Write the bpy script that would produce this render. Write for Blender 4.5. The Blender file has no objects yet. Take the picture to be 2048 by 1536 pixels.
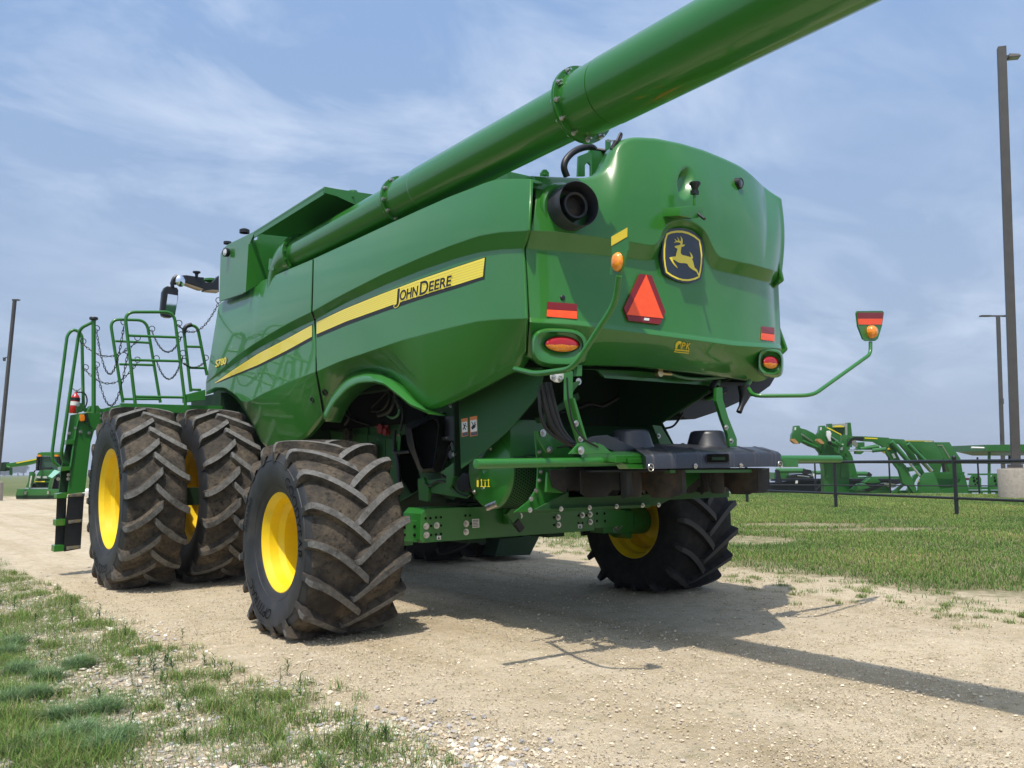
import bpy, bmesh, math, random
import numpy as np
from mathutils import Vector, Matrix
from mathutils.bvhtree import BVHTree
random.seed(7); RNG = np.random.default_rng(11)
SC = bpy.context.scene; COL = SC.collection; PI = math.pi
# ------------------------------------------------------------------ camera
FPX, CAMH, HORY, ROLL, PHI = 1800.0, 1.30, 926.0, -0.0105, math.radians(36.2)
_p = math.atan((HORY - 768) / FPX)
_fw = Vector((math.sin(PHI) * math.cos(_p), math.cos(PHI) * math.cos(_p), math.sin(_p)))
_rt = Vector((math.cos(PHI), -math.sin(PHI), 0)); _up = _rt.cross(_fw)
RT = _rt * math.cos(ROLL) + _up * math.sin(ROLL); UP = _up * math.cos(ROLL) - _rt * math.sin(ROLL); FW = _fw
CP = Vector((0, 0, CAMH))
cam_d = bpy.data.cameras.new('camera'); cam = bpy.data.objects.new('camera', cam_d); COL.objects.link(cam)
cam_d.sensor_width = 36; cam_d.lens = 36 * FPX / 2048; cam_d.clip_start = 0.05; cam_d.clip_end = 6000
mm = Matrix((RT, UP, -FW)).transposed().to_4x4(); mm.translation = CP; cam.matrix_world = mm
SC.camera = cam
# ------------------------------------------------------------------ sky and sun
SUND = Vector((-0.35, -0.28, 1.0)).normalized()
SUNEL = math.asin(SUND.z); SUNAZ = math.atan2(SUND.x, SUND.y)
sd = bpy.data.lights.new('sun', 'SUN'); sun = bpy.data.objects.new('sun', sd); COL.objects.link(sun)
sd.energy = 4.3; sd.angle = math.radians(0.6); sd.color = (1.0, 0.93, 0.83)
sun.rotation_euler = (-SUND).to_track_quat('-Z', 'Y').to_euler(); sun.location = (0, 0, 30)
W = bpy.data.worlds.new('World'); SC.world = W; W.use_nodes = True
def build_world():
    nt = W.node_tree; N = nt.nodes; L = nt.links; N.clear()
    out = N.new('ShaderNodeOutputWorld'); bg = N.new('ShaderNodeBackground'); bg.inputs[1].default_value = 0.11
    tc = N.new('ShaderNodeTexCoord'); sep = N.new('ShaderNodeSeparateXYZ'); L.new(tc.outputs['Generated'], sep.inputs[0])
    mz = N.new('ShaderNodeMath'); mz.operation = 'ADD'; mz.inputs[1].default_value = 0.06; L.new(sep.outputs[2], mz.inputs[0])
    mx = N.new('ShaderNodeMath'); mx.operation = 'MAXIMUM'; mx.inputs[1].default_value = 0.01; L.new(mz.outputs[0], mx.inputs[0])
    cb = N.new('ShaderNodeCombineXYZ'); L.new(sep.outputs[0], cb.inputs[0]); L.new(sep.outputs[1], cb.inputs[1]); L.new(mx.outputs[0], cb.inputs[2])
    sky = N.new('ShaderNodeTexSky'); sky.sky_type = 'NISHITA'; sky.sun_disc = False
    sky.sun_elevation = SUNEL; sky.sun_rotation = SUNAZ; sky.air_density = 1.0; sky.dust_density = 1.6; sky.ozone_density = 1.5
    L.new(cb.outputs[0], sky.inputs[0])
    # thin streaky clouds: noise over the direction flattened onto a plane
    dv = N.new('ShaderNodeMath'); dv.operation = 'ADD'; dv.inputs[1].default_value = 0.22; L.new(mx.outputs[0], dv.inputs[0])
    vd = N.new('ShaderNodeVectorMath'); vd.operation = 'DIVIDE'
    cb2 = N.new('ShaderNodeCombineXYZ')
    for i in range(3): L.new(dv.outputs[0], cb2.inputs[i])
    L.new(cb.outputs[0], vd.inputs[0]); L.new(cb2.outputs[0], vd.inputs[1])
    mp = N.new('ShaderNodeMapping'); mp.inputs['Rotation'].default_value = (0, 0, 0.5); mp.inputs['Scale'].default_value = (1.0, 1.7, 1.0)
    L.new(vd.outputs[0], mp.inputs[0])
    n1 = N.new('ShaderNodeTexNoise'); n1.inputs['Scale'].default_value = 2.3; n1.inputs['Detail'].default_value = 10; n1.inputs['Roughness'].default_value = 0.60; n1.inputs['Distortion'].default_value = 0.45
    n2 = N.new('ShaderNodeTexNoise'); n2.inputs['Scale'].default_value = 1.0; n2.inputs['Detail'].default_value = 4
    L.new(mp.outputs[0], n1.inputs['Vector']); L.new(vd.outputs[0], n2.inputs['Vector'])
    r1 = N.new('ShaderNodeMapRange'); r1.inputs[1].default_value = 0.43; r1.inputs[2].default_value = 0.68; L.new(n1.outputs[0], r1.inputs[0])
    r2 = N.new('ShaderNodeMapRange'); r2.inputs[1].default_value = 0.36; r2.inputs[2].default_value = 0.58; r2.inputs[3].default_value = 0.22; L.new(n2.outputs[0], r2.inputs[0])
    mu = N.new('ShaderNodeMath'); mu.operation = 'MULTIPLY'; L.new(r1.outputs[0], mu.inputs[0]); L.new(r2.outputs[0], mu.inputs[1])
    mu2 = N.new('ShaderNodeMath'); mu2.operation = 'MULTIPLY'; mu2.inputs[1].default_value = 0.80; L.new(mu.outputs[0], mu2.inputs[0])
    # thin haze veil, thicker towards the horizon
    hz = N.new('ShaderNodeMapRange'); hz.inputs[1].default_value = 0.0; hz.inputs[2].default_value = 0.5; hz.inputs[3].default_value = 0.92; hz.inputs[4].default_value = 0.0
    L.new(mx.outputs[0], hz.inputs[0])
    mxh = N.new('ShaderNodeMixRGB'); mxh.inputs[2].default_value = (4.15, 4.95, 6.0, 1); L.new(hz.outputs[0], mxh.inputs[0])
    mb0 = N.new('ShaderNodeMixRGB'); mb0.inputs[0].default_value = 0.85; mb0.inputs[2].default_value = (2.9, 4.45, 7.3, 1); L.new(sky.outputs[0], mb0.inputs[1]); L.new(mb0.outputs[0], mxh.inputs[1])
    mix = N.new('ShaderNodeMixRGB'); mix.inputs[2].default_value = (6.2, 7.2, 8.9, 1)
    L.new(mu2.outputs[0], mix.inputs[0]); L.new(mxh.outputs[0], mix.inputs[1])
    # glow around the sun, out of view behind the camera, added as fill light
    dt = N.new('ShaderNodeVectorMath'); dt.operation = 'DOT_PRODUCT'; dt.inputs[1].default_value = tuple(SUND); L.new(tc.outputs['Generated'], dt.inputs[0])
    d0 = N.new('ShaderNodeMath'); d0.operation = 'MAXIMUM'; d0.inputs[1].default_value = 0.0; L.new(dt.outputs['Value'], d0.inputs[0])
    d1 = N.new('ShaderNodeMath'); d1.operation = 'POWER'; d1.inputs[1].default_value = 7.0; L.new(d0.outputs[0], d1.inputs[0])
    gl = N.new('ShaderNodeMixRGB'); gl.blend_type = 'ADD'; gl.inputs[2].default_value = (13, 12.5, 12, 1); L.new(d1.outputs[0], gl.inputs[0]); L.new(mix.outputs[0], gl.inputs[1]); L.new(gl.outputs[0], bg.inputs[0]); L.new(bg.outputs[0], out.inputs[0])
build_world()
SC.view_settings.view_transform = 'Standard'; SC.view_settings.look = 'None'; SC.view_settings.exposure = 0; SC.view_settings.gamma = 1
SC.view_settings.use_curve_mapping = False
SC.cycles.max_bounces = 6; SC.cycles.diffuse_bounces = 3; SC.cycles.glossy_bounces = 3; SC.cycles.transparent_max_bounces = 6

# ------------------------------------------------------------------ measuring helpers: a photo pixel (2048 wide) and a known plane give a real place
def ray(x, y): return (RT * ((x - 1024) / FPX) - UP * ((y - 768) / FPX) + FW)
def U(x, y, ax, val):
    d = ray(x, y); return CP + d * ((val - CP['XYZ'.index(ax)]) / d['XYZ'.index(ax)])
def UX(x, y, v): return U(x, y, 'X', v)
def UY(x, y, v): return U(x, y, 'Y', v)
def UZ(x, y, v): return U(x, y, 'Z', v)
def UD(x, y, depth): return CP + ray(x, y) * depth

# ------------------------------------------------------------------ materials
MATS = {}
def mat(name, col, rough=0.5, metal=0.0, coat=0.0, spec=0.5, noise=None, bump=None, emit=None, alpha=1.0, trans=0.0, coat_rough=0.05):
    """noise=(scale, colour2, lo, hi[, detail]); bump=(scale, strength, distance)"""
    m = bpy.data.materials.new(name); m.use_nodes = True; nt = m.node_tree; N = nt.nodes; L = nt.links
    b = N['Principled BSDF']; b.inputs['Base Color'].default_value = (*col, 1); b.inputs['Roughness'].default_value = rough
    b.inputs['Metallic'].default_value = metal; b.inputs['Coat Weight'].default_value = coat; b.inputs['Coat Roughness'].default_value = coat_rough
    b.inputs['Specular IOR Level'].default_value = spec; b.inputs['Transmission Weight'].default_value = trans
    tc = N.new('ShaderNodeTexCoord')
    if noise:
        layers = noise if isinstance(noise, list) else [noise]; prev = None
        for ly in layers:
            n = N.new('ShaderNodeTexNoise'); n.inputs['Scale'].default_value = ly[0]; n.inputs['Detail'].default_value = ly[4] if len(ly) > 4 else 5
            n.inputs['Roughness'].default_value = 0.62
            L.new(tc.outputs['Object'], n.inputs['Vector'])
            r = N.new('ShaderNodeMapRange'); r.inputs[1].default_value = ly[2]; r.inputs[2].default_value = ly[3]; L.new(n.outputs[0], r.inputs[0])
            mx = N.new('ShaderNodeMixRGB'); mx.inputs[1].default_value = (*col, 1); mx.inputs[2].default_value = (*ly[1], 1)
            if prev: L.new(prev, mx.inputs[1])
            L.new(r.outputs[0], mx.inputs[0]); prev = mx.outputs[0]
        L.new(prev, b.inputs['Base Color'])
    if bump:
        n = N.new('ShaderNodeTexNoise'); n.inputs['Scale'].default_value = bump[0]; n.inputs['Detail'].default_value = 6; L.new(tc.outputs['Object'], n.inputs['Vector'])
        bp = N.new('ShaderNodeBump'); bp.inputs['Strength'].default_value = bump[1]; bp.inputs['Distance'].default_value = bump[2]
        L.new(n.outputs[0], bp.inputs['Height']); L.new(bp.outputs[0], b.inputs['Normal'])
    if emit: b.inputs['Emission Color'].default_value = (*emit, 1); b.inputs['Emission Strength'].default_value = 1
    MATS[name] = m; return m
GRN = (0.026, 0.158, 0.018)
mat('green_paint', GRN, 0.30, coat=0.66, spec=0.35, noise=[(1.3, (0.030, 0.170, 0.021), 0.35, 0.75, 3), (9, (0.048, 0.160, 0.042), 0.60, 0.95, 6)], coat_rough=0.03, bump=(2.2, 0.035, 0.02))
mat('green_steel', (0.020, 0.155, 0.018), 0.38, coat=0.35, noise=[(6, (0.028, 0.165, 0.024), 0.4, 0.7), (2.5, (0.055, 0.130, 0.040), 0.62, 0.95)], coat_rough=0.12)
mat('green_dusty_shaded', (0.016, 0.085, 0.020), 0.6, spec=0.35, noise=[(4, (0.028, 0.082, 0.028), 0.35, 0.7), (18, (0.060, 0.080, 0.045), 0.62, 0.9)])  # dusty green, base also darkened for the shade under the bodywork
mat('green_dark', (0.007, 0.032, 0.009), 0.65, spec=0.3, noise=(5, (0.012, 0.030, 0.012), 0.4, 0.7))  # shade inside the arch and body is put into this green
mat('green_distant', (0.020, 0.135, 0.022), 0.4, coat=0.3, noise=(2, (0.035, 0.15, 0.035), 0.4, 0.7))
mat('yellow_paint', (0.86, 0.60, 0.004), 0.5, coat=0.22, noise=[(5, (0.74, 0.50, 0.012), 0.4, 0.75), (14, (0.50, 0.36, 0.05), 0.66, 0.9)], coat_rough=0.25)
mat('rubber_side', (0.016, 0.018, 0.022), 0.62, noise=[(9, (0.030, 0.031, 0.033), 0.38, 0.72), (2.5, (0.055, 0.050, 0.043), 0.55, 0.85)], bump=(60, 0.25, 0.004))
mat('rubber_letter', (0.003, 0.003, 0.004), 0.8, spec=0.1)
mat('rubber_groove', (0.060, 0.053, 0.045), 0.92, spec=0.15, noise=[(7, (0.150, 0.120, 0.086), 0.40, 0.72, 8), (26, (0.026, 0.024, 0.022), 0.50, 0.70, 6), (2.2, (0.034, 0.031, 0.029), 0.48, 0.72, 3)], bump=(45, 0.6, 0.012))
mat('rubber_worn', (0.130, 0.128, 0.122), 0.85, spec=0.2, noise=[(38, (0.185, 0.182, 0.176), 0.42, 0.66, 8), (11, (0.055, 0.052, 0.048), 0.48, 0.72, 6)], bump=(55, 0.5, 0.008))
mat('rubber_dark', (0.014, 0.014, 0.015), 0.8, spec=0.2, noise=[(12, (0.032, 0.030, 0.028), 0.4, 0.75)], bump=(45, 0.4, 0.006))
mat('rubber_darktop', (0.050, 0.050, 0.051), 0.7, spec=0.25, noise=[(20, (0.055, 0.053, 0.050), 0.4, 0.75)], bump=(45, 0.4, 0.006))
mat('black_plastic', (0.010, 0.011, 0.013), 0.42, noise=(6, (0.018, 0.019, 0.022), 0.4, 0.8))
mat('grey_plastic', (0.026, 0.028, 0.036), 0.36, noise=[(5, (0.034, 0.036, 0.042), 0.4, 0.7), (22, (0.06, 0.058, 0.052), 0.68, 0.95)], bump=(120, 0.06, 0.002))
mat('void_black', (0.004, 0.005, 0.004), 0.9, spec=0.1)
mat('hose_black', (0.010, 0.010, 0.011), 0.45)
mat('hose_green', (0.10, 0.24, 0.11), 0.4)
mat('zinc', (0.62, 0.61, 0.58), 0.32, metal=1.0, noise=(40, (0.35, 0.34, 0.32), 0.45, 0.75))
mat('zinc_yellow', (0.62, 0.52, 0.30), 0.38, metal=0.9)
mat('chrome', (0.85, 0.86, 0.88), 0.06, metal=1.0)
mat('red_lens', (0.42, 0.005, 0.008), 0.22, coat=0.4)
mat('amber_lens', (0.86, 0.22, 0.01), 0.14, coat=0.8, noise=(50, (0.95, 0.34, 0.02), 0.45, 0.6))
mat('orange_film', (0.95, 0.088, 0.018), 0.4, noise=(30, (0.98, 0.11, 0.02), 0.4, 0.7))
mat('darkred_film', (0.20, 0.010, 0.012), 0.35)
mat('yellow_film', (0.80, 0.58, 0.03), 0.4)
mat('decal_yellow', (0.86, 0.68, 0.03), 0.34, coat=0.5)
mat('decal_yellow_line', (0.70, 0.53, 0.03), 0.34, coat=0.5)
mat('decal_black', (0.012, 0.010, 0.008), 0.55)
mat('decal_navy', (0.012, 0.016, 0.024), 0.3, coat=0.5)
mat('decal_white', (0.75, 0.75, 0.72), 0.45)
mat('decal_orange', (0.75, 0.22, 0.05), 0.45)
mat('red_paint', (0.52, 0.012, 0.012), 0.25, coat=0.6)
mat('red_old', (0.20, 0.008, 0.010), 0.5)
mat('glass_dark', (0.02, 0.03, 0.03), 0.05, coat=1.0)
mat('glass_cab', (0.05, 0.10, 0.08), 0.05, coat=1.0)
mat('lamp_glass', (0.75, 0.77, 0.78), 0.1, coat=0.8, noise=(90, (0.25, 0.26, 0.27), 0.45, 0.6))
mat('steel_dirty', (0.055, 0.040, 0.028), 0.7, metal=0.2, noise=[(10, (0.022, 0.019, 0.016), 0.4, 0.6), (4, (0.11, 0.065, 0.035), 0.55, 0.8)])
mat('blade_black', (0.012, 0.012, 0.013), 0.6, noise=[(8, (0.045, 0.037, 0.028), 0.5, 0.85)])
mat('pole_bronze', (0.060, 0.054, 0.050), 0.5, noise=(3, (0.075, 0.068, 0.062), 0.4, 0.7))
mat('fence_black', (0.012, 0.014, 0.016), 0.42, noise=[(14, (0.05, 0.05, 0.05), 0.62, 0.85)])
mat('concrete', (0.34, 0.30, 0.25), 0.9, noise=[(9, (0.26, 0.23, 0.19), 0.4, 0.7), (40, (0.40, 0.37, 0.32), 0.5, 0.75)], bump=(20, 0.5, 0.02))
mat('wood', (0.50, 0.27, 0.10), 0.7, noise=(6, (0.38, 0.20, 0.08), 0.4, 0.7))
mat('navy_black', (0.010, 0.012, 0.022), 0.5, noise=(3, (0.018, 0.020, 0.032), 0.4, 0.7))
mat('white_plastic', (0.78, 0.78, 0.76), 0.5)
mat('teal_paper', (0.40, 0.80, 0.70), 0.7)
mat('brown_underside', (0.28, 0.20, 0.13), 0.6)
mat('tree_leaf', (0.075, 0.105, 0.065), 0.9)
mat('tree_trunk', (0.06, 0.05, 0.04), 0.9)
mat('maroon', (0.10, 0.015, 0.015), 0.5)
mat('canopy_under', (0.35, 0.36, 0.33), 0.6)

# ------------------------------------------------------------------ mesh builder
def V3(p): return Vector(p)
class MB:
    def __init__(s): s.v = []; s.f = []; s.m = []
    def add(s, vs, fs, mi=0):
        o = len(s.v); s.v += [tuple(v) for v in vs]
        for f in fs: s.f.append(tuple(i + o for i in f)); s.m.append(mi)
        return s
    def box(s, lo, hi, mi=0):
        (a, b, c), (d, e, g) = lo, hi
        vs = [(a,b,c),(d,b,c),(d,e,c),(a,e,c),(a,b,g),(d,b,g),(d,e,g),(a,e,g)]
        return s.add(vs, [(0,3,2,1),(4,5,6,7),(0,1,5,4),(1,2,6,5),(2,3,7,6),(3,0,4,7)], mi)
    def hexa(s, vs, mi=0): return s.add(vs, [(0,3,2,1),(4,5,6,7),(0,1,5,4),(1,2,6,5),(2,3,7,6),(3,0,4,7)], mi)
    def bar(s, a, b, w, h, upv=(0, 0, 1), mi=0):
        a, b = V3(a), V3(b); d = (b - a).normalized(); u = V3(upv); r = d.cross(u)
        if r.length < 1e-4: r = d.cross(V3((1, 0, 0)))
        r.normalize(); u = r.cross(d).normalized(); r *= w / 2; u *= h / 2
        return s.hexa([a-r-u, a+r-u, b+r-u, b-r-u, a-r+u, a+r+u, b+r+u, b-r+u], mi)
    def prism(s, pts, ext, mi=0):
        """closed polygon of 3-D points extruded by the vector ext"""
        pts = [V3(p) for p in pts]; e = V3(ext); n = len(pts)
        nrm = Vector((0, 0, 0))
        for i in range(n): nrm += pts[i].cross(pts[(i + 1) % n])
        if nrm.dot(e) > 0: pts.reverse()
        vs = pts + [p + e for p in pts]
        fs = [tuple(range(n)), tuple(range(2 * n - 1, n - 1, -1))] + [((i + 1) % n, i, i + n, (i + 1) % n + n) for i in range(n)]
        return s.add(vs, fs, mi)
    def ring(s, c, axis, r0, r1, segs=24, mi=0, cap0=True, cap1=True):
        """frustum from c to c+axis with radii r0, r1"""
        c, a = V3(c), V3(axis); d = a.normalized(); x = d.orthogonal().normalized(); y = d.cross(x)
        vs = []
        for cc, r in ((c, r0), (c + a, r1)):
            for i in range(segs):
                t = 2 * PI * i / segs; vs.append(cc + (x * math.cos(t) + y * math.sin(t)) * r)
        fs = [(i, (i + 1) % segs, (i + 1) % segs + segs, i + segs) for i in range(segs)]
        if cap0: fs.append(tuple(range(segs - 1, -1, -1)))
        if cap1: fs.append(tuple(range(segs, 2 * segs)))
        return s.add(vs, fs, mi)
    def cyl(s, a, b, r, segs=16, mi=0): return s.ring(a, V3(b) - V3(a), r, r, segs, mi)
    def lathe(s, c, axis, prof, segs=48, mi=0, closed=False):
        """prof = [(distance along axis, radius[, material])]"""
        c, d = V3(c), V3(axis).normalized(); x = d.orthogonal().normalized(); y = d.cross(x); n = len(prof); vs = []
        for p in prof:
            for i in range(segs):
                t = 2 * PI * i / segs; vs.append(c + d * p[0] + (x * math.cos(t) + y * math.sin(t)) * p[1])
        o = len(s.v); s.v += [tuple(v) for v in vs]
        for k in range(n if closed else n - 1):
            k2 = (k + 1) % n; mm_ = prof[k][2] if len(prof[k]) > 2 else mi
            for i in range(segs):
                j = (i + 1) % segs; s.f.append((o + k * segs + i, o + k * segs + j, o + k2 * segs + j, o + k2 * segs + i)); s.m.append(mm_)
        return s
    def tube(s, path, r, segs=10, mi=0, cap=True):
        P = [V3(p) for p in path]; n = len(P); rs = r if isinstance(r, (list, tuple)) else [r] * n
        T = [(P[min(i + 1, n - 1)] - P[max(i - 1, 0)]).normalized() for i in range(n)]
        x = T[0].orthogonal().normalized(); vs = []
        for i in range(n):
            x = (x - T[i] * x.dot(T[i])); x = x.normalized() if x.length > 1e-6 else T[i].orthogonal().normalized(); y = T[i].cross(x)
            for k in range(segs):
                t = 2 * PI * k / segs; vs.append(P[i] + (x * math.cos(t) + y * math.sin(t)) * rs[i])
        fs = [(i * segs + k, i * segs + (k + 1) % segs, (i + 1) * segs + (k + 1) % segs, (i + 1) * segs + k) for i in range(n - 1) for k in range(segs)]
        if cap: fs += [tuple(range(segs - 1, -1, -1)), tuple(range((n - 1) * segs, n * segs))]
        return s.add(vs, fs, mi)
    def grid(s, rows, mi=0, closed=False):
        n = len(rows[0]); vs = [p for r in rows for p in r]
        fs = [(i * n + k, i * n + k + 1, (i + 1) * n + k + 1, (i + 1) * n + k) for i in range(len(rows) - 1) for k in range(n - 1)]
        return s.add(vs, fs, mi)
    def hexnut(s, p, nrm, r=0.014, h=0.012, mi=0):
        n = V3(nrm).normalized(); p = V3(p)
        s.ring(p, n * (h * 0.25), r * 1.5, r * 1.5, 12, mi); s.ring(p + n * (h * 0.25), n * h * 0.8, r, r * 0.96, 6, mi); s.ring(p + n * h, n * h * 0.7, r * 0.5, r * 0.45, 8, mi); return s
def fillet(pts, r, n=5):
    """round the corners of a polyline"""
    P = [V3(p) for p in pts]; out = [P[0]]
    for i in range(1, len(P) - 1):
        a, b, c = P[i - 1], P[i], P[i + 1]; d1 = (a - b); d2 = (c - b); k = min(r, d1.length * 0.49, d2.length * 0.49)
        p, q = b + d1.normalized() * k, b + d2.normalized() * k
        for j in range(n + 1):
            t = j / n; out.append(p * (1 - t) ** 2 + b * 2 * t * (1 - t) + q * t * t)
    out.append(P[-1]); return out
def crv(pts, n=24):
    """Catmull-Rom through points"""
    P = [V3(p) for p in pts]; P = [P[0] * 2 - P[1]] + P + [P[-1] * 2 - P[-2]]; out = []; m = len(P) - 3
    for i in range(m):
        for j in range(max(2, n // m)):
            t = j / max(2, n // m); a, b, c, d = P[i:i + 4]
            out.append(0.5 * ((2 * b) + (c - a) * t + (2 * a - 5 * b + 4 * c - d) * t * t + (3 * b - a - 3 * c + d) * t ** 3))
    out.append(P[-2]); return out
def mk(name, mb, mats, parent=None, smooth=None, bevel=0, recalc=False, loc=None):
    me = bpy.data.meshes.new(name); me.from_pydata(mb.v, [], mb.f)
    if isinstance(mats, str): mats = [mats]
    for m in mats: me.materials.append(MATS[m])
    me.polygons.foreach_set('material_index', mb.m)
    if recalc or bevel:
        bm = bmesh.new(); bm.from_mesh(me)
        bmesh.ops.remove_doubles(bm, verts=bm.verts, dist=1e-5)
        if recalc: bmesh.ops.recalc_face_normals(bm, faces=bm.faces)
        if bevel:
            es = [e for e in bm.edges if len(e.link_faces) == 2 and e.calc_face_angle(0) > 0.6]
            bmesh.ops.bevel(bm, geom=es, offset=bevel, segments=2, profile=0.7, affect='EDGES', clamp_overlap=True)
        bm.to_mesh(me); bm.free()
    if smooth is not None:
        me.polygons.foreach_set('use_smooth', [True] * len(me.polygons))
        if smooth < 180: me.set_sharp_from_angle(angle=math.radians(smooth))
    me.update()
    o = bpy.data.objects.new(name, me); COL.objects.link(o)
    if parent is not None: o.parent = parent; o.matrix_parent_inverse = PINV.get(parent.name, Matrix())
    return o
PINV = {}
def thing(name, label, cat, loc=(0, 0, 0), group=None):
    o = bpy.data.objects.new(name, None); COL.objects.link(o); o.location = loc; o.empty_display_size = 0.3
    o['label'] = label; o['category'] = cat
    if group: o['group'] = group
    PINV[o.name] = Matrix.Translation(loc).inverted(); return o
def sub(o, child):
    """make child (built in world coordinates under the same thing) a sub-part of part o"""
    child.parent = o; return child
def tag(o, label, cat, group=None, kind=None):
    if label: o['label'] = label
    if cat: o['category'] = cat
    if group: o['group'] = group
    if kind: o['kind'] = kind
    return o
def resample(pts, n):
    """(x,y) pixel polyline, smooth resample by its first coordinate"""
    P = np.array(pts, float); 
    if P[0, 0] > P[-1, 0]: P = P[::-1]
    xs = np.linspace(P[0, 0], P[-1, 0], n); ys = np.interp(xs, P[:, 0], P[:, 1])
    k = max(1, n // 60); ker = np.ones(2 * k + 1) / (2 * k + 1)
    yp = np.concatenate([2 * ys[0] - ys[1:k + 1][::-1], ys, 2 * ys[-1] - ys[-k - 1:-1][::-1]])
    ys2 = np.convolve(yp, ker, 'valid'); return list(zip(xs, ys2))
# ================================================================== THE COMBINE HARVESTER (vehicle axes = world axes: +Y forward, +X its right side)
CL = 4.98            # centre line
HV = thing('combine_harvester', 'huge shiny green combine harvester with yellow wheels parked on the gravel road', 'combine harvester', (CL, 8.0, 0))
def P_(name, mb, mats, **k): return mk(name, mb, mats, parent=HV, **k)
_PATH = {}
def textpoly(s, shear=0.0):
    if s in _PATH: return _PATH[s]
    cu = bpy.data.curves.new('t', 'FONT'); cu.body = s; cu.shear = shear; ob = bpy.data.objects.new('t', cu); COL.objects.link(ob)
    bpy.context.view_layer.update(); me = ob.to_mesh(); v = np.array([list(p.co) for p in me.vertices]); f = [tuple(p.vertices) for p in me.polygons]
    ob.to_mesh_clear(); bpy.data.objects.remove(ob); bpy.data.curves.remove(cu)
    x0, x1 = v[:, 0].min(), v[:, 0].max(); y0, y1 = 0.0, v[:, 1].max()
    v[:, 0] = (v[:, 0] - x0) / (x1 - x0); v[:, 1] = (v[:, 1] - y0) / (y1 - y0)
    _PATH[s] = (v, f, (x1 - x0) / (y1 - y0)); return _PATH[s]
def textmap(mb, s, fn, mi=0):
    v, f, _ = textpoly(s); vs = [fn(a, b) for a, b, c in v]; mb.add(vs, f, mi)

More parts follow.
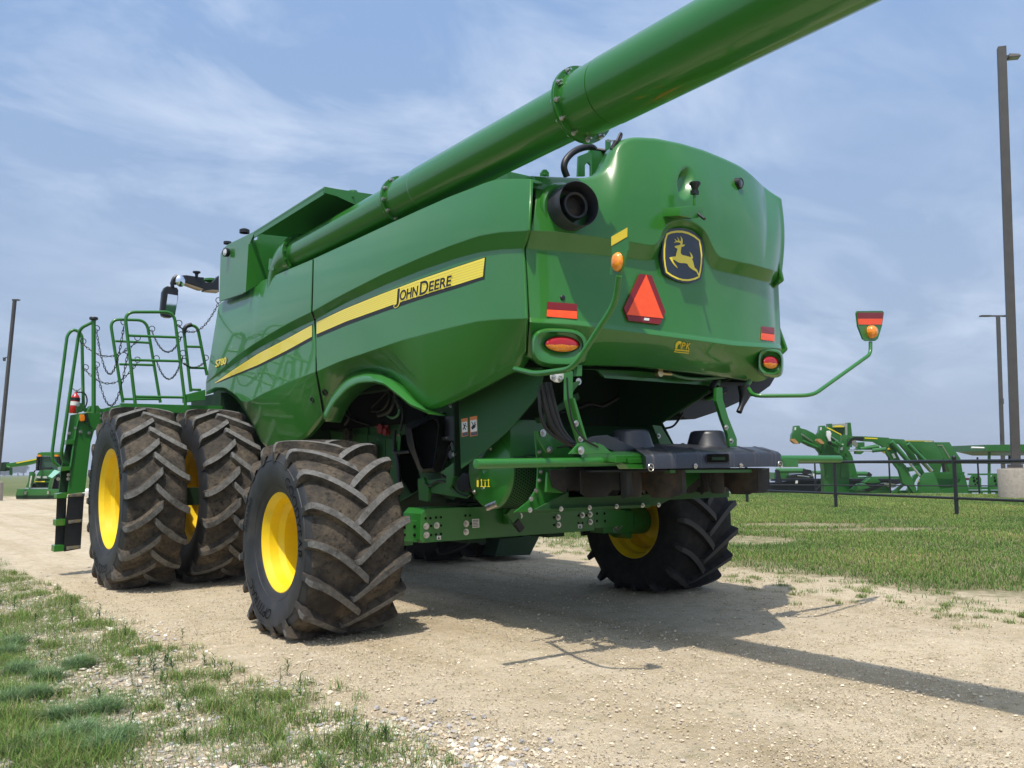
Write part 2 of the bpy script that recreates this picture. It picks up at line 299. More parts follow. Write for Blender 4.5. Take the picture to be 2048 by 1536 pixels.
# ------------------------------------------------------------------ tyres
def tyre_mb(R, Wd, rr, nl, lh, sgn, zc, flat, mats_off=0, letters=None):
    lw = 0.024 if R < 0.9 else 0.029
    """axis X, centred on x=0; sgn=-1: lug centre ends lower on the rear-facing side; materials 0 side 1 groove 2 lug top 3 letters"""
    mb = MB(); h = Wd / 2; Rc = R - lh; sh = R - rr
    half = [(0.40 * Wd, rr - 0.012, 0), (0.45 * Wd, rr + 0.012, 0), (0.475 * Wd, rr + 0.03, 0), (0.482 * Wd, rr + 0.045, 0), (0.492 * Wd, rr + 0.06, 0), (0.53 * Wd, rr + 0.28 * sh, 0), (0.545 * Wd, rr + 0.46 * sh, 0),
            (0.535 * Wd, rr + 0.62 * sh, 0), (0.512 * Wd, Rc - 0.075, 0), (0.495 * Wd, Rc - 0.052, 1), (0.455 * Wd, Rc - 0.030, 1), (0.38 * Wd, Rc - 0.013, 1), (0.2 * Wd, Rc, 1), (0.0, Rc + 0.004, 1)]
    prof = [(-a, b, c) for a, b, c in half] + [(a, b, c if k else 1) for k, (a, b, c) in enumerate(reversed(half[:-1]))]
    # material per ring taken from its outer point: fix for the far side
    prof = []
    for a, b, c in half: prof.append((-a, b, c))
    rev = list(reversed(half)); 
    for k in range(1, len(rev)): prof.append((rev[k][0], rev[k][1], rev[k][2]))
    mb.lathe((0, 0, 0), (1, 0, 0), prof, 144)
    carc = lambda ax: float(np.interp(abs(ax), [p[0] for p in reversed(half)][:8], [p[1] for p in reversed(half)][:8]))
    us = [(0.548, -0.185, -0.20, .35), (0.548, -0.11, -0.20, .75), (0.538, -0.050, -0.17, 1.0), (0.515, -0.022, -0.12, 1.0), (0.47, -0.012, None, 1.0), (0.41, -0.006, None, 1), (0.34, -0.001, None, 1), (0.27, 0.003, None, 1),
          (0.20, 0.004, None, 1), (0.13, 0.005, None, 1), (0.06, 0.006, None, 1), (0.0, 0.006, None, 1), (-0.045, 0.004, None, 0.95), (-0.062, -0.004, None, 0.75), (-0.085, -lh, None, 0.6)]
    A = 0.30 / R * (Wd / 0.8) ** 0.5
    for s in (-1, 1):
        for k in range(nl):
            th0 = 2 * PI * (k + (0.5 if s > 0 else 0.0)) / nl + 0.05 + random.uniform(-0.004, 0.004); cs = []
            for (fx, rt, rb, wf) in us:
                u = (0.55 - fx) / 0.60; u = max(0, min(1.1, u)); th = th0 + sgn * A * (u ** 1.45)
                ax = fx * Wd; r1 = R + rt * (1.0 if R > .9 else 0.85) if rt > -lh - .001 or fx > .5 else Rc; r0 = (R + rb * (1.0 if R > .9 else 0.85)) if rb is not None else (carc(ax) - 0.012)
                if fx < -0.08: r1 = Rc + 0.002
                wt = lw * wf / R; wb = (lw * wf + 0.018) / R
                # skew the cross direction with the path so that the bar keeps its width
                du = 1.45 * max(u, 0.01) ** 0.45 * A / 0.60; slope = du * R / Wd; k2 = math.sqrt(1 + slope * slope)
                cs.append([(s * ax, r0, th - wb * k2), (s * ax, r1, th - wt * k2), (s * ax, r1, th + wt * k2), (s * ax, r0, th + wb * k2)])
            pt = lambda a: (a[0], -a[1] * math.cos(a[2]), a[1] * math.sin(a[2]))
            o = len(mb.v)
            for c in cs: mb.v += [pt(q) for q in c]
            for i in range(len(cs) - 1):
                for j, m in ((0, 1), (1, 2), (2, 1)):
                    a, b = o + i * 4 + j, o + (i + 1) * 4 + j; q = (a, a + 1, b + 1, b)
                    mb.f.append(q if s > 0 else q[::-1]); mb.m.append(m if (i > 1 or m == 2 and i > 0) else 0 if i < 1 else 1)
            mb.f.append((o, o + 1, o + 2, o + 3)); mb.m.append(0)
            e = o + (len(cs) - 1) * 4; mb.f.append((e, e + 1, e + 2, e + 3)); mb.m.append(1)
    for (ax, rad) in ((0.5, rr + 0.075), ):
        pass
    if letters:
        for (txt, tc, r0, hh, flip) in letters:
            v, f, asp = textpoly(txt); span = asp * hh / (r0 + hh / 2) * 1.12
            def fn(a, b):
                th = tc + (0.5 - a) * span * (1 if not flip else -1); r = r0 + (b if not flip else 1 - b) * hh
                xs = -float(np.interp(r, [rr + 0.06, rr + 0.28 * sh, rr + 0.46 * sh, rr + 0.62 * sh, Rc - 0.075], [0.492 * Wd, 0.53 * Wd, 0.545 * Wd, 0.535 * Wd, 0.512 * Wd])) - 0.009
                return (xs, -r * math.cos(th), r * math.sin(th))
            mb.add([fn(a, b) for a, b, c in v], f, 3)
        for (ra, rb) in ((rr + 0.068, rr + 0.074), (rr + 0.62 * sh, rr + 0.635 * sh)):
            xo = float(np.interp(ra, [rr + 0.06, rr + 0.28 * sh, rr + 0.46 * sh, rr + 0.62 * sh, Rc - 0.075], [0.492 * Wd, 0.53 * Wd, 0.545 * Wd, 0.535 * Wd, 0.512 * Wd]))
            mb.lathe((0, 0, 0), (1, 0, 0), [(-xo + 0.002, ra), (-xo - 0.004, (ra + rb) / 2), (-xo + 0.002, rb)], 96, 0)
    # loaded tyre: flatten and bulge where it meets the ground
    vv = []
    for x, y, z in mb.v:
        zz = z + zc; top = 0.22
        if zz < top:
            k = (top - zz) / (top + flat); zz2 = 0.5 * (zz + math.sqrt(zz * zz + 0.0009)); bul = 1 + 0.07 * math.sin(min(1, k) * PI)
            x *= bul; z = max(zz2, 0.0) - zc
        vv.append((x, y, z))
    mb.v = vv; return mb
def rim_mb(rr, Wd, face, hub=0.16, deep=0.30, nuts=10):
    """rim with its disc; face = outer side (-1 left, +1 right); deep = distance of the disc from the outer lip"""
    mb = MB(); w = 0.455 * Wd; f = face
    outer = [(-w, rr + 0.022), (-w + 0.012, rr + 0.024), (-w + 0.022, rr + 0.006), (-w + 0.05, rr - 0.012), (-w + 0.12, rr - 0.022), (-w + 0.15, rr - 0.055), (w - 0.15, rr - 0.055), (w - 0.12, rr - 0.022), (w - 0.05, rr - 0.012), (w - 0.022, rr + 0.006), (w - 0.012, rr + 0.024), (w, rr + 0.022)]
    inner = [(w, rr + 0.010), (w - 0.02, rr - 0.006), (w - 0.05, rr - 0.028), (w - 0.12, rr - 0.038), (w - 0.16, rr - 0.072), (-w + 0.16, rr - 0.072), (-w + 0.12, rr - 0.038), (-w + 0.05, rr - 0.028), (-w + 0.02, rr - 0.006), (-w, rr + 0.010)]
    prof = outer + inner
    if f > 0: prof = [(-a, b) for a, b in prof]; 
    mb.lathe((0, 0, 0), (1, 0, 0), prof, 72, 0, closed=True)
    xd = f * (w - deep)
    dp = [(xd, rr - 0.065), (xd - f * 0.01, rr - 0.09), (xd - f * 0.045, rr - 0.13), (xd - f * 0.055, hub + 0.06), (xd - f * 0.03, hub + 0.03), (xd - f * 0.03, 0.0)]
    mb.lathe((0, 0, 0), (1, 0, 0), dp, 72, 0)
    dp2 = [(a - f * 0.016, b) for a, b in dp]; mb.lathe((0, 0, 0), (1, 0, 0), dp2[::-1], 72, 0)
    return mb
def place(o, loc, rx=0.0): o.matrix_world = Matrix.Translation(loc) @ Matrix.Rotation(rx, 4, 'X'); return o
def wheel(x, y, zc, R, Wd, rr, nl, lh, sgn, flat, face, deep, mats, letters=None, rot=0.0, name='wheel'):
    rm = rim_mb(rr, Wd, face, deep=deep); tm = tyre_mb(R, Wd, rr, nl, lh, sgn, zc, flat, letters=letters)
    for m in (rm, tm): m.v = [(a + x, b + y, c + zc) for a, b, c in m.v]
    r = P_(name, rm, 'yellow_paint', smooth=24); t = P_('tyre', tm, mats, smooth=30); sub(r, t)
    t.matrix_parent_inverse = Matrix(); r.parent = None; r.parent = HV; r.matrix_parent_inverse = PINV[HV.name]
    if letters and face < 0:   # valve stem and paper sticker inside the dish
        vs = MB(); vs.cyl((x - 0.30 * Wd, y - 0.62 * rr, zc - 0.66 * rr), (x - 0.37 * Wd, y - 0.56 * rr, zc - 0.60 * rr), 0.012, 8); v_ = P_('valve_stem', vs, 'black_plastic'); v_.parent = r; v_.matrix_parent_inverse = Matrix()
        if R > 0.9:
            st = MB(); rq = rr - 0.045; st.grid([[Vector((x - 0.26 * Wd + 0.14 * k, y - rq * math.cos(a), zc + rq * math.sin(a))) for a in np.linspace(-0.30, 0.05, 8)] for k in range(2)]); s_ = P_('rim_sticker', st, 'yellow_film'); s_.parent = r; s_.matrix_parent_inverse = Matrix()
    hb = MB(); xf = x + face * (0.455 * Wd - deep) - face * 0.03
    hb.ring((xf - face * 0.02, y, zc), (face * 0.09, 0, 0), 0.13, 0.11, 24)
    for k in range(10):
        a = 2 * PI * k / 10; hb.hexnut((xf, y + 0.165 * math.cos(a), zc + 0.165 * math.sin(a)), (face, 0, 0), 0.017, 0.02, 1)
    h = P_('hub', hb, ['yellow_paint', 'zinc'], smooth=35); h.parent = r; h.matrix_parent_inverse = Matrix()
    return r
dirty = ['rubber_side', 'rubber_groove', 'rubber_worn', 'rubber_letter']; clean = ['rubber_dark', 'rubber_dark', 'rubber_darktop', 'rubber_letter']
RL = wheel(3.06, 6.80, 0.705, 0.795, 0.755, 0.372, 17, 0.052, -1, 0.085, -1, 0.36, dirty, letters=[('OPTITRAC', PI * 1.37, 0.505, 0.072, False), ('GOODYEAR', PI * 0.14, 0.53, 0.075, False), ('750/65R26', PI * 0.88, 0.53, 0.045, False)])
RRW = wheel(6.82, 6.80, 0.705, 0.795, 0.755, 0.372, 17, 0.052, -1, 0.085, 1, 0.36, clean)
for (x, face, dp, ms, nm) in ((2.585, -1, 0.30, dirty, 1), (3.40, -1, 0.26, dirty, 0), (6.56, 1, 0.26, clean, 0), (7.37, 1, 0.30, clean, 0)):
    lt = [('GOODYEAR', PI * 0.24, 0.72, 0.085, False), ('OPTITRAC', PI * 0.95, 0.72, 0.085, False), ('GOODYEAR', PI * 1.45, 0.72, 0.085, False)] if nm else None
    wheel(x, 10.70, 0.955, 1.012, 0.60, 0.535, 18, 0.055, +1, 0.05, face, dp, ms, letters=lt)

# ------------------------------------------------------------------ body panels
def rows_to_mb(rows, mi=0): mb = MB(); mb.grid(rows, mi); return mb
def crease(rows, w=0.007, skip=()):
    out = [rows[0]]
    for i in range(1, len(rows) - 1):
        if i in skip: out.append(rows[i]); continue
        a, b, c = [], [], []
        for p, q, r in zip(rows[i - 1], rows[i], rows[i + 1]):
            k1 = min(w, (p - q).length * 0.4); k2 = min(w, (r - q).length * 0.4)
            A = q + (p - q).normalized() * k1 if k1 > 1e-6 else q.copy(); C_ = q + (r - q).normalized() * k2 if k2 > 1e-6 else q.copy()
            a.append(A); b.append((A + C_) * 0.25 + q * 0.5); c.append(C_)
        out += [a, b, c]
    out.append(rows[-1]); return out
def side_rows(curves, n, mirror=False):
    rows = []
    for pts, xo in curves:
        px = resample(pts, n); row = []
        for i, (x, y) in enumerate(px):
            u = i / (n - 1); X = xo(u) if callable(xo) else xo; row.append(UX(x, y, X))
        rows.append(row)
    return rows
# rear half of the side panel (pixels run from the seam at the left to the rear corner at the right)
Tr = [(626, 517.5), (700, 483.5), (780, 446), (839, 419), (900, 392), (945, 375), (965, 366.5), (983, 360.5), (1000, 357.5), (1030, 356.5), (1062, 357)]
Ar = [(623, 624), (660, 603), (693, 585), (766, 548), (839.5, 516), (900, 491.5), (956.7, 472), (1000, 464), (1057, 461)]
Br = [(630, 640), (660, 623), (693, 605), (766, 571.5), (839.5, 542), (912.7, 517), (956.7, 505.5), (1000, 499.5), (1046, 497.5)]
Cr = [(632, 743), (680, 723), (722, 709), (810, 678), (898, 655), (956.7, 641.8), (1000, 638), (1052, 637.5)]
Dr = [(646, 829), (651, 815), (657, 802), (664, 789), (672, 777), (681, 765), (694, 753), (707.6, 746), (731, 739.5), (760, 743), (783, 753), (807, 771), (830, 798), (853, 817), (914, 789), (971, 757), (1010, 733), (1036, 716), (1052, 704)]
Dr2 = [(648, 834), (653, 820), (659, 806), (666, 793), (674, 781), (683, 769), (696, 757), (709, 750), (731, 744), (760, 748), (783, 758), (807, 776), (830, 803), (858, 824.5), (914.7, 801.7), (971, 773.6), (1012, 751), (1034, 741), (1046, 718), (1053, 706)]
NR = 150
def side_half(name, c, seam_left, n):
    T, A, B, C, D, D2, xs = c
    rows = side_rows([(T, xs[0]), (A, xs[1]), (B, xs[2]), (C, xs[3]), (D, xs[4]), (D2, xs[5])], n)
    top = [p + Vector((0.10, 0, -0.01)) for p in rows[0]]; rows = [top] + rows
    bot = [p + Vector((0.06, 0, 0.015)) for p in rows[-1]]; rows = rows + [bot]
    return rows
rearrows = side_half('r', (Tr, Ar, Br, Cr, Dr, Dr2, [3.66, 3.60, 3.655, 3.575, 3.70, 3.73]), True, NR)
Tf = [(437, 611), (470, 588), (500, 574.5), (515, 567), (519, 560), (560, 542), (590, 530), (623.5, 514.5)]
Tf = [(437.5, 609), (445, 603), (470, 591.5), (500, 578), (516, 570.5), (520, 563), (560, 545.5), (590, 532.5), (625, 518)]
Af = [(411.7, 765.5), (440, 741.5), (473, 712), (510, 687), (546.5, 664), (580, 645), (622, 624.2)]
Bf = [(411.7, 767.5), (440, 748), (473, 725), (517, 696), (576, 665), (603, 652), (629, 640.2)]
Cf = [(411.6, 784), (430, 774.5), (450, 775), (470, 788), (485, 804), (500, 802), (526, 787), (560, 772), (576, 763), (604, 753), (631.2, 743)]
Df = [(411.6, 787), (433.5, 777.5), (450.6, 779), (470, 793), (485, 813), (499.5, 836), (513, 862), (524, 882), (535, 889), (560, 890), (590, 882), (612, 866), (630, 846), (645.2, 829)]
Df2 = [(411.6, 790), (433.5, 780.5), (450.6, 782.5), (470, 797), (485, 817), (499.5, 841), (513, 867), (524, 888), (536, 896), (560, 897), (592, 889), (616, 873), (633, 853), (647.2, 834)]
blend = lambda a, b: (lambda u: a + (b - a) * min(1.0, u * 2.2))
frows = side_half('f', (Tf, Af, Bf, Cf, Df, Df2, [3.66, 3.60, blend(3.602, 3.655), blend(3.60, 3.575), blend(3.61, 3.70), blend(3.62, 3.73)]), False, 120)
def panel(name, rows, w=0.008, th=0.022):
    rs = crease(rows, w); mb = rows_to_mb(rs)
    o = P_(name, mb, 'green_paint', smooth=180); m = o.modifiers.new('solid', 'SOLIDIFY'); m.thickness = th; m.offset = -1; m.use_quality_normals = True
    # outward = -X on the left side
    f0 = o.data.polygons[len(o.data.polygons) // 2]
    if f0.normal.x > 0: o.data.flip_normals()
    return o, BVHTree.FromPolygons([V3(v) for v in mb.v], mb.f)
rp, bvh_r = panel('rear_side_panel', rearrows); fp, bvh_f = panel('front_side_panel', frows)
def mirror_rows(rows): return [[Vector((2 * CL - p.x, p.y, p.z)) for p in r] for r in rows]
for nm, rw in (('rear_side_panel', rearrows), ('front_side_panel', frows)):
    rw = [[p + Vector((-0.115, 0.11, 0)) if nm == 'rear_side_panel' else p + Vector((0.045, 0, 0)) for p in r] for r in rw]; mb = rows_to_mb(crease(mirror_rows(rw), 0.016)); o = P_(nm, mb, 'green_paint', smooth=180); m = o.modifiers.new('solid', 'SOLIDIFY'); m.thickness = 0.02; m.offset = -1
    if o.data.polygons[len(o.data.polygons) // 2].normal.x < 0: o.data.flip_normals()
m = MB(); sq = [(626, 519), (624.8, 570), (623.2, 624.5), (629.5, 641), (631.8, 690), (632, 744), (639, 786), (646, 826)]
sx = [3.66, 3.63, 3.60, 3.655, 3.62, 3.575, 3.635, 3.695]
a_ = [UX(x - 0.9, y, X - 0.003) for (x, y), X in zip(sq, sx)]; b_ = [UX(x + 1.1, y, X - 0.003) for (x, y), X in zip(sq, sx)]; m.grid([a_, b_]); P_('seam_shade_strip', m, 'void_black').modifiers.new('s', 'SOLIDIFY').thickness = 0.004  # black strip painted in for the shade in the panel gap
# wheel arch flare on the rear side panel
Eo = [(646, 829), (651, 815), (657, 802), (664, 789), (672, 777), (681, 765), (694, 753), (707.6, 746), (731, 739.5), (760, 743), (783, 753), (807, 771), (830, 798), (852, 818)]
Ei = [(650, 840), (655, 829), (661, 816), (669, 802), (681, 789), (690, 779), (700, 771), (715, 763.5), (731, 761), (748, 761), (769, 767), (793, 785), (820, 808), (857, 824)]
a = [UX(x, y, 3.705) for x, y in resample(Eo, 70)]; b = [UX(x, y, 3.60) for x, y in resample(Ei, 70)]
mid = [(p * 0.45 + q * 0.55) + Vector((-0.012, 0, 0.006)) for p, q in zip(a, b)]
c_ = [p + Vector((0.005, 0.0, -0.012)) for p in b]; d_ = [p + Vector((0.16, 0, -0.02)) for p in b]
mb = MB(); mb.grid([a, mid, b, c_, d_]); P_('wheel_arch', mb, 'green_paint', smooth=60).modifiers.new('s', 'SOLIDIFY').thickness = 0.006
mb = MB(); mb.grid([[Vector((2 * CL - p.x, p.y, p.z)) for p in r] for r in (a, mid, b, c_, d_)]); P_('wheel_arch', mb, 'green_paint', smooth=60)

# ------------------------------------------------------------------ rear panel, curved in plan
def Y0(X):
    u = max(-1.08, min(1.08, (X - CL) / 1.345)); return 4.575 + 0.17 * u * u + 0.042 * abs(u) ** 10
def URS(x, y, off):
    Y = 4.65
    for _ in range(40): P = U(x, y, 'Y', Y); Y = 0.75 * Y + 0.25 * (Y0(P.x) + off)
    return P
TT = [(1069, 357.5), (1110, 359), (1150, 361), (1176, 361), (1198, 356), (1212, 346), (1222, 330), (1231, 308), (1240, 293), (1252, 284), (1265, 280), (1280, 279), (1316, 281), (1366, 291), (1410, 304), (1454, 322), (1483, 336), (1500, 348), (1514, 361), (1528, 375), (1545, 388), (1563, 399)]
TA = [(1061, 461.5), (1105.5, 462.5), (1180, 472), (1255, 483), (1293, 490), (1309, 491), (1316, 487), (1320, 478), (1324, 463), (1331, 450), (1340, 444), (1352, 440.5), (1365, 440), (1378, 442), (1392, 447), (1403, 455), (1413, 465), (1420, 480), (1428, 500), (1434, 511), (1442, 516), (1498, 528), (1564, 545)]
TB = [(1052, 497), (1117, 502.5), (1205, 511), (1293, 521), (1308, 520), (1316, 515), (1321, 505), (1325, 488), (1330, 472), (1338, 462), (1352, 456), (1365, 455), (1378, 458), (1390, 464), (1399, 474), (1405, 492), (1410, 512), (1416, 530), (1425, 538.5), (1440, 542), (1498, 555), (1557, 571)]
TC = [(1059, 636), (1146.5, 640), (1264, 655), (1381, 670), (1469, 682), (1562, 689)]
TC2 = [(1059, 644), (1146.5, 649), (1264, 664), (1381, 679), (1469, 691), (1563, 697)]
TD = [(1053, 735), (1090, 735), (1153, 728), (1276, 733), (1393, 746), (1450, 757), (1481, 754), (1510, 765), (1552, 751)]
TD = [(1055, 712), (1080, 722), (1110, 728), (1150, 731), (1200, 731), (1276, 733), (1393, 746), (1481, 758), (1520, 764), (1554, 751)]
NB = 220
def rrow(pts, off): return [URS(x, y, off(i / (NB - 1)) if callable(off) else off) for i, (x, y) in enumerate(resample(pts, NB))]
t_off = 0.13
rowT = rrow(TT, t_off); rowA = rrow(TA, 0.0); rowB = rrow(TB, 0.065); rowC = rrow(TC, -0.005); rowC2 = rrow(TC2, -0.035); rowD = rrow(TD, 0.16)
# the raised hood above the shoulder leans forward a little and its top rolls over towards the front
mid1 = []
for p, q in zip(rowT, rowA):
    m = p * 0.5 + q * 0.5; m.y -= 0.03; mid1.append(m)
rtop = [p + Vector((0, 0.03, 0.028)) for p in rowT]; rtop0 = [p + Vector((0, 0.012, 0.018)) for p in rowT]; roll2 = [p + Vector((0, 0.07, 0.034)) for p in rowT]; roof = [p + Vector((0, 0.14, 0.02)) for p in rowT]
def lerpr(a, b, t): return [p * (1 - t) + q * t for p, q in zip(a, b)]
hood = [lerpr(rowT, rowA, k / 72) for k in range(1, 72)]
for k, r in enumerate(hood):
    bulge = 0.03 * math.sin(PI * (k + 1) / 72)
    for p in r: p.y -= bulge
def px0(P): d = P - CP; return 1024 + FPX * d.dot(RT) / d.dot(FW), 768 - FPX * d.dot(UP) / d.dot(FW)
for r in hood:
    for p in r:
        x, y = px0(p); q = math.hypot((x - 1371.5 + (y - 366) * 0.06) / 16.0, (y - 366) / 32.0)
        if q < 1.12: s_ = min(1.0, (1.12 - q) / 0.75); p.y += 0.060 * s_ * s_ * (3 - 2 * s_)
rows = [roof, roll2, rtop, rtop0, rowT] + hood + [rowA, rowB, rowC, rowC2, rowD, [p + Vector((0, 0.05, 0.0)) for p in rowD]]
rs = crease(rows, 0.007, skip=tuple(range(1, 76)))
mb = rows_to_mb(rs); o = P_('rear_panel', mb, 'green_paint', smooth=180)
if o.data.polygons[len(o.data.polygons) * 2 // 3].normal.y > 0: o.data.flip_normals()
md = o.modifiers.new('solid', 'SOLIDIFY'); md.thickness = 0.02; md.offset = -1
REARP = o; bvh_b = BVHTree.FromPolygons([V3(v) for v in mb.v], mb.f)
def H(x, y, bv, off=0.004):
    d = ray(x, y).normalized(); loc, nrm, idx, dist = bv.ray_cast(CP, d)
    if loc is None: return None
    if nrm.dot(d) > 0: nrm = -nrm
    return loc + nrm * off
def HN(x, y, bv):
    d = ray(x, y).normalized(); loc, nrm, idx, dist = bv.ray_cast(CP, d)
    return loc, (-nrm if nrm.dot(d) > 0 else nrm)

# inner carcass behind the panels: what shows through the gaps and under the bodywork
mb = MB(); mb.box((3.80, 4.98, 2.22), (2 * CL - 3.80, 11.3, 3.20)); mb.box((3.74, 4.90, 2.30), (2 * CL - 3.74, 5.05, 3.17))
P_('inner_frame', mb, 'green_dark')
mb = MB(); mb.box((3.66, 4.80, 3.19), (2 * CL - 3.66, 10.0, 3.235)); P_('deck', mb, 'green_steel')
# ------------------------------------------------------------------ decals on the side
def strip(mb, top, bot, bvs, n, off, mi, rows=3):
    t = resample_raw(top, n); b = resample_raw(bot, n); R_ = []
    for k in range(rows + 1):
        row = []
        for (x0, y0), (x1, y1) in zip(t, b):
            u = k / rows; p = None
            for bv in bvs:
                p = H(x0 + (x1 - x0) * u, y0 + (y1 - y0) * u, bv, off)
                if p is not None: break
            row.append(p)
        R_.append(row)
    for i in range(rows):
        for j in range(n - 1):
            q = [R_[i][j], R_[i][j + 1], R_[i + 1][j + 1], R_[i + 1][j]]
            if all(a is not None for a in q) and max((q[0] - q[1]).length, (q[2] - q[3]).length) < 0.12: mb.add(q, [(0, 1, 2, 3)], mi)
def resample_raw(pts, n):
    P = np.array(pts, float); xs = np.linspace(P[0, 0], P[-1, 0], n); return list(zip(xs, np.interp(xs, P[:, 0], P[:, 1])))
for part, x0, x1, bv in ((fp, 430.8, 630.0, bvh_f), (rp, 634.0, 972.0, bvh_r)):
    up = [(430.8, 766), (440, 758.5), (470, 738), (517, 707.7), (576, 677), (628.5, 648), (634, 644), (693, 617), (766, 587.6), (839.5, 559.7), (912.7, 534.8), (972.8, 515)]
    lo = [(430.8, 766.3), (440, 762.5), (470, 749), (517, 729.7), (576, 700), (628.5, 671), (634, 668.5), (693, 643), (766, 617), (786.8, 609.5), (839.5, 592.5), (907, 572), (967, 553)]
    bl = [(430.8, 766.8), (440, 764.2), (470, 752), (517, 734), (576, 706), (628.5, 677.5), (634, 675.5), (693, 650.6), (766, 624), (839.5, 599), (912.7, 576.8), (966, 559)]
    ot = [(x, y - 1.5) for x, y in up]
    f = lambda L, a=x0, b=x1: [(a, float(np.interp(a, *zip(*L))))] + [(x, y) for x, y in L if a < x < b] + [(b, float(np.interp(b, *zip(*L))))]
    mb = MB(); n = int((x1 - x0) / 5)
    if part is rp:
        strip(mb, f(ot) , f(bl, x0, 969), [bv], n, 0.0025, 1)
    else: strip(mb, f(ot), f(bl), [bv], n, 0.0025, 1)
    if part is rp: strip(mb, f(up, x0, 970.5), f(lo, x0, 966.5), [bv], n, 0.0045, 0)
    else: strip(mb, f(up), f(lo), [bv], n, 0.0045, 0)
    for k in range(1, 7):
        u = k / 7.0; a = [(x, y + u * (float(np.interp(x, *zip(*lo))) - y) - 0.5) for x, y in up]; b = [(x, y + 1.2) for x, y in a]
        strip(mb, f(a, x0, min(x1, 968)), f(b, x0, min(x1, 968)), [bv], n, 0.0055, 2, rows=1)
    dec = P_('stripe_decal', mb, ['decal_yellow', 'decal_black', 'decal_yellow_line'], smooth=180); sub(part, dec); dec.matrix_parent_inverse = Matrix()
def decal_text(mb, s, bl, br, tr, tl, bv, off, mi, bold=0.0, shear=0.0):
    def fn(a, b):
        a2 = a + shear * b
        x = (bl[0] * (1 - a2) + br[0] * a2) * (1 - b) + (tl[0] * (1 - a2) + tr[0] * a2) * b
        y = (bl[1] * (1 - a2) + br[1] * a2) * (1 - b) + (tl[1] * (1 - a2) + tr[1] * a2) * b
        return H(x, y, bv, off)
    v, f, _ = textpoly(s)
    vs = [fn(a, b) for a, b, c in v]
    if all(p is not None for p in vs): mb.add(vs, f, mi)
def fat(mb, s, q, bv, off, mi, d=0.8, **k):
    for dx, dy in ((-d, 0), (d, 0), (0, -d), (0, d), (d * .7, d * .7), (-d * .7, -d * .7), (d * .7, -d * .7), (-d * .7, d * .7)):
        decal_text(mb, s, *[(x + dx, y + dy) for x, y in q], bv, off + 0.0001 * abs(dx + 2 * dy), mi, **k)
mb = MB()
sl = -0.292
def q_(x0, x1, ybase0, h, lean=2.0):
    y0 = ybase0; y1 = ybase0 + (x1 - x0) * sl; return [(x0, y0), (x1, y1), (x1 + lean, y1 - h), (x0 + lean, y0 - h)]
words = [('J', 791, 799, 606, 26), ('OHN', 801, 836, 601.5, 19.5), ('D', 841, 857, 590.5, 26), ('EERE', 859.5, 903, 583.5, 19.5)]
for s, x0, x1, yb, h in words: fat(mb, s, q_(x0, x1, yb, h), bvh_r, 0.0065, 0, d=2.3)
for s, x0, x1, yb, h in words: fat(mb, s, q_(x0, x1, yb, h), bvh_r, 0.009, 1, d=0.55); 
t = P_('name_lettering', mb, ['decal_yellow', 'decal_black']); sub(rp, t); t.matrix_parent_inverse = Matrix()
mb = MB(); q2 = [(431.5, 734.5), (452.5, 727.5), (453.5, 714.5), (433, 721)]
fat(mb, 'S780', [(x + 1.2, y + 0.8) for x, y in q2], bvh_f, 0.003, 1, d=0.6); fat(mb, 'S780', q2, bvh_f, 0.005, 0, d=0.55)
t = P_('model_lettering', mb, ['decal_yellow', 'decal_black']); sub(fp, t); t.matrix_parent_inverse = Matrix()
# oval latch holes low on the side panels
for (x, y, bv, pp) in ((625, 800, bvh_f, fp), (650, 785, bvh_r, rp)):
    p, n = HN(x, y, bv); mb = MB(); mb.lathe(p - n * 0.005, n, [(0, 0.030), (0.012, 0.034), (0.014, 0.026), (0.006, 0.024), (0.003, 0)], 24, 0)
    o = P_('latch', mb, 'black_plastic', smooth=40); sub(pp, o); o.matrix_parent_inverse = Matrix()
# ------------------------------------------------------------------ marks and fittings on the rear panel
def plate(name, px, bv, mats, off=0.004, th=0.004, parent=REARP, mi=0, mb=None):
    front = [H(x, y, bv, off + th) for x, y in px]; back = [H(x, y, bv, off) for x, y in px]; n = len(px)
    m = mb or MB(); m.add(front + back, [tuple(range(n)), tuple(range(2 * n - 1, n - 1, -1))] + [(i, (i + 1) % n, (i + 1) % n + n, i + n) for i in range(n)], mi)
    if mb is not None: return mb
    o = P_(name, m, mats); sub(parent, o); o.matrix_parent_inverse = Matrix(); return o
def S_(parent, o): sub(parent, o); o.matrix_parent_inverse = Matrix(); return o
for q in (([(1094, 604), (1153, 608.5), (1153, 622.5), (1093.5, 619)], [(1093.5, 619.5), (1153, 623), (1153, 638.5), (1093, 633.5)]), ([(1522.5, 653), (1547, 655.5), (1547, 669), (1521.5, 666)], [(1521.5, 666.5), (1547, 669.5), (1547, 683), (1521, 679.5)])):
    m = MB(); plate('', q[0], bvh_b, '', mb=m, mi=0); plate('', q[1], bvh_b, '', mb=m, mi=1); S_(REARP, P_('reflector', m, ['darkred_film', 'orange_film']))
m = MB(); p0 = [(1277, 549.5), (1299.5, 552), (1328, 625), (1316.5, 650), (1254, 642.7), (1244.7, 617.7)]
plate('', p0, bvh_b, '', mb=m, off=0.006, th=0.014, mi=0); plate('', [(1288.6, 551.5), (1323, 638.5), (1249.6, 631)], bvh_b, '', mb=m, off=0.0205, th=0.003, mi=1)
plate('', [(1285, 637.2), (1295, 638.3), (1294, 643), (1284, 642)], bvh_b, '', mb=m, off=0.0205, th=0.002, mi=2)
P_('slow_vehicle_triangle', m, ['darkred_film', 'orange_film', 'decal_white'])
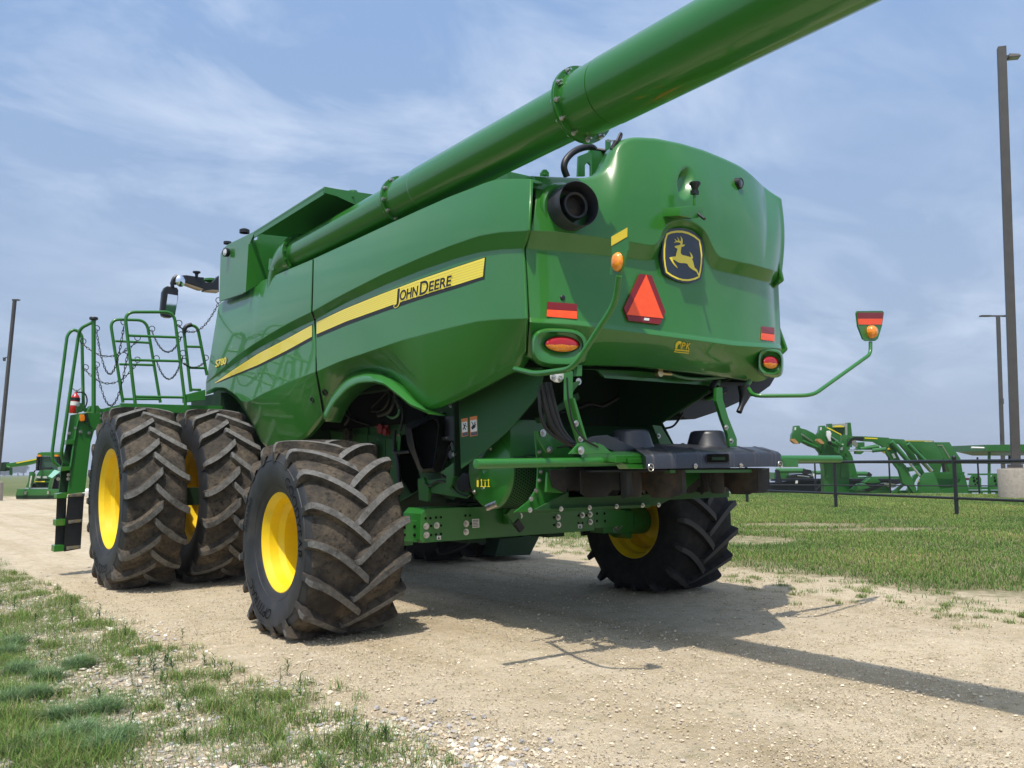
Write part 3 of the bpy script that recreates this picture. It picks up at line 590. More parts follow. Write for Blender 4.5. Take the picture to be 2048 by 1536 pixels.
# emblem with the leaping deer
EZ = lambda L: [(1315 + x / 12.8, 450 + y / 12.8) for x, y in L]
eo = EZ([(190, 165), (300, 112), (450, 85), (600, 83), (750, 110), (900, 165), (1030, 245), (1140, 335), (1165, 480), (1185, 650), (1190, 850), (1175, 1080), (1110, 1385), (1000, 1440), (880, 1475), (720, 1482), (560, 1450), (400, 1385), (280, 1310), (185, 1240), (150, 1080), (120, 900), (112, 680), (130, 450), (155, 290)])
yo = EZ([(230, 215), (340, 165), (500, 140), (650, 145), (800, 185), (950, 265), (1090, 385), (1120, 540), (1145, 750), (1140, 950), (1110, 1200), (1075, 1345), (960, 1400), (800, 1435), (650, 1430), (500, 1385), (340, 1305), (215, 1220), (180, 1050), (155, 850), (155, 600), (180, 380)])
yi = EZ([(265, 255), (360, 215), (500, 195), (640, 200), (780, 235), (920, 305), (1055, 405), (1085, 560), (1110, 750), (1105, 950), (1080, 1150), (1045, 1310), (930, 1360), (790, 1390), (660, 1385), (510, 1345), (370, 1275), (250, 1190), (215, 1040), (195, 850), (195, 620), (220, 400)])
deer = EZ([(440, 545), (480, 530), (585, 505), (590, 470), (575, 450), (530, 440), (480, 440), (420, 455), (440, 435), (470, 410), (450, 375), (435, 350), (465, 370), (495, 405), (530, 400), (525, 360), (500, 305), (530, 335), (555, 375), (560, 405), (600, 410), (605, 370), (600, 330), (585, 285), (620, 320), (640, 360), (645, 410), (640, 470), (635, 500), (665, 505), (710, 495), (690, 530), (650, 555), (618, 545), (605, 600), (595, 680), (600, 730), (640, 770), (720, 785), (790, 805), (850, 825), (860, 800), (845, 750), (820, 685), (860, 725), (895, 780), (910, 830), (905, 855), (885, 865), (910, 930), (935, 1030), (950, 1090), (1010, 1140), (1030, 1190), (1070, 1265), (1060, 1330), (1030, 1260), (1000, 1200), (970, 1180), (900, 1140), (830, 1090), (790, 1040), (765, 990), (700, 975), (620, 975), (560, 965), (500, 935), (440, 895), (385, 880), (420, 950), (470, 1020), (500, 1060), (515, 1105), (480, 1080), (430, 1030), (380, 960), (330, 880), (305, 840), (320, 825), (400, 810), (470, 805), (480, 740), (500, 660), (515, 605), (480, 590), (450, 570)])
pc, nc = HN(1366, 520, bvh_b); pc = pc + nc * 0.016
def onpl(x, y, o): d = ray(x, y); t = (pc + nc * o - CP).dot(nc) / d.dot(nc); return CP + d * t
m = MB(); F = [onpl(x, y, 0) for x, y in eo]; m.prism(F, -nc * 0.05, 0)
n = len(yo); m.add([onpl(x, y, 0.002) for x, y in yo] + [onpl(x, y, 0.002) for x, y in yi], [(i, (i + 1) % n, (i + 1) % n + n, i + n) for i in range(n)], 1)
m.prism([onpl(x, y, 0.003) for x, y in deer], -nc * 0.002, 2)
P_('emblem', m, ['decal_navy', 'decal_yellow', 'decal_yellow'])
# dealer sticker
m = MB(); arc = [(1350, 696.5)] + [(1350 + 0, 690), (1351, 686.5), (1353, 683.7), (1356, 681.8), (1359, 681.5), (1362.5, 683), (1361.5, 690), (1360, 697.3)]
plate('', arc, bvh_b, '', mb=m, off=0.003, th=0.001, mi=0)
ia = [(1354, 696.7), (1354.5, 692), (1356.5, 689), (1358.5, 687.5), (1360.8, 686.8), (1359.2, 697)]; plate('', ia, bvh_b, '', mb=m, off=0.0045, th=0.001, mi=1)
plate('', [(1349, 697.3), (1378, 700), (1377.6, 703), (1348.7, 700.3)], bvh_b, '', mb=m, off=0.003, th=0.001, mi=2)
plate('', [(1347.6, 702), (1377, 705.2), (1376.8, 706.8), (1347.5, 703.6)], bvh_b, '', mb=m, off=0.003, th=0.001, mi=0)
fat(m, 'P', [(1361.5, 696.5), (1368, 697.3), (1371, 684.8), (1364.5, 684)], bvh_b, 0.005, 2, d=0.35); fat(m, 'K', [(1371, 697.3), (1378, 698.4), (1380.5, 686), (1373.5, 685)], bvh_b, 0.005, 2, d=0.35)
S_(REARP, P_('dealer_sticker', m, ['decal_yellow', 'green_steel', 'yellow_film']))
# little plug, round lamp, camera bracket with its recess
p, n_ = HN(1125, 595.5, bvh_b); m = MB(); m.lathe(p, n_, [(0, 0.018), (0.008, 0.018), (0.012, 0.012), (0.012, 0)], 20); S_(REARP, P_('plug', m, 'black_plastic', smooth=40))
p, n_ = HN(1475, 367, bvh_b); n_ = Vector((0.25, -1, -0.1)).normalized(); m = MB(); m.lathe(p - n_ * 0.02, n_, [(0, 0.046), (0.05, 0.046), (0.056, 0.040), (0.05, 0.036)], 28, 0); m.lathe(p - n_ * 0.02, n_, [(0.05, 0.036), (0.055, 0.02), (0.056, 0)], 28, 1)
P_('work_light', m, ['black_plastic', 'glass_dark'], smooth=40)
p, n_ = HN(1380, 414, bvh_b); m = MB()
b0 = [UY(x, y, p.y - 0.16) for x, y in ((1361, 414), (1385, 411), (1407, 411), (1408, 422), (1396, 436), (1385, 437), (1359, 431))]
m.prism(b0, (-0.0, 0.17, 0.03)); m.tube([UY(1389, 412, p.y - 0.13), UY(1390, 384, p.y - 0.13)], 0.014, 10)
br = P_('camera_bracket', m, 'green_paint', smooth=30, bevel=0.008)
m = MB(); cpos = UY(1390, 376, p.y - 0.13); m.lathe(cpos - Vector((0, 0, 0.04)), (0, 0, 1), [(0, 0.0), (0, 0.02), (0.04, 0.024), (0.065, 0.042), (0.08, 0.042), (0.084, 0.036), (0.084, 0)], 20); m.box(tuple(cpos + Vector((-0.03, -0.02, -0.05))), tuple(cpos + Vector((0.02, 0.02, -0.02))))
S_(br, P_('camera_mount', m, 'black_plastic', smooth=40)); m = MB(); m.tube([UY(1395, 427, p.y - 0.15), UY(1409, 438, p.y - 0.22)], 0.012, 10); S_(br, P_('grip_pin', m, 'black_plastic', smooth=40))
# exhaust outlet
p, n_ = HN(1138, 420, bvh_b); ax = Vector((-0.17, -1, 0.02)).normalized(); p = p + Vector((0, 0.06, 0)); m = MB()
m.lathe(p, ax, [(-0.02, 0.215), (0.035, 0.20), (0.055, 0.18), (0.05, 0.16)], 56, 0); ex = P_('exhaust_collar', m, 'green_paint', smooth=50)
m = MB(); m.lathe(p, ax, [(0.0, 0.157), (0.21, 0.158), (0.215, 0.154), (0.21, 0.150), (0.02, 0.148), (0.01, 0.0)], 56, 0)
m.lathe(p, ax, [(0.02, 0.095), (0.17, 0.095), (0.175, 0.09), (0.17, 0.075), (0.10, 0.072)], 40, 1); m.lathe(p, ax, [(0.11, 0.075), (0.12, 0.04), (0.12, 0)], 40, 2)
P_('exhaust_pipe', m, ['grey_plastic', 'black_plastic', 'steel_dirty'], smooth=40)

# tail lights in their raised bezels
def taillight(cx, cy, ow, oh, lx, ly, lw, lh, Yp, sk):
    N_ = 48
    def loop(c, a, b, e, yoff):
        out = []
        for k in range(N_):
            t = 2 * PI * k / N_; ct, st = math.cos(t), math.sin(t)
            x = math.copysign(abs(ct) ** e, ct) * a; y = math.copysign(abs(st) ** e, st) * b
            out.append(UY(c[0] + x, c[1] + y + sk * x, Yp + yoff))
        return out + [out[0]]
    m = MB(); m.grid([loop((cx, cy + 2), ow * 1.06, oh * 1.10, 0.62, 0.16), loop((cx, cy), ow, oh, 0.62, 0.0), loop((cx, cy), ow * 0.94, oh * 0.92, 0.64, -0.022), loop((cx, cy), ow * 0.86, oh * 0.82, 0.68, -0.022), loop((lx, ly), lw * 1.18, lh * 1.5, 0.8, 0.012), loop((lx, ly), lw * 1.03, lh * 1.06, 1.0, 0.022)])
    bz = P_('tail_light', m, 'green_paint', smooth=60, recalc=True)
    m = MB(); R_ = []
    for k, (s_, yo_) in enumerate(((1.06, 0.015), (0.98, 0.0), (0.80, -0.012), (0.5, -0.018), (0.02, -0.020))): R_.append(loop((lx, ly), lw * s_, lh * s_, 1.0, yo_))
    o = 0; m.grid(R_)
    zc = ly + 1
    for i, f in enumerate(m.f):
        c = sum((V3(m.v[j]) for j in f), Vector()) / 4; d = c - CP; py = 768 - FPX * d.dot(UP) / d.dot(FW); px = 1024 + FPX * d.dot(RT) / d.dot(FW)
        m.m[i] = 2 if i < N_ else (1 if py > ly + 0.08 * lh + sk * (px - lx) else 0)
    S_(bz, P_('lens', m, ['red_lens', 'amber_lens', 'black_plastic'], smooth=60))
taillight(1120, 694, 55, 37, 1124, 688.5, 34, 15.5, UY(1120, 680, 4.66).y, 0.03)
taillight(1541, 724, 25, 26.5, 1541, 725, 16, 13, 4.66, 0.06)

# arms with warning lamps
m = MB(); path = [UY(1030, 738, 4.75), UY(1072, 748, 4.35), UY(1146, 738, 3.90), UY(1231, 606, 3.60), UY(1238, 552, 3.54)]
m.tube(fillet(path, 0.10), 0.0175, 14); la = P_('lamp_arm', m, 'green_steel', smooth=60)
m = MB(); Xp = 3.33
pl = [UX(1222, 473, Xp), UX(1232, 464, Xp), UX(1242, 458, Xp), UX(1255, 454, Xp), UX(1256, 470, Xp), UX(1255.5, 500, Xp), UX(1247, 532, Xp), UX(1238, 553, Xp), UX(1220, 549, Xp), UX(1219, 545, Xp), UX(1224, 515, Xp)]
m.prism(pl, (0.012, 0, 0), 0); m.prism([UX(1222.5, 473.5, Xp - .003), UX(1254.6, 455, Xp - .003), UX(1254.3, 473.5, Xp - .003), UX(1222.5, 492, Xp - .003)], (0.002, 0, 0), 1)
lp = P_('lamp_plate', m, ['green_steel', 'yellow_film']); S_(la, lp)
m = MB(); c0 = UX(1236, 524, Xp); m.lathe(c0 + Vector((0.012, 0, 0)), (-1, 0, 0), [(0, 0.040), (0.02, 0.040), (0.038, 0.030), (0.046, 0.012), (0.047, 0)], 24); m.v = [(x, y, c0.z + (z - c0.z) * 1.35) for x, y, z in m.v]
S_(la, P_('amber_lamp', m, 'amber_lens', smooth=50))
m = MB(); path = [UY(1498, 778, 4.62), UY(1506, 792, 4.5), UY(1625, 791, 4.20), UY(1741, 708, 4.26), UY(1741, 684, 4.27)]
m.tube(fillet(path, 0.09), 0.0155, 14); ra = P_('lamp_arm', m, 'green_steel', smooth=60)
m = MB(); Yp = 4.27; m.prism([UY(x, y, Yp) for x, y in ((1713, 626), (1715, 622), (1765, 621.5), (1768, 625), (1764, 652), (1756, 678), (1750, 682), (1732, 682), (1726, 678), (1716, 652))], (0, 0.012, 0), 0)
m.prism([UY(x, y, Yp - .003) for x, y in ((1715, 625), (1766.5, 625), (1765.5, 637), (1716, 637))], (0, 0.002, 0), 1); m.prism([UY(x, y, Yp - .003) for x, y in ((1716, 637.3), (1765.4, 637.3), (1763.6, 649), (1717.6, 649))], (0, 0.002, 0), 2)
S_(ra, P_('lamp_plate', m, ['green_steel', 'darkred_film', 'orange_film']))
m = MB(); m.lathe(UY(1741, 664, Yp), (0, -1, 0), [(0, 0.054), (0.03, 0.052), (0.05, 0.036), (0.055, 0)], 28); S_(ra, P_('amber_lamp', m, 'amber_lens', smooth=50))

# ------------------------------------------------------------------ unloading auger
AX, AZ = 3.80, 3.642
def acyl(m, y0, y1, r, mi=0, segs=72): m.lathe((AX, y0, AZ), (0, -1, 0), [(0, r), (y0 - y1, r)], segs, mi)
m = MB(); acyl(m, 9.00, 6.81, 0.166); acyl(m, 6.79, 6.40, 0.182); m.lathe((AX, 6.40, AZ), (0, -1, 0), [(0, 0.182), (0.012, 0.187), (0.03, 0.187)], 72); acyl(m, 6.37, 4.38, 0.187)
au = P_('unloading_auger', m, 'green_paint', smooth=50)
m = MB(); acyl(m, 4.36, 4.10, 0.219); m.lathe((AX, 4.10, AZ), (0, -1, 0), [(0, 0.219), (0.002, 0.214), (0.012, 0.214), (0.014, 0.222)], 72); acyl(m, 4.086, 0.35, 0.222)
m.lathe((AX, 0.35, AZ), (0, -1, 0), [(0, 0.222), (0.1, 0.21), (0.1, 0.20), (0.0, 0.20)], 72); S_(au, P_('outer_tube', m, 'green_paint', smooth=50))
def flange(yc, r, nb, rot=0):
    m = MB(); m.lathe((AX, yc + 0.015, AZ), (0, -1, 0), [(0, r - 0.05), (0, r), (0.012, r), (0.0121, r - 0.01), (0.017, r - 0.01), (0.0171, r), (0.03, r), (0.03, r - 0.05)], 72)
    fl = S_(au, P_('flange', m, 'green_paint', smooth=35)); m = MB()
    for k in range(nb):
        m = MB(); a = 2 * PI * k / nb + rot; c = Vector((AX + (r - 0.018) * math.cos(a), yc, AZ + (r - 0.018) * math.sin(a))); m.hexnut(c + Vector((0, -0.015, 0)), (0, -1, 0), 0.013, 0.016); m.cyl(c + Vector((0, 0.03, 0)), c + Vector((0, -0.055, 0)), 0.008, 8); m.hexnut(c + Vector((0, 0.015, 0)), (0, 1, 0), 0.013, 0.014); S_(fl, P_('bolt', m, 'zinc', smooth=35))
flange(6.80, 0.212, 12, 0.13); flange(4.37, 0.256, 12, 0.1)
# elbow at the front end of the auger, with its ring of bolts
m = MB(); m.lathe((AX, 9.06, AZ), (0, -1, 0), [(0, 0.16), (0, 0.215), (0.06, 0.215), (0.06, 0.16)], 48)
for k in range(14):
    a = 2 * PI * k / 14; m.hexnut((AX + 0.192 * math.cos(a), 9.00, AZ + 0.192 * math.sin(a)), (0, -1, 0), 0.014, 0.016)
pts = [Vector((AX, 9.05, AZ)), Vector((AX, 9.2, AZ)), Vector((AX + 0.02, 9.40, AZ - 0.06)), Vector((AX + 0.04, 9.54, AZ - 0.22)), Vector((AX + 0.05, 9.58, AZ - 0.5))]
m.tube(crv(pts, 20), 0.195, 32); S_(au, P_('auger_elbow', m, 'green_paint', smooth=45))
m = MB(); m.prism([UX(x, y, 3.63) for x, y in ((538, 517), (548, 518), (547, 541), (536, 540))], (0.03, 0, 0)); m.prism([UX(x, y, 3.68) for x, y in ((539, 540), (548, 540), (541, 558), (536, 556))], (0.02, 0, 0)); P_('pivot_bracket', m, 'green_steel', bevel=0.004)
for o_ in [au] + list(au.children_recursive):
    for v_ in o_.data.vertices: v_.co.z += 0.019 * (5.0 - v_.co.y)
# cradle for the auger on the rear deck, cable loop
m = MB(); m.prism([UY(x, y, 5.25) for x, y in ((1158, 312), (1178, 304), (1182, 296), (1196, 302), (1197, 352), (1182, 352), (1182, 330), (1176, 324), (1170, 330), (1170, 352), (1156, 352))], (0, 0.02, 0)); P_('auger_cradle', m, 'green_steel'); m = MB()
m.prism([UY(x, y, 5.05) for x, y in ((1184, 300), (1222, 306), (1221, 322), (1206, 318), (1201, 325), (1199, 342), (1214, 334), (1210, 346), (1190, 352), (1184, 352))], (0, 0.02, 0)); m.bar(UY(1216, 300, 4.95), UY(1216, 280, 4.95), 0.03, 0.03); P_('auger_cradle', m, 'green_steel')
m = MB(); m.tube(crv([UY(1134, 354, 5.1), UY(1128, 335, 5.1), UY(1133, 318, 5.1), UY(1150, 302, 5.1), UY(1172, 294, 5.1), UY(1186, 296, 5.1), UY(1195, 312, 5.1), UY(1196, 335, 5.1), UY(1186, 352, 5.1)], 40), 0.026, 10)
m.tube(crv([UY(1190, 299, 5.1), UY(1205, 301, 5.05), UY(1224, 305, 5.0)], 8), 0.016, 8); P_('cable_loop', m, 'hose_black', smooth=60)
m = MB(); m.tube([UY(1224, 300, 4.8), UY(1233, 284, 4.78)], 0.022, 8); m.tube(crv([UY(1233, 284, 4.78), UY(1237, 275, 4.78), UY(1241, 267, 4.78), UY(1243, 270, 4.78), UY(1240, 278, 4.78), UY(1235, 284, 4.78)], 20), 0.010, 8); P_('hook', m, 'hose_black', smooth=60)
m = MB()
for k in range(8): c = UY(1216 + k * 4.2, 281.5 + k * 0.25, 4.8); m.tube(fillet([c + Vector((-0.012, 0, 0.006)), c + Vector((0.012, 0, 0.006)), c + Vector((0.012, 0, -0.006)), c + Vector((-0.012, 0, -0.006)), c + Vector((-0.012, 0, 0.006))], 0.004), 0.003, 6)
P_('safety_chain', m, 'zinc')
m = MB(); m.prism([UY(x, y, 5.4) for x, y in ((1083, 354), (1083, 345), (1087, 339), (1093, 339), (1098, 345), (1098, 355))], (0, 0.02, 0)); m.hexnut(UY(1089, 350, 5.38), (0, -1, 0), 0.014, 0.012); P_('lift_eye', m, 'green_steel')
# grain tank: flat front wall, tall corner panel, folding cover
m = MB(); m.prism([UX(x, y, 3.60) for x, y in ((438, 603), (441, 508), (446, 498), (455, 489), (510, 462), (507, 470), (502, 480), (496, 497), (493, 580), (486, 587))], (0.03, 0, 0)); tk = P_('tank_corner_panel', m, 'green_paint', bevel=0.006)
p0 = UX(456, 505.5, 3.585); m = MB(); m.lathe(p0, (-1, -0.25, 0), [(0, 0.052), (0.045, 0.056), (0.05, 0.048)], 28, 0); m.lathe(p0, (-1, -0.25, 0), [(0.042, 0.048), (0.05, 0.03), (0.052, 0)], 28, 1); P_('work_light', m, ['black_plastic', 'lamp_glass'], smooth=40)
m = MB(); m.box((3.70, 10.0, 3.2), (2 * CL - 3.70, 10.06, 4.05)); m.box((4.30, 5.9, 3.22), (2 * CL - 4.2, 10.0, 3.72)); m.box((3.66, 10.06, 3.2), (2 * CL - 3.66, 11.05, 3.92)); m.box((4.25, 7.1, 3.7), (2 * CL - 4.2, 10.0, 3.98)); P_('grain_tank', m, 'green_steel', bevel=0.01)
m = MB(); m.prism([UY(x, y, 10.0) for x, y in ((497, 488), (519, 476), (519, 568), (491, 584))], (0, 0.04, 0)); P_('tank_post', m, 'green_paint', bevel=0.004)
def px(P): d = V3(P) - CP; return 1024 + FPX * d.dot(RT) / d.dot(FW), 768 - FPX * d.dot(UP) / d.dot(FW)
# folding cover: a shallow tray on edge above the auger
ya, yb = UX(508, 463, 3.55).y, UX(648, 374, 3.55).y; za, zb = UX(508, 463, 3.55).z, UX(648, 374, 3.55).z
m = MB(); X0, X1 = 3.55, 4.15
def slab(m, pts, t, mi=0): m.prism(pts, t, mi)
slab(m, [(X0, ya, za), (X0, yb, zb), (X1, yb, zb + 0.02), (X1, ya, za + 0.02)], (0, 0, -0.02)); slab(m, [(X0, ya, za), (X0, yb, zb), (X0, yb, zb - 0.07), (X0, ya, za - 0.07)], (0.012, 0, 0)) if False else slab(m, [(X0 + .002, ya, za - .022), (X0 + .002, yb + .014, zb - .022), (X0 + .002, yb + .014, zb - 0.07), (X0 + .002, ya, za - 0.07)], (0.012, 0, 0))
slab(m, [(X0, yb - .014, zb), (X1, yb - .014, zb + 0.0), (X1, yb - .014, zb - 0.14), (X0 + 0.35, yb - .014, zb - 0.13), (X0 + 0.12, yb - .014, zb - 0.07), (X0, yb - .014, zb - 0.06)], (0, 0.012, 0)); m.box((X1, yb + .02, zb - 0.10), (2 * CL - X0, ya, zb - 0.02))
m.hexnut((X0 + 0.3, yb - 0.012, zb - 0.05), (0, -1, 0), 0.012, 0.012); m.hexnut((X0 + 0.5, yb - 0.012, zb - 0.06), (0, -1, 0), 0.012, 0.012); m.ring((X0 + 0.33, yb + 0.05, zb), (0, 0, 0.03), 0.05, 0.045, 12)
P_('tank_cover', m, 'green_steel')
m = MB(); m.lathe(UX(489, 463, 3.7), (0, 0, 1), [(-0.02, 0.06), (0.02, 0.06), (0.035, 0.03), (0.037, 0)], 16); P_('roof_knob', m, 'black_plastic', smooth=50); m = MB(); m.lathe(UX(455, 485, 3.8), (0, 0, 1), [(-0.02, 0.05), (0.01, 0.05), (0.02, 0)], 16); P_('roof_knob', m, 'black_plastic', smooth=50)
# cab behind the tank, engine deck rails
m = MB(); m.box((4.40, 11.6, 1.9), (2 * CL - 4.40, 12.9, 3.3), 0); m.box((4.36, 11.6, 3.3), (2 * CL - 4.36, 13.0, 3.5), 1); P_('cab', m, ['glass_cab', 'green_paint'], bevel=0.02)
m = MB(); m.bar((4.5, 10.7, 0.95), (5.46, 10.7, 0.95), 0.36, 0.36); m.bar((2.75, 10.7, 0.955), (7.2, 10.7, 0.955), 0.2, 0.2); P_('front_axle', m, 'green_dark')
m = MB(); m.box((4.35, 11.4, 0.75), (5.6, 13.2, 1.7)); P_('feeder_house', m, 'green_dark', bevel=0.02)

# ------------------------------------------------------------------ under the bodywork
SHX = 0.26
def UXs(x, y, v): return UX(x, y, v + SHX if v < 4.0 else v + 0.2 if v < 4.1 else v)
def poly(name, pxs, ax, val, th, mats='green_steel', mb=None, mi=0, bevel=0.0, parent=None, **k):
    if ax == 'X' and val < 4.1: val += SHX if val < 4.0 else 0.2
    m = mb or MB(); v = Vector((th, 0, 0)) if ax == 'X' else Vector((0, th, 0)); m.prism([U(x, y, ax, val) for x, y in pxs], v, mi)
    if mb is not None: return mb
    o = P_(name, m, mats, bevel=bevel, **k); 
    if parent: S_(parent, o)
    return o
def bolts(name, pts, ax, val, r=0.014, parent=None, mats='zinc', h=0.012):
    m = MB(); n_ = (-1, 0, 0) if ax == 'X' else (0, -1, 0)
    if ax == 'X' and val < 4.1: val += SHX
    for x, y in pts:
        m = MB(); m.hexnut(U(x, y, ax, val), n_, r, h); o = P_('bolt', m, mats, smooth=35)
        if parent: S_(parent, o)
    return o
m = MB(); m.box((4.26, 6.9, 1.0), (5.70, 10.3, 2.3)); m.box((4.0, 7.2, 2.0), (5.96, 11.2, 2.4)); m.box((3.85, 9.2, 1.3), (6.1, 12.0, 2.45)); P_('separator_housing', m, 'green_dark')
w1 = poly('side_wall', [(690, 740), (925, 740), (925, 980), (905, 1000), (848, 975), (800, 1003), (790, 1010), (690, 980)], 'X', 4.02, 0.01, 'green_dusty_shaded')
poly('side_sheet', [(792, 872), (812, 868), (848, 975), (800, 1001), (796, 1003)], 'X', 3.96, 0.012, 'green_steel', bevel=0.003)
poly('side_sheet', [(660, 862), (760, 872), (790, 880), (795, 1000), (800, 1003), (690, 1000)], 'X', 4.00, 0.01, 'green_dusty_shaded')
poly('lower_brace', [(848, 962), (915, 952), (940, 990), (930, 997), (860, 985), (848, 975)], 'X', 3.90, 0.02, 'green_steel', bevel=0.004)
m = MB(); poly('', [(835, 958), (846, 955), (857, 978), (856, 1003), (838, 1000)], 'X', 3.88, 0.03, mb=m); poly('', [(872, 826), (884, 824), (892, 940), (878, 945)], 'X', 3.92, 0.03, mb=m); poly('', [(880, 945), (908, 925), (913, 935), (899, 978), (890, 975), (893, 952)], 'X', 3.84, 0.02, mb=m)
poly('', [(893, 865), (915, 862), (922, 935), (905, 945)], 'X', 3.95, 0.02, mb=m); P_('hanger_bracket', m, 'green_steel', bevel=0.003)
# black duct with its flared mouth
Xd = 3.78; fo = [(808, 852), (825, 842), (865, 831), (878, 833), (882, 850), (877, 900), (869, 943), (843, 946), (836, 938), (815, 890)]
fi = [(823, 858), (835, 851), (866, 836), (875, 839), (878, 852), (873, 900), (866, 937), (846, 939), (841, 932), (829, 895)]
m = MB(); a = [UXs(x, y, Xd + 0.05) for x, y in fo]; b = [UXs(x, y, Xd) for x, y in fi]; c = [UXs(x * .92 + 68, y * .96 + 36, Xd + 0.12) for x, y in fi]; d = [p + Vector((0.2, 0, 0)) for p in a]
m.grid([q + [q[0]] for q in (d, a, b, c)]); m.add(c, [tuple(range(len(c)))], 1); P_('air_duct', m, ['black_plastic', 'void_black'], smooth=40)
poly('control_box', [(889, 836), (892, 832), (919, 832), (920, 880), (892, 883), (889, 880)], 'X', 3.84, 0.08, 'black_plastic', bevel=0.006)
m = MB(); m.bar(UXs(904, 886, 3.83), UXs(911, 908, 3.83), 0.02, 0.035); m.ring(UXs(909, 909, 3.84), (-0.04, 0, 0), 0.035, 0.035, 16); P_('tension_arm', m, 'grey_plastic', smooth=40)
m = MB(); m.tube([UXs(886, 877, 3.84), UXs(897, 876, 3.84)], 0.016, 10); P_('bolt', m, 'zinc', smooth=35); m = MB(); m.hexnut(UXs(909, 909, 3.80), (-1, 0, 0), 0.016, 0.014); P_('bolt', m, 'zinc', smooth=35)
poly('canister', [(912, 965), (925, 945), (937, 950), (938, 975), (925, 985), (915, 980)], 'X', 3.80, 0.18, 'black_plastic', bevel=0.01)
m = MB(); m.tube([UXs(740, 842, 3.9), UXs(770, 858, 3.9)], 0.026, 10); m.tube([UXs(765, 862, 3.9), UXs(779, 843, 3.9)], 0.024, 10); m.ring(UXs(768, 858, 3.9), (-0.05, 0, 0), 0.05, 0.05, 12); m.ring(UXs(778, 864, 3.9), (-0.05, 0, 0), 0.035, 0.035, 12); P_('brake_lever', m, 'red_old', smooth=40)
# valve block and hoses above the rear wheel
m = MB(); m.prism([UXs(x, y, 4.0) for x, y in ((714, 768), (740, 766), (742, 812), (745, 826), (712, 826))], (0.14, 0, 0)); P_('valve_block', m, 'grey_plastic', bevel=0.01)
m = MB()
for q in ([(688, 800), (686, 815), (700, 818), (712, 818)], [(722, 826), (724, 845), (730, 850)], [(736, 826), (736, 846)]): m.tube(fillet([UXs(x, y, 3.95) for x, y in q], 0.05), 0.016, 8)
for x, y in ((700, 812), (722, 806), (732, 815), (726, 822), (742, 824)): m.hexnut(UXs(x, y, 3.97), (-1, 0, 0), 0.02, 0.03)
P_('hydraulic_fittings', m, 'zinc_yellow', smooth=40)
m = MB()
for q, r in (([(768, 766), (752, 790), (740, 805), (736, 818)], .010), ([(776, 768), (774, 785), (755, 805), (745, 815)], .014), ([(785, 772), (790, 800), (780, 822), (758, 830)], .030), ([(780, 775), (779, 800), (765, 820), (745, 822)], .02), ([(790, 860), (788, 895), (792, 905), (820, 903)], .016), ([(792, 905), (796, 930), (798, 960), (800, 975)], .02), ([(900, 890), (892, 920), (885, 950), (905, 960)], .012), ([(850, 966), (860, 972), (875, 962), (900, 968), (915, 985), (935, 992)], .009)):
    P_('hose', MB().tube(crv([UXs(x, y, 3.88) for x, y in q], 18), r, 8), 'hose_black', smooth=60)
m = MB(); m.tube(crv([UXs(789, 782, 3.84), UXs(793, 800, 3.84), UXs(799, 816, 3.84)], 8), 0.018, 10); P_('hose_end', m, 'zinc', smooth=50)
m = MB(); m.tube(crv([UXs(799, 818, 3.84), UXs(796, 830, 3.84), UXs(785, 836, 3.86), UXs(775, 832, 3.88)], 12), 0.012, 8); P_('green_hose', m, 'hose_green', smooth=60)
bolts('bolts', [(681, 826), (681, 830), (707, 828), (758, 879), (798, 869), (785, 932), (797, 930), (797, 989), (797, 975), (903, 936), (889, 972), (902, 812), (886, 850)], 'X', 3.95, 0.012)
P_('arch_dark_box', MB().box(tuple(UX(800, 845, 4.16)), (4.3, UX(668, 845, 4.16).y, 2.12)), 'black_plastic', bevel=0.02)  # box added to darken the arch, in place of the black machinery
P_('guard_and_shade_sheet', MB().prism([UX(x, y, 4.13) for x, y in ((640, 860), (668, 800), (712, 764), (760, 764), (800, 790), (850, 826), (846, 846), (770, 850), (700, 858))], (0.02, 0, 0)), 'void_black')  # black sheet added behind the arch opening to stand for its shade
m = MB()
for k_, (x0, y0, x1, y1) in enumerate(((700, 850, 700, 990), (735, 845, 735, 990), (770, 880, 770, 990), (812, 770, 812, 865))): m = MB(); m.bar(UX(x0, y0, 4.20), UX(x1, y1, 4.20), 0.03, 0.02, upv=(1, 0, 0)); P_('stiffener', m, 'green_dusty_shaded')
for x, y, r_ in ((745, 905, .10), (700, 870, .07)): m = MB(); c_ = UX(x, y, 4.14); m.lathe(c_, (-1, 0, 0), [(0, r_), (.012, r_), (.016, r_ - .02), (.03, r_ - .02), (.034, r_), (.046, r_), (.046, .02), (.06, .02), (.06, 0)], 32); P_('pulley', m, 'steel_dirty', smooth=35)
m = MB(); m.tube(crv([UX(700, 880, 4.08), UX(720, 900, 4.08), UX(745, 915, 4.08)], 6), .012, 6); P_('drive_belt', m, 'hose_black')
for q_3 in ([(655, 800), (690, 812), (700, 830), (690, 850)], [(668, 800), (700, 835), (740, 850)], [(800, 800), (806, 830), (800, 862)], [(690, 760), (760, 772), (800, 805)]): P_('hose', MB().tube(crv([UX(x, y, 4.12) for x, y in q_3], 14), 0.013, 8), 'hose_black', smooth=60)
P_('bracket', MB().prism([UX(x, y, 4.14) for x, y in ((676, 826), (720, 828), (720, 838), (690, 842), (676, 838))], (0.02, 0, 0)), 'green_steel', bevel=0.003); P_('bracket', MB().prism([UX(x, y, 4.14) for x, y in ((768, 790), (800, 782), (802, 800), (780, 806))], (0.02, 0, 0)), 'green_steel', bevel=0.003)
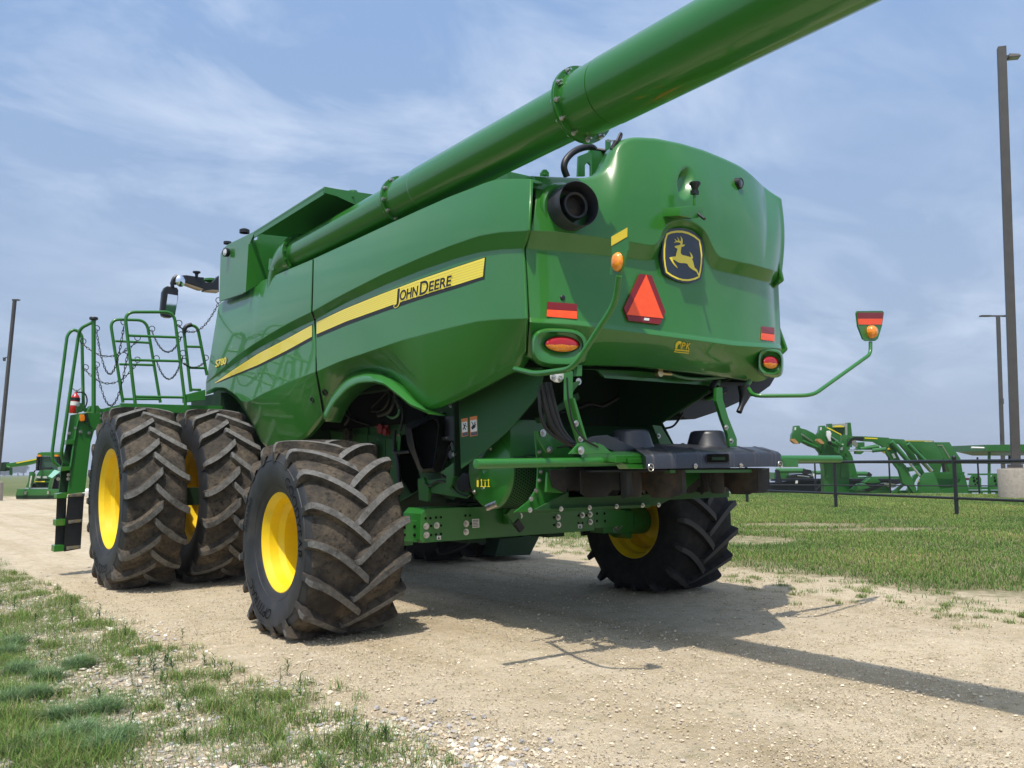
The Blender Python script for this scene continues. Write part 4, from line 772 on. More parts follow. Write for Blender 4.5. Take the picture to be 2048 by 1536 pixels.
# left deflector sheet with its two warning stickers
dp = [(917, 800), (921.7, 937.6), (961.5, 909.5), (1018, 860), (1050, 822), (1066, 803), (1080, 782), (1085, 752), (1084, 735), (1000, 735), (960, 760)]
de = poly('deflector_sheet', dp, 'X', 3.62, 0.012, 'green_dusty_shaded', bevel=0.003)
m = MB()
for (x0, x1, y0, y1, k) in ((922.5, 935, 838, 874, 0), (939.5, 954, 834, 873, 1)):
    m = MB()
    sy = -2.5; q = [(x0, y0), (x1, y0 + sy), (x1 + 1, y1 + sy), (x0 + 1, y1)]
    m.prism([UXs(x, y, 3.6185) for x, y in q], (0.001, 0, 0), 1); m.prism([UXs(x, y, 3.617) for x, y in ((x0 + 1, y0 + 7), (x1 - 1, y0 + 5), (x1, y1 - 11), (x0 + 2, y1 - 9))], (0.001, 0, 0), 0)
    m.prism([UXs(x, y, 3.617) for x, y in ((x0 + 2, y1 - 8), (x1, y1 - 10), (x1, y1 - 3.5), (x0 + 2, y1 - 1.5))], (0.001, 0, 0), 3)
    cx_, cy_ = (x0 + x1) / 2 + .5, (y0 + y1) / 2 - 2; Xf = 3.6155
    if k == 0:   # little falling figure
        for q in ([(0, -7), (2, -8), (3, -6), (1, -5)], [(-1, -5), (1, -4.5), (0, 2), (-2, 1)], [(-4, 4), (-1, 0), (0, 1), (-3, 6)], [(0, 1), (3, 5), (2, 6.5), (-1, 2)], [(-4, -7), (-3, -7.5), (-1, -3), (-1.5, -2)], [(1, -4), (4.5, -1), (4, 0), (0.5, -2.5)]): m.prism([UXs(cx_ + a, cy_ + b, Xf) for a, b in q], (0.001, 0, 0), 2)
    else:        # hand and blade
        for q in ([(-5, 4), (-2, -1), (1, -2), (4, -4), (5, -3), (3, 0), (4, 2), (1, 5), (-3, 8)], [(-5, -8), (-3.5, -8), (1, 0), (0, 1)], [(2, -8), (3.5, -9), (3, -4), (1, -3)]): m.prism([UXs(cx_ + a, cy_ + b, Xf) for a, b in q], (0.001, 0, 0), 2)
    S_(de, P_('warning_sticker', m, ['decal_white', 'decal_orange', 'decal_black', 'decal_navy']))

# chopper drum cover: round side, perforated shell
cy, cz, rr_ = 5.76, 1.245, 0.30
m = MB(); Y_ = lambda a, r: (cy - r * math.cos(a), cz + r * math.sin(a))
m.lathe((3.98, cy, cz), (1, 0, 0), [(0.0, 0.0), (-0.035, 0.03), (-0.035, 0.10), (0.0, 0.15), (0.0, rr_ - 0.03), (0.012, rr_ - 0.008), (0.03, rr_)], 64, 0); m.box((3.99, cy - 0.28, cz + 0.05), (4.33, cy + 0.12, cz + 0.38), 0)
dc = P_('drum_cover', m, 'green_steel', smooth=40)
m = MB(); m.lathe((4.01, cy, cz), (1, 0, 0), [(0.0, rr_), (0.34, rr_), (0.35, rr_ + 0.02), (0.37, rr_ + 0.02)], 64, 0)
for i in range(14):
    for k in range(26):
        a = -1.75 + k * 0.080 + (0.040 if i % 2 else 0); x = 4.03 + i * 0.0225; r = rr_ + 0.0015
        c = Vector((x, cy - r * math.cos(a), cz + r * math.sin(a))); n_ = Vector((0, -math.cos(a), math.sin(a))); m.ring(c, n_ * 0.0015, 0.0062, 0.0062, 8, 1)
S_(dc, P_('perforated_screen', m, ['green_dusty_shaded', 'void_black'], smooth=40))
m = MB()
PX = lambda L: m.prism([UXs(a, b, 3.676) for a, b in L], (0.001, 0, 0))
PX([(953.5, 960), (957, 960), (957, 974), (953.5, 974)])
for x in (963, 970, 977): PX([(x - .7, 963), (x + .9, 963), (x + .9, 972), (x - .7, 972)]); PX([(x - 2.4, 972), (x + 2.6, 972), (x + 2.6, 973.8), (x - 2.4, 973.8)])
for x in (963, 977): m.ring(UXs(x, 960.5, 3.677), (-0.001, 0, 0), 0.0095, 0.0095, 12)
PX([(967, 960), (973, 960), (973, 961), (967, 961)])
S_(dc, P_('pictogram', m, 'decal_yellow'))
bolts('bolts', [(948.5, 984), (981, 897)], 'X', 3.70, 0.014)
m = MB(); m.tube([UXs(975, 1015, 3.72), UXs(996, 1006, 3.74)], 0.028, 12); P_('grease_cup', m, 'zinc', smooth=50)
# side plate carrying the chopper, pan under the spreader
Yc = 4.98
cp_ = poly('chopper_side_plate', [(1070, 862), (1100, 862), (1148, 905), (1146, 990), (1098, 1022), (1028, 1025), (1058, 1002), (1074, 975), (1076, 940)], 'Y', Yc + 0.12, 0.015, 'green_steel', bevel=0.003)
poly('chopper_side_plate', [(1095, 945), (1116, 940), (1128, 975), (1124, 986), (1092, 984)], 'Y', Yc, 0.02, 'green_paint', bevel=0.003)
bolts('bolts', [(1079, 904), (1082, 918), (1082, 944), (1079, 961), (1072, 981), (1062, 998), (1100, 899)], 'Y', Yc + 0.11, 0.012)
poly('brace_plate', [(1072, 862), (1094, 862), (1108, 898), (1102, 908), (1094, 906), (1078, 880)], 'Y', Yc + 0.02, 0.02, 'green_steel', bevel=0.004); bolts('bolts', [(1086, 866), (1099, 900)], 'Y', Yc + 0.01, 0.018)
m = MB(); t0 = [UY(1060, 1022, 5.0), UY(1150, 1019, 5.0), UY(1240, 1015, 5.0), UY(1300, 1012, 5.0)]
m.prism([UY(1060, 1025, 5.0), UY(1300, 1013, 5.0), UY(1322, 1008, 5.0), UY(1348, 995, 5.0), UY(1366, 982, 5.0), UY(1142, 981, 5.0)], (0, 0.02, 0)); m.prism([UY(1060, 1025, 5.0), UY(1300, 1013, 5.0), UY(1300, 1008, 4.96), UY(1066, 1019, 4.96)], (0, 0.0, -0.006)); m.box((4.2, 5.02, 1.0), (5.9, 6.3, 1.06))
pn = P_('chopper_pan', m, 'green_dusty_shaded'); bolts('bolts', [(1060, 1020), (1122, 1018), (1179, 1015.5), (1233, 1013), (1285, 1011), (1317, 1010)], 'Y', 4.95, 0.012)
# hood interior: side wall, back wall, chute
poly('hood_wall', [(1120, 735), (1500, 735), (1478, 745), (1440, 771), (1324, 846), (1348, 892), (1330, 900), (1120, 905)], 'X', 5.92, 0.012, 'green_dusty_shaded')
poly('hood_wall', [(1432, 770), (1445, 763), (1330, 838), (1322, 846)], 'X', 5.90, 0.015, 'green_steel')
m = MB(); m.box((4.05, 6.35, 1.2), (5.92, 6.37, 2.25)); P_('hood_back', m, 'green_dark'); m = MB(); m.box((3.9, 5.0, 2.19), (6.05, 6.4, 2.21)); P_('hood_roof', m, 'green_dark')
m = MB(); A_ = [Vector((4.12, 6.3, 1.62)), Vector((5.9, 6.3, 1.62)), Vector((5.9, 5.95, 1.60)), Vector((4.12, 5.95, 1.60))]; m.add(A_, [(0, 1, 2, 3)]); B_ = [Vector((4.12, 5.95, 1.60)), Vector((5.9, 5.95, 1.60)), Vector((5.9, 5.55, 1.36)), Vector((4.12, 5.55, 1.36))]; m.add(B_, [(0, 1, 2, 3)]); C_ = [Vector((4.12, 5.55, 1.36)), Vector((5.9, 5.55, 1.36)), Vector((5.9, 5.2, 1.30)), Vector((4.12, 5.2, 1.30))]; m.add(C_, [(0, 1, 2, 3)])
o = P_('straw_chute', m, 'green_dusty_shaded'); o.modifiers.new('s', 'SOLIDIFY').thickness = 0.015
poly('gusset', [(1305, 850), (1322, 852), (1345, 890), (1320, 888)], 'Y', 5.45, 0.01, 'green_steel'); bolts('bolts', [(1317, 872)], 'Y', 5.44, 0.014)
m = MB(); m.tube(crv([UY(1119, 826, 5.9), UY(1150, 818, 5.9), UY(1180, 808, 5.9), UY(1205, 812, 5.9), UY(1235, 795, 5.9)], 20), 0.02, 8); P_('hose', m, 'hose_black', smooth=60)
# lip under the rear panel, small hoses there
poly('rear_lip', [(1164, 738), (1196, 740), (1206, 753), (1420, 765), (1440, 771), (1442, 760), (1276, 742)], 'Y', 4.98, 0.02, 'green_steel', bevel=0.004); poly('rear_lip', [(1206, 750), (1420, 764), (1420, 771), (1210, 756)], 'Y', 4.94, 0.012, 'green_paint')
m = MB(); m.tube(crv([UY(1342, 748, 4.85), UY(1365, 755, 4.85), UY(1400, 758, 4.85), UY(1440, 755, 4.85), UY(1475, 752, 4.85)], 16), 0.012, 8); P_('green_hose', m, 'hose_green', smooth=60); m = MB(); m.tube(crv([UY(1500, 762, 4.8), UY(1494, 770, 4.8), UY(1486, 780, 4.8)], 8), 0.02, 8); P_('green_hose', m, 'hose_green', smooth=60)
m = MB(); m.tube([UY(1316, 746, 4.85), UY(1342, 748, 4.85)], 0.016, 8); m.ring(UY(1314, 747, 4.86), (0, -0.04, 0), 0.03, 0.03, 8); P_('hydraulic_coupler', m, 'zinc_yellow', smooth=40)
poly('latch_plate', [(1102, 749), (1129, 747), (1127, 758), (1120, 765), (1111, 764), (1103, 758)], 'Y', 4.55, 0.012, 'decal_white', bevel=0.002); bolts('bolts', [(1107, 755), (1120, 758)], 'Y', 4.54, 0.014)
bolts('bolts', [(1137, 750), (1157, 763)], 'Y', 4.62, 0.016)
# black tool box on the right side with its handle
poly('black_box', [(1358, 822), (1392, 798), (1480, 766), (1480, 782), (1502, 792), (1492, 798), (1440, 822), (1392, 838), (1372, 838), (1362, 832)], 'Y', 5.6, 0.5, 'black_plastic', bevel=0.01)
poly('guard_and_shade_sheet', [(1436, 762), (1500, 765), (1552, 752), (1540, 772), (1512, 792), (1478, 795), (1440, 812)], 'Y', 5.0, 0.02, 'black_plastic', bevel=0.004)
m = MB(); m.tube([UY(1487, 770, 4.7), UY(1490, 792, 4.7), UY(1483, 812, 4.7), UY(1478, 824, 4.7)], [0.05, 0.045, 0.022, 0.024], 10); P_('lever_handle', m, 'black_plastic', smooth=50)
m = MB(); m.tube(crv([UX(1322, 858, 5.95), UX(1345, 853, 5.95), UX(1358, 838, 5.95), UX(1366, 825, 5.95)], 16), 0.010, 8); P_('hose', m, 'hose_black', smooth=60); m = MB(); m.tube(crv([UY(1432, 762, 4.9), UY(1424, 775, 4.85), UY(1434, 785, 4.8), UY(1450, 780, 4.8)], 14), 0.025, 8); P_('hose', m, 'hose_black', smooth=60)
# struts holding the spreader
m = MB()
def flat(m, pts, Yp, w, t=0.02, mi=0):
    for a, b in zip(pts[:-1], pts[1:]): m.bar(UY(*a, Yp), UY(*b, Yp), t, w, upv=(1, 0, 0.2), mi=mi)
poly('', [(1133, 742), (1146, 742), (1146, 796), (1157, 840), (1173, 884), (1173, 892), (1160, 892), (1156, 878), (1142, 835), (1133, 800)], 'Y', 4.50, 0.03, mb=m); poly('', [(1146, 796), (1150, 796), (1175, 880), (1173, 884), (1157, 840)], 'Y', 4.46, 0.04, mb=m)
s1 = P_('spreader_strut', m, 'green_steel', bevel=0.004)
m = MB(); poly('', [(1433, 775), (1445, 775), (1446, 798), (1457, 835), (1474, 878), (1474, 894), (1460, 894), (1456, 870), (1444, 838), (1433, 802)], 'Y', 4.62, 0.03, mb=m); P_('spreader_strut', m, 'green_steel', bevel=0.004)
m = MB(); poly('', [(1078, 835), (1155, 785), (1158, 790), (1160, 797), (1082, 846)], 'Y', 5.3, 0.05, mb=m); poly('', [(1134, 770), (1150, 765), (1165, 760), (1150, 778), (1140, 792)], 'Y', 4.6, 0.02, mb=m); P_('diagonal_brace', m, 'green_dusty_shaded')
poly('hanger_bracket', [(1155, 730), (1164, 730), (1164, 752), (1154, 752)], 'Y', 4.65, 0.04, 'green_steel'); 
bolts('bolts', [(1152, 847), (1161, 878), (1452, 855), (1462, 882), (1162, 901)], 'Y', 4.47, 0.014)
m = MB()
for q, r in (([(1083, 770), (1088, 800), (1100, 845), (1118, 872), (1150, 892), (1165, 898)], .020), ([(1090, 765), (1097, 800), (1110, 845), (1130, 878), (1160, 894)], .022), ([(1098, 765), (1106, 800), (1120, 850), (1140, 880), (1160, 893)], .018), ([(1078, 780), (1082, 830), (1096, 862), (1130, 885), (1160, 896)], .012)):
    P_('hose', MB().tube(crv([UY(x, y, 4.72) for x, y in q], 24), r, 8), 'hose_black', smooth=60)
m = MB(); m.tube(crv([UY(1134, 755, 4.45), UY(1137, 800, 4.45), UY(1148, 850, 4.45), UY(1168, 878, 4.42), UY(1196, 894, 4.42)], 24), 0.007, 6); P_('hose', m, 'hose_black', smooth=60)
# cross tubes, mounting plates
m = MB(); m.cyl((UY(951, 927.5, 4.5)), (4.75, 4.5, 1.305), 0.030, 20); tb = P_('cross_tube', m, 'green_steel', smooth=60, bevel=0.004)
m = MB(); m.cyl((5.3, 4.62, 1.315), UY(1680, 918, 4.55), 0.030, 20); P_('cross_tube', m, 'green_steel', smooth=60, bevel=0.004)
m = MB(); m.hexa([(4.02, 4.36, 1.295), (4.55, 4.36, 1.295), (4.55, 4.7, 1.33), (4.02, 4.7, 1.33), (4.02, 4.36, 1.345), (4.55, 4.36, 1.345), (4.55, 4.7, 1.38), (4.02, 4.7, 1.38)]); poly('', [(1255, 917), (1292, 916), (1293, 927), (1258, 927)], 'Y', 4.34, 0.06, mb=m); poly('', [(1252, 929), (1296, 929), (1296, 938), (1258, 938)], 'Y', 4.32, 0.10, mb=m)
poly('', [(1138, 908), (1158, 886), (1191, 885), (1218, 903), (1222, 908)], 'Y', 4.42, 0.015, mb=m); poly('', [(1196, 886), (1206, 890), (1226, 908), (1212, 908)], 'Y', 4.5, 0.10, mb=m); P_('mounting_plate', m, 'green_paint', bevel=0.004); bolts('bolts', [(1162, 901)], 'Y', 4.405, 0.018)
m = MB(); poly('', [(1562, 918), (1596, 920), (1597, 934), (1564, 933)], 'Y', 4.50, 0.14, mb=m); poly('', [(1558, 914), (1596, 914), (1600, 923), (1560, 923)], 'Y', 4.56, 0.10, mb=m); P_('mounting_plate', m, 'green_steel', bevel=0.004)
poly('', [(0, 0)] * 3, 'Y', 4, 0, mb=MB()) if False else None
m = MB(); poly('', [(1340, 940), (1508, 939), (1508, 945), (1340, 946)], 'Y', 4.35, 0.05, mb=m); poly('', [(1370, 985), (1372, 946), (1412, 944), (1375, 975)], 'Y', 4.8, 0.015, mb=m); P_('support_rail', m, 'green_steel')
# spreader shield of dark moulded plastic, two domes
n = 60; xs_ = np.linspace(1292, 1562, n); ribs = [1309, 1346, 1399, 1463, 1513, 1547]
def rib(x): return max([0] + [1 - min(1, abs(x - r) / 5.0) ** 2 for r in ribs]) if True else 0
def topL(u): return UY(1292 + 270 * u, 908 - 5 * min(1, u * 3) + 0.5 * u, 4.20)
def botL(u): return UY(1293 + 268 * u, 938 - 5.0 * u, 4.19)
n = 160; R0, R1, R2, R3, R4 = [], [], [], [], []
for i in range(n):
    u = i / (n - 1); x = 1292 + 270 * u; rb = 0.012 * rib(x); t, b = topL(u), botL(u)
    R0.append(b + Vector((0, -rb, 0))); R1.append(t + Vector((0, -rb, -0.02))); R2.append(t + Vector((0, 0.025, rb * .8)))
    bk = UY(1262 + 262 * u, 892 - 5 * math.sin(PI * min(1, u * 1.3)) + 2 * u, 4.80); R3.append(bk + Vector((0, 0, rb * .6))); R4.append(bk + Vector((0, 0.02, -0.14)))
m = MB(); m.grid([R0, R1, R2, R3, R4]); e1 = [r[0] for r in (R0, R1, R2, R3, R4)]; e2 = [r[-1] for r in (R0, R1, R2, R3, R4)]; m.add(e1, [(0, 1, 2, 3, 4)]); m.add(e2, [(4, 3, 2, 1, 0)])
sh = P_('spreader_shield', m, 'grey_plastic', smooth=50, recalc=True)
m = MB(); q = [(1413, 909), (1416, 907.5), (1456, 907), (1459, 909), (1459.5, 922), (1456, 925.5), (1416, 926), (1413, 922)]
m.prism([UY(x, y, 4.186) for x, y in q], (0, 0.004, 0), 0); m.prism([UY(x * .93 + 100.5, y * .9 + 91.6, 4.183) for x, y in q], (0, 0.002, 0), 1); m.prism([UY(x, y, 4.18) for x, y in ((1424, 914), (1450, 914), (1450, 920), (1424, 920))], (0, 0.002, 0), 2)
S_(sh, P_('hand_slot', m, ['grey_plastic', 'void_black', 'green_dark']))
m = MB()
for c in ((1302, 935), (1560.5, 929)):
    m = MB(); p = UY(*c, 4.175); pts = [p + Vector((0.024 * math.cos(t), 0, 0.024 * math.sin(t))) for t in np.linspace(0, 2 * PI, 20)]; m.tube(pts, 0.003, 6); m.tube([p + Vector((-0.02, 0, 0.008)), p + Vector((0.02, 0, -0.008))], 0.004, 6); S_(sh, P_('lock_pin', m, 'zinc', smooth=50))
for c in ((1391, 932), (1482, 931)): m = MB(); m.hexnut(UY(*c, 4.185), (0, -1, 0), 0.012, 0.01); S_(sh, P_('bolt', m, 'zinc', smooth=50))
def dome(cx, xl=None):
    m = MB(); c = UY(cx, 893, 4.80); m.lathe(c - Vector((0, 0, 0.03)), (0, 0, 1), [(-0.02, 0.185), (0.02, 0.175), (0.045, 0.158), (0.125, 0.135), (0.145, 0.125), (0.153, 0.10), (0.155, 0)], 48); o = P_('dome', m, 'grey_plastic', smooth=60); S_(sh, o)
dome(1262); dome(1415)
m = MB(); rowsL = []
for yv, dz in ((4.78, 0.0), (4.80, 0.075), (4.9, 0.085), (5.0, 0.03)):
    rowsL.append([Vector((4.02 + 0.45 * u, yv - 0.03, 1.40 + dz * min(1, u * 1.5 + .25))) for u in np.linspace(0, 1, 20)])
m.grid(rowsL); o = P_('dome_wing', m, 'grey_plastic', smooth=60); o.modifiers.new('s', 'SOLIDIFY').thickness = 0.01
m = MB(); m.prism([UY(x, y, 4.62) for x, y in ((1148, 890), (1190, 872), (1215, 870), (1292, 905), (1292, 912), (1235, 905), (1200, 892))], (0, 0.03, 0)); o = P_('shield_apron', m, 'grey_plastic', bevel=0.005)
# spinning discs with vanes (at rest)
def spinner(cx, cy_, a0):
    m = MB(); z0, z1 = 1.05, 1.24; m.ring((cx, cy_, z1 - 0.01), (0, 0, 0.012), 0.36, 0.36, 40, 0); m.ring((cx, cy_, z0), (0, 0, z1 - z0), 0.05, 0.10, 20, 0)
    for k in range(6):
        a = a0 + 2 * PI * k / 6; R_ = [[], []]; T_ = [[], []]
        for j in range(7):
            r = 0.10 + 0.30 * j / 6; t = a + 0.35 * (j / 6) ** 2; dd = Vector((-math.sin(t), math.cos(t), 0)) * 0.006; p = Vector((cx + r * math.cos(t), cy_ + r * math.sin(t), 0)); zl = z0 + (0.05 if j < 2 else 0) + (0.03 if j == 6 else 0)
            R_[0].append(p + Vector((0, 0, z1))); R_[1].append(p + Vector((0, 0, zl)) + dd)
        mi_ = 1 if k == 4 else 0; m.grid(R_, mi_); m.grid([[p + Vector((0.006, 0.004, 0)) for p in r] for r in R_][::-1], mi_)
        tip = R_[0][-1]; q = Vector((math.cos(a + .35), math.sin(a + .35), 0)) * 0.04; s_ = Vector((-math.sin(a + .35), math.cos(a + .35), 0)) * 0.035
        m.prism([R_[0][-1], R_[1][-1], R_[1][-1] + s_ + q * .3, R_[0][-1] + s_ + q * .3], q * 0.15, 0)
    return P_('spinner', m, ['blade_black', 'steel_dirty'], smooth=35)
spinner(4.52, 4.72, 0.35); spinner(5.42, 4.72, 0.1)
m = MB(); poly('', [(1100, 940), (1140, 937), (1142, 965), (1130, 985), (1108, 975)], 'Y', 4.95, 0.02, mb=m); m.box((4.15, 5.0, 1.05), (5.9, 5.02, 1.3)); P_('spreader_back', m, 'blade_black')
# rear axle beam with its bolts
bm_ = poly('axle_beam', [(842, 1028), (852, 1017), (1000, 1012), (1188, 1018), (1189, 1059), (1190, 1061), (844, 1086), (840, 1080)], 'Y', 6.60, 0.30, 'green_steel', bevel=0.008)
poly('axle_beam', [(806, 1042), (843, 1041), (843, 1085), (807, 1084)], 'Y', 6.66, 0.22, 'green_steel', bevel=0.006); poly('axle_beam', [(1188, 1020), (1250, 1020), (1248, 1052), (1189, 1057)], 'Y', 6.66, 0.22, 'green_steel', bevel=0.006)
bolts('bolts', [(852, 1052.5), (873, 1051), (852.5, 1070), (932, 1047.5), (932, 1064), (1116, 1035), (1117, 1050), (1164.5, 1030.5), (1180, 1029), (1180.5, 1044), (1040, 1032)], 'Y', 6.595, 0.019, h=0.018)
m = MB()
mh = lambda x, y, Yv, r: S_(bm_, P_('bolt_hole', MB().ring(UY(x, y, Yv), (0, -0.0015, 0), r, r, 12), 'void_black'))
for x, y in ((851.5, 1036.5), (861, 1036.5), (872, 1035), (882, 1034.5), (862, 1052), (882, 1051), (862, 1070), (872, 1069), (882, 1068), (931, 1031), (940, 1031), (942, 1047), (1108, 1035), (1108, 1050), (1157, 1031), (1157, 1046), (1165, 1046), (1172, 1031)): mh(x, y, 6.597, 0.011)
for x, y in ((829, 1053), (829, 1070), (809, 1055), (809, 1070), (1194, 1027), (1194, 1042), (1209, 1027), (1210, 1042)): mh(x, y, 6.657, 0.013)
m = MB(); m.prism([UY(x, y, 6.596) for x, y in ((944, 1038), (958.5, 1037.5), (959, 1055), (945, 1056))], (0, 0.001, 0), 0)
for k in range(5): m.prism([UY(x, y, 6.5945) for x, y in ((946, 1040.5 + 3 * k), (957 - (k % 3), 1040 + 3 * k), (957 - (k % 3), 1041 + 3 * k), (946, 1041.5 + 3 * k))], (0, 0.001, 0), 1)
S_(bm_, P_('rating_plate', m, ['decal_white', 'decal_black']))
for x, y in ((873.5, 1071.5), (1156, 1048.5)): m = MB(); m.prism([UY(a, b, 6.596) for a, b in ((x, y), (x + 8.5, y), (x + 8.5, y + 8), (x, y + 8))], (0, 0.001, 0), 0); m.prism([UY(a, b, 6.594) for a, b in ((x + 2, y + 6.8), (x + 4.2, y + 1.5), (x + 6.5, y + 6.8))], (0, 0.001, 0), 1); S_(bm_, P_('warning_mark', m, ['decal_white', 'decal_black']))
m = MB(); poly('', [(1015, 1015), (1040, 1012), (1043, 1040), (1030, 1050), (1018, 1048)], 'Y', 6.5, 0.08, mb=m); P_('tow_bracket', m, 'green_steel', bevel=0.004); m = MB(); m.bar(UY(1015, 1022, 6.3), UY(1036, 1050, 6.3), 0.05, 0.07); P_('pedal_arm', m, 'green_steel', bevel=0.004)
m = MB(); m.bar(UY(1031, 1042, 6.28), UY(1043, 1060, 6.28), 0.04, 0.06); P_('pedal', m, 'black_plastic', bevel=0.004)
m = MB(); poly('', [(1190, 1025), (1262, 1020), (1268, 1060), (1262, 1078), (1250, 1070), (1244, 1058), (1225, 1055), (1192, 1052)], 'Y', 6.75, 0.25, mb=m); m.bar((6.0, 6.8, 0.70), (6.6, 6.8, 0.70), 0.2, 0.2); m.cyl((6.40, 6.8, 0.70), (6.62, 6.8, 0.70), 0.14, 24); m.hexnut(UY(1236, 1052, 6.7), (0, -1, 0), 0.03, 0.03, 1); m.hexnut(UY(1229, 1060, 6.7), (0, -1, 0), 0.02, 0.03, 1); P_('steering_knuckle', m, ['green_steel', 'zinc'], bevel=0.006)
m = MB(); m.bar((3.35, 6.8, 0.70), (3.85, 6.8, 0.72), 0.2, 0.2); m.cyl((3.25, 6.8, 0.70), (3.5, 6.8, 0.70), 0.14, 24); P_('steering_knuckle', m, 'green_steel', bevel=0.006)
m = MB(); m.box((4.3, 6.9, 0.95), (5.7, 10.5, 1.05)); m.prism([UY(x, y, 9.9) for x, y in ((1000, 1078), (1080, 1070), (1060, 1110), (990, 1112))], (0, 0.3, 0)); m.box((4.4, 6.7, 0.6), (4.6, 10.4, 0.95)); m.box((5.3, 6.7, 0.6), (5.5, 10.4, 0.95)); P_('chassis_frame', m, 'green_dark')
# ------------------------------------------------------------------ platform, railings, ladder
R1 = lambda L: [(60 + x / 4.096, 560 + y / 4.096) for x, y in L]
R5 = lambda L: [(x / 6.827, 780 + y / 6.827) for x, y in L]
R2 = lambda L: [(60 + x / 4.096, 880 + y / 4.096) for x, y in L]
m = MB(); za = 2.03; m.box((2.50, 10.95, 1.97), (3.60, 12.3, 2.03)); m.box((2.45, 10.93, 1.93), (3.62, 10.98, 2.03)); m.prism([UY(x, y, 10.9) for x, y in ((376, 788), (411, 779), (411, 800), (377, 804))], (0, 0.25, 0)); m.box((3.0, 11.0, 1.80), (3.7, 12.2, 1.97)); P_('platform', m, 'green_steel', bevel=0.006)
m = MB(); m.box((3.62, 11.0, 1.7), (3.85, 12.2, 2.2)); P_('side_shelf', m, 'green_dark')
def gate(outer, rungs, Yp, r=0.019, name='railing'):
    m = MB(); m.tube(fillet([UY(x, y, Yp) for x, y in outer], 0.12, 7), r, 12)
    for a, b in rungs: m.cyl(UY(*a, Yp), UY(*b, Yp), r * 0.85, 10)
    return P_(name, m, 'green_steel', smooth=60)
g1 = gate(R1([(865, 1040), (775, 262), (1180, 262), (1275, 1040)]), [R1(q) for q in ([(810, 455), (1208, 470)], [(835, 655), (1235, 665)], [(870, 955), (1270, 962)])], 11.0)
g2 = gate(R1([(762, 1005), (655, 322), (955, 330), (1068, 1005)]), [R1(q) for q in ([(700, 500), (990, 515)], [(732, 690), (1020, 697)], [(768, 975), (1060, 975)])], 11.95)
g3 = gate(R1([(1318, 915), (1255, 372), (1370, 372), (1450, 780)]), [R1(q) for q in ([(1280, 545), (1400, 548)], [(1302, 718), (1435, 722)], [(1320, 897), (1400, 900)])], 11.3)
m = MB(); m.tube(crv([UY(*q, 11.29) for q in R1([(1262, 435), (1268, 400), (1285, 378), (1325, 366)])], 10), 0.027, 10); S_(g3, P_('grip', m, 'hose_black', smooth=60))
m = MB(); m.cyl(UY(187.3, 826, 12.0), UY(187.3, 641, 12.0), 0.026, 16); m.tube(fillet([UY(*q, 12.0 + 0.05 * i) for i, q in enumerate(R1([(515, 345), (412, 395), (395, 470), (258, 1400), (262, 1465), (330, 1530), (330, 1560)]))], 0.10, 6), 0.020, 12)
rl = P_('handrail', m, 'green_steel', smooth=60)
m = MB(); m.lathe(UY(187.3, 641, 12.0), (0, 0, 1), [(0, 0.03), (0.012, 0.05), (0.03, 0.052), (0.042, 0.045), (0.045, 0)], 20); S_(rl, P_('post_cap', m, 'black_plastic', smooth=50))
m = MB(); m.tube(fillet([UY(*q, 12.5) for q in R1([(438, 1075), (425, 440), (355, 400), (305, 450), (180, 1420), (185, 1480), (245, 1536)])], 0.11, 6), 0.020, 12); P_('handrail', m, 'green_steel', smooth=60)
# ladder: broad right stringer, narrow left one, treads between
YL = 12.15
m = MB(); m.prism([UY(*q, YL) for q in R5([(1060, 330), (1200, 305), (1460, 298), (1440, 440), (1370, 465), (1320, 530), (1285, 560), (1240, 720), (1160, 1395), (920, 1420), (1010, 700), (1055, 500)])], (0, 0.03, 0)); m.prism([UY(*q, YL) for q in R5([(1190, 298), (1240, 215), (1340, 210), (1370, 255), (1465, 262), (1465, 300)])], (0, 0.2, 0))
m.prism([UY(*q, YL + .02) for q in R5([(960, 345), (1080, 320), (1055, 500), (1015, 690), (910, 690)])], (0, 0.02, 0)); m.prism([UY(*q, YL + .12) for q in R5([(905, 740), (1012, 740), (930, 1400), (800, 1400), (835, 1060)])], (0, 0.02, 0), 1)
m.tube(fillet([UY(*q, YL - 0.01) for q in R5([(1100, 320), (1050, 480), (1000, 800), (960, 1080)])], 0.1), 0.014, 8)
ld = P_('ladder', m, ['green_steel', 'green_dark'], bevel=0.004)
for q in ([(910, 680), (1015, 672), (1012, 738), (903, 745)], [(830, 1050), (965, 1040), (958, 1098), (826, 1110)], [(778, 1418), (925, 1400), (915, 1475), (775, 1482)]):
    m = MB(); m.prism([UY(*p, YL - 0.03) for p in R5(q)], (0, 0.20, 0)); S_(ld, P_('tread', m, 'green_paint', bevel=0.005))
for q in ([(213, 655), (292, 645), (290, 700), (210, 705)], [(200, 865), (280, 860), (278, 912), (197, 918)]):
    m = MB(); m.prism([UY(*p, YL - 0.03) for p in R2(q)], (0, 0.20, 0)); S_(ld, P_('tread', m, 'green_paint', bevel=0.005))
m = MB(); m.prism([UY(*p, YL) for p in R2([(315, 450), (445, 450), (430, 660), (415, 890), (278, 915), (292, 680)])], (0, 0.015, 0)); m.prism([UY(*p, YL + 0.13) for p in R2([(222, 470), (300, 470), (285, 910), (202, 905)])], (0, 0.015, 0))
S_(ld, P_('rubber_panel', m, 'black_plastic'))
m = MB()
for q in ([(325, 440), (450, 436), (448, 460), (325, 465)], [(315, 658), (430, 648), (429, 672), (315, 685)], [(300, 872), (415, 862), (413, 885), (300, 900)]): m = MB(); m.prism([UY(*p, YL - 0.008) for p in R2(q)], (0, 0.01, 0), 0); S_(ld, P_('clamp_strip', m, 'zinc_yellow'))
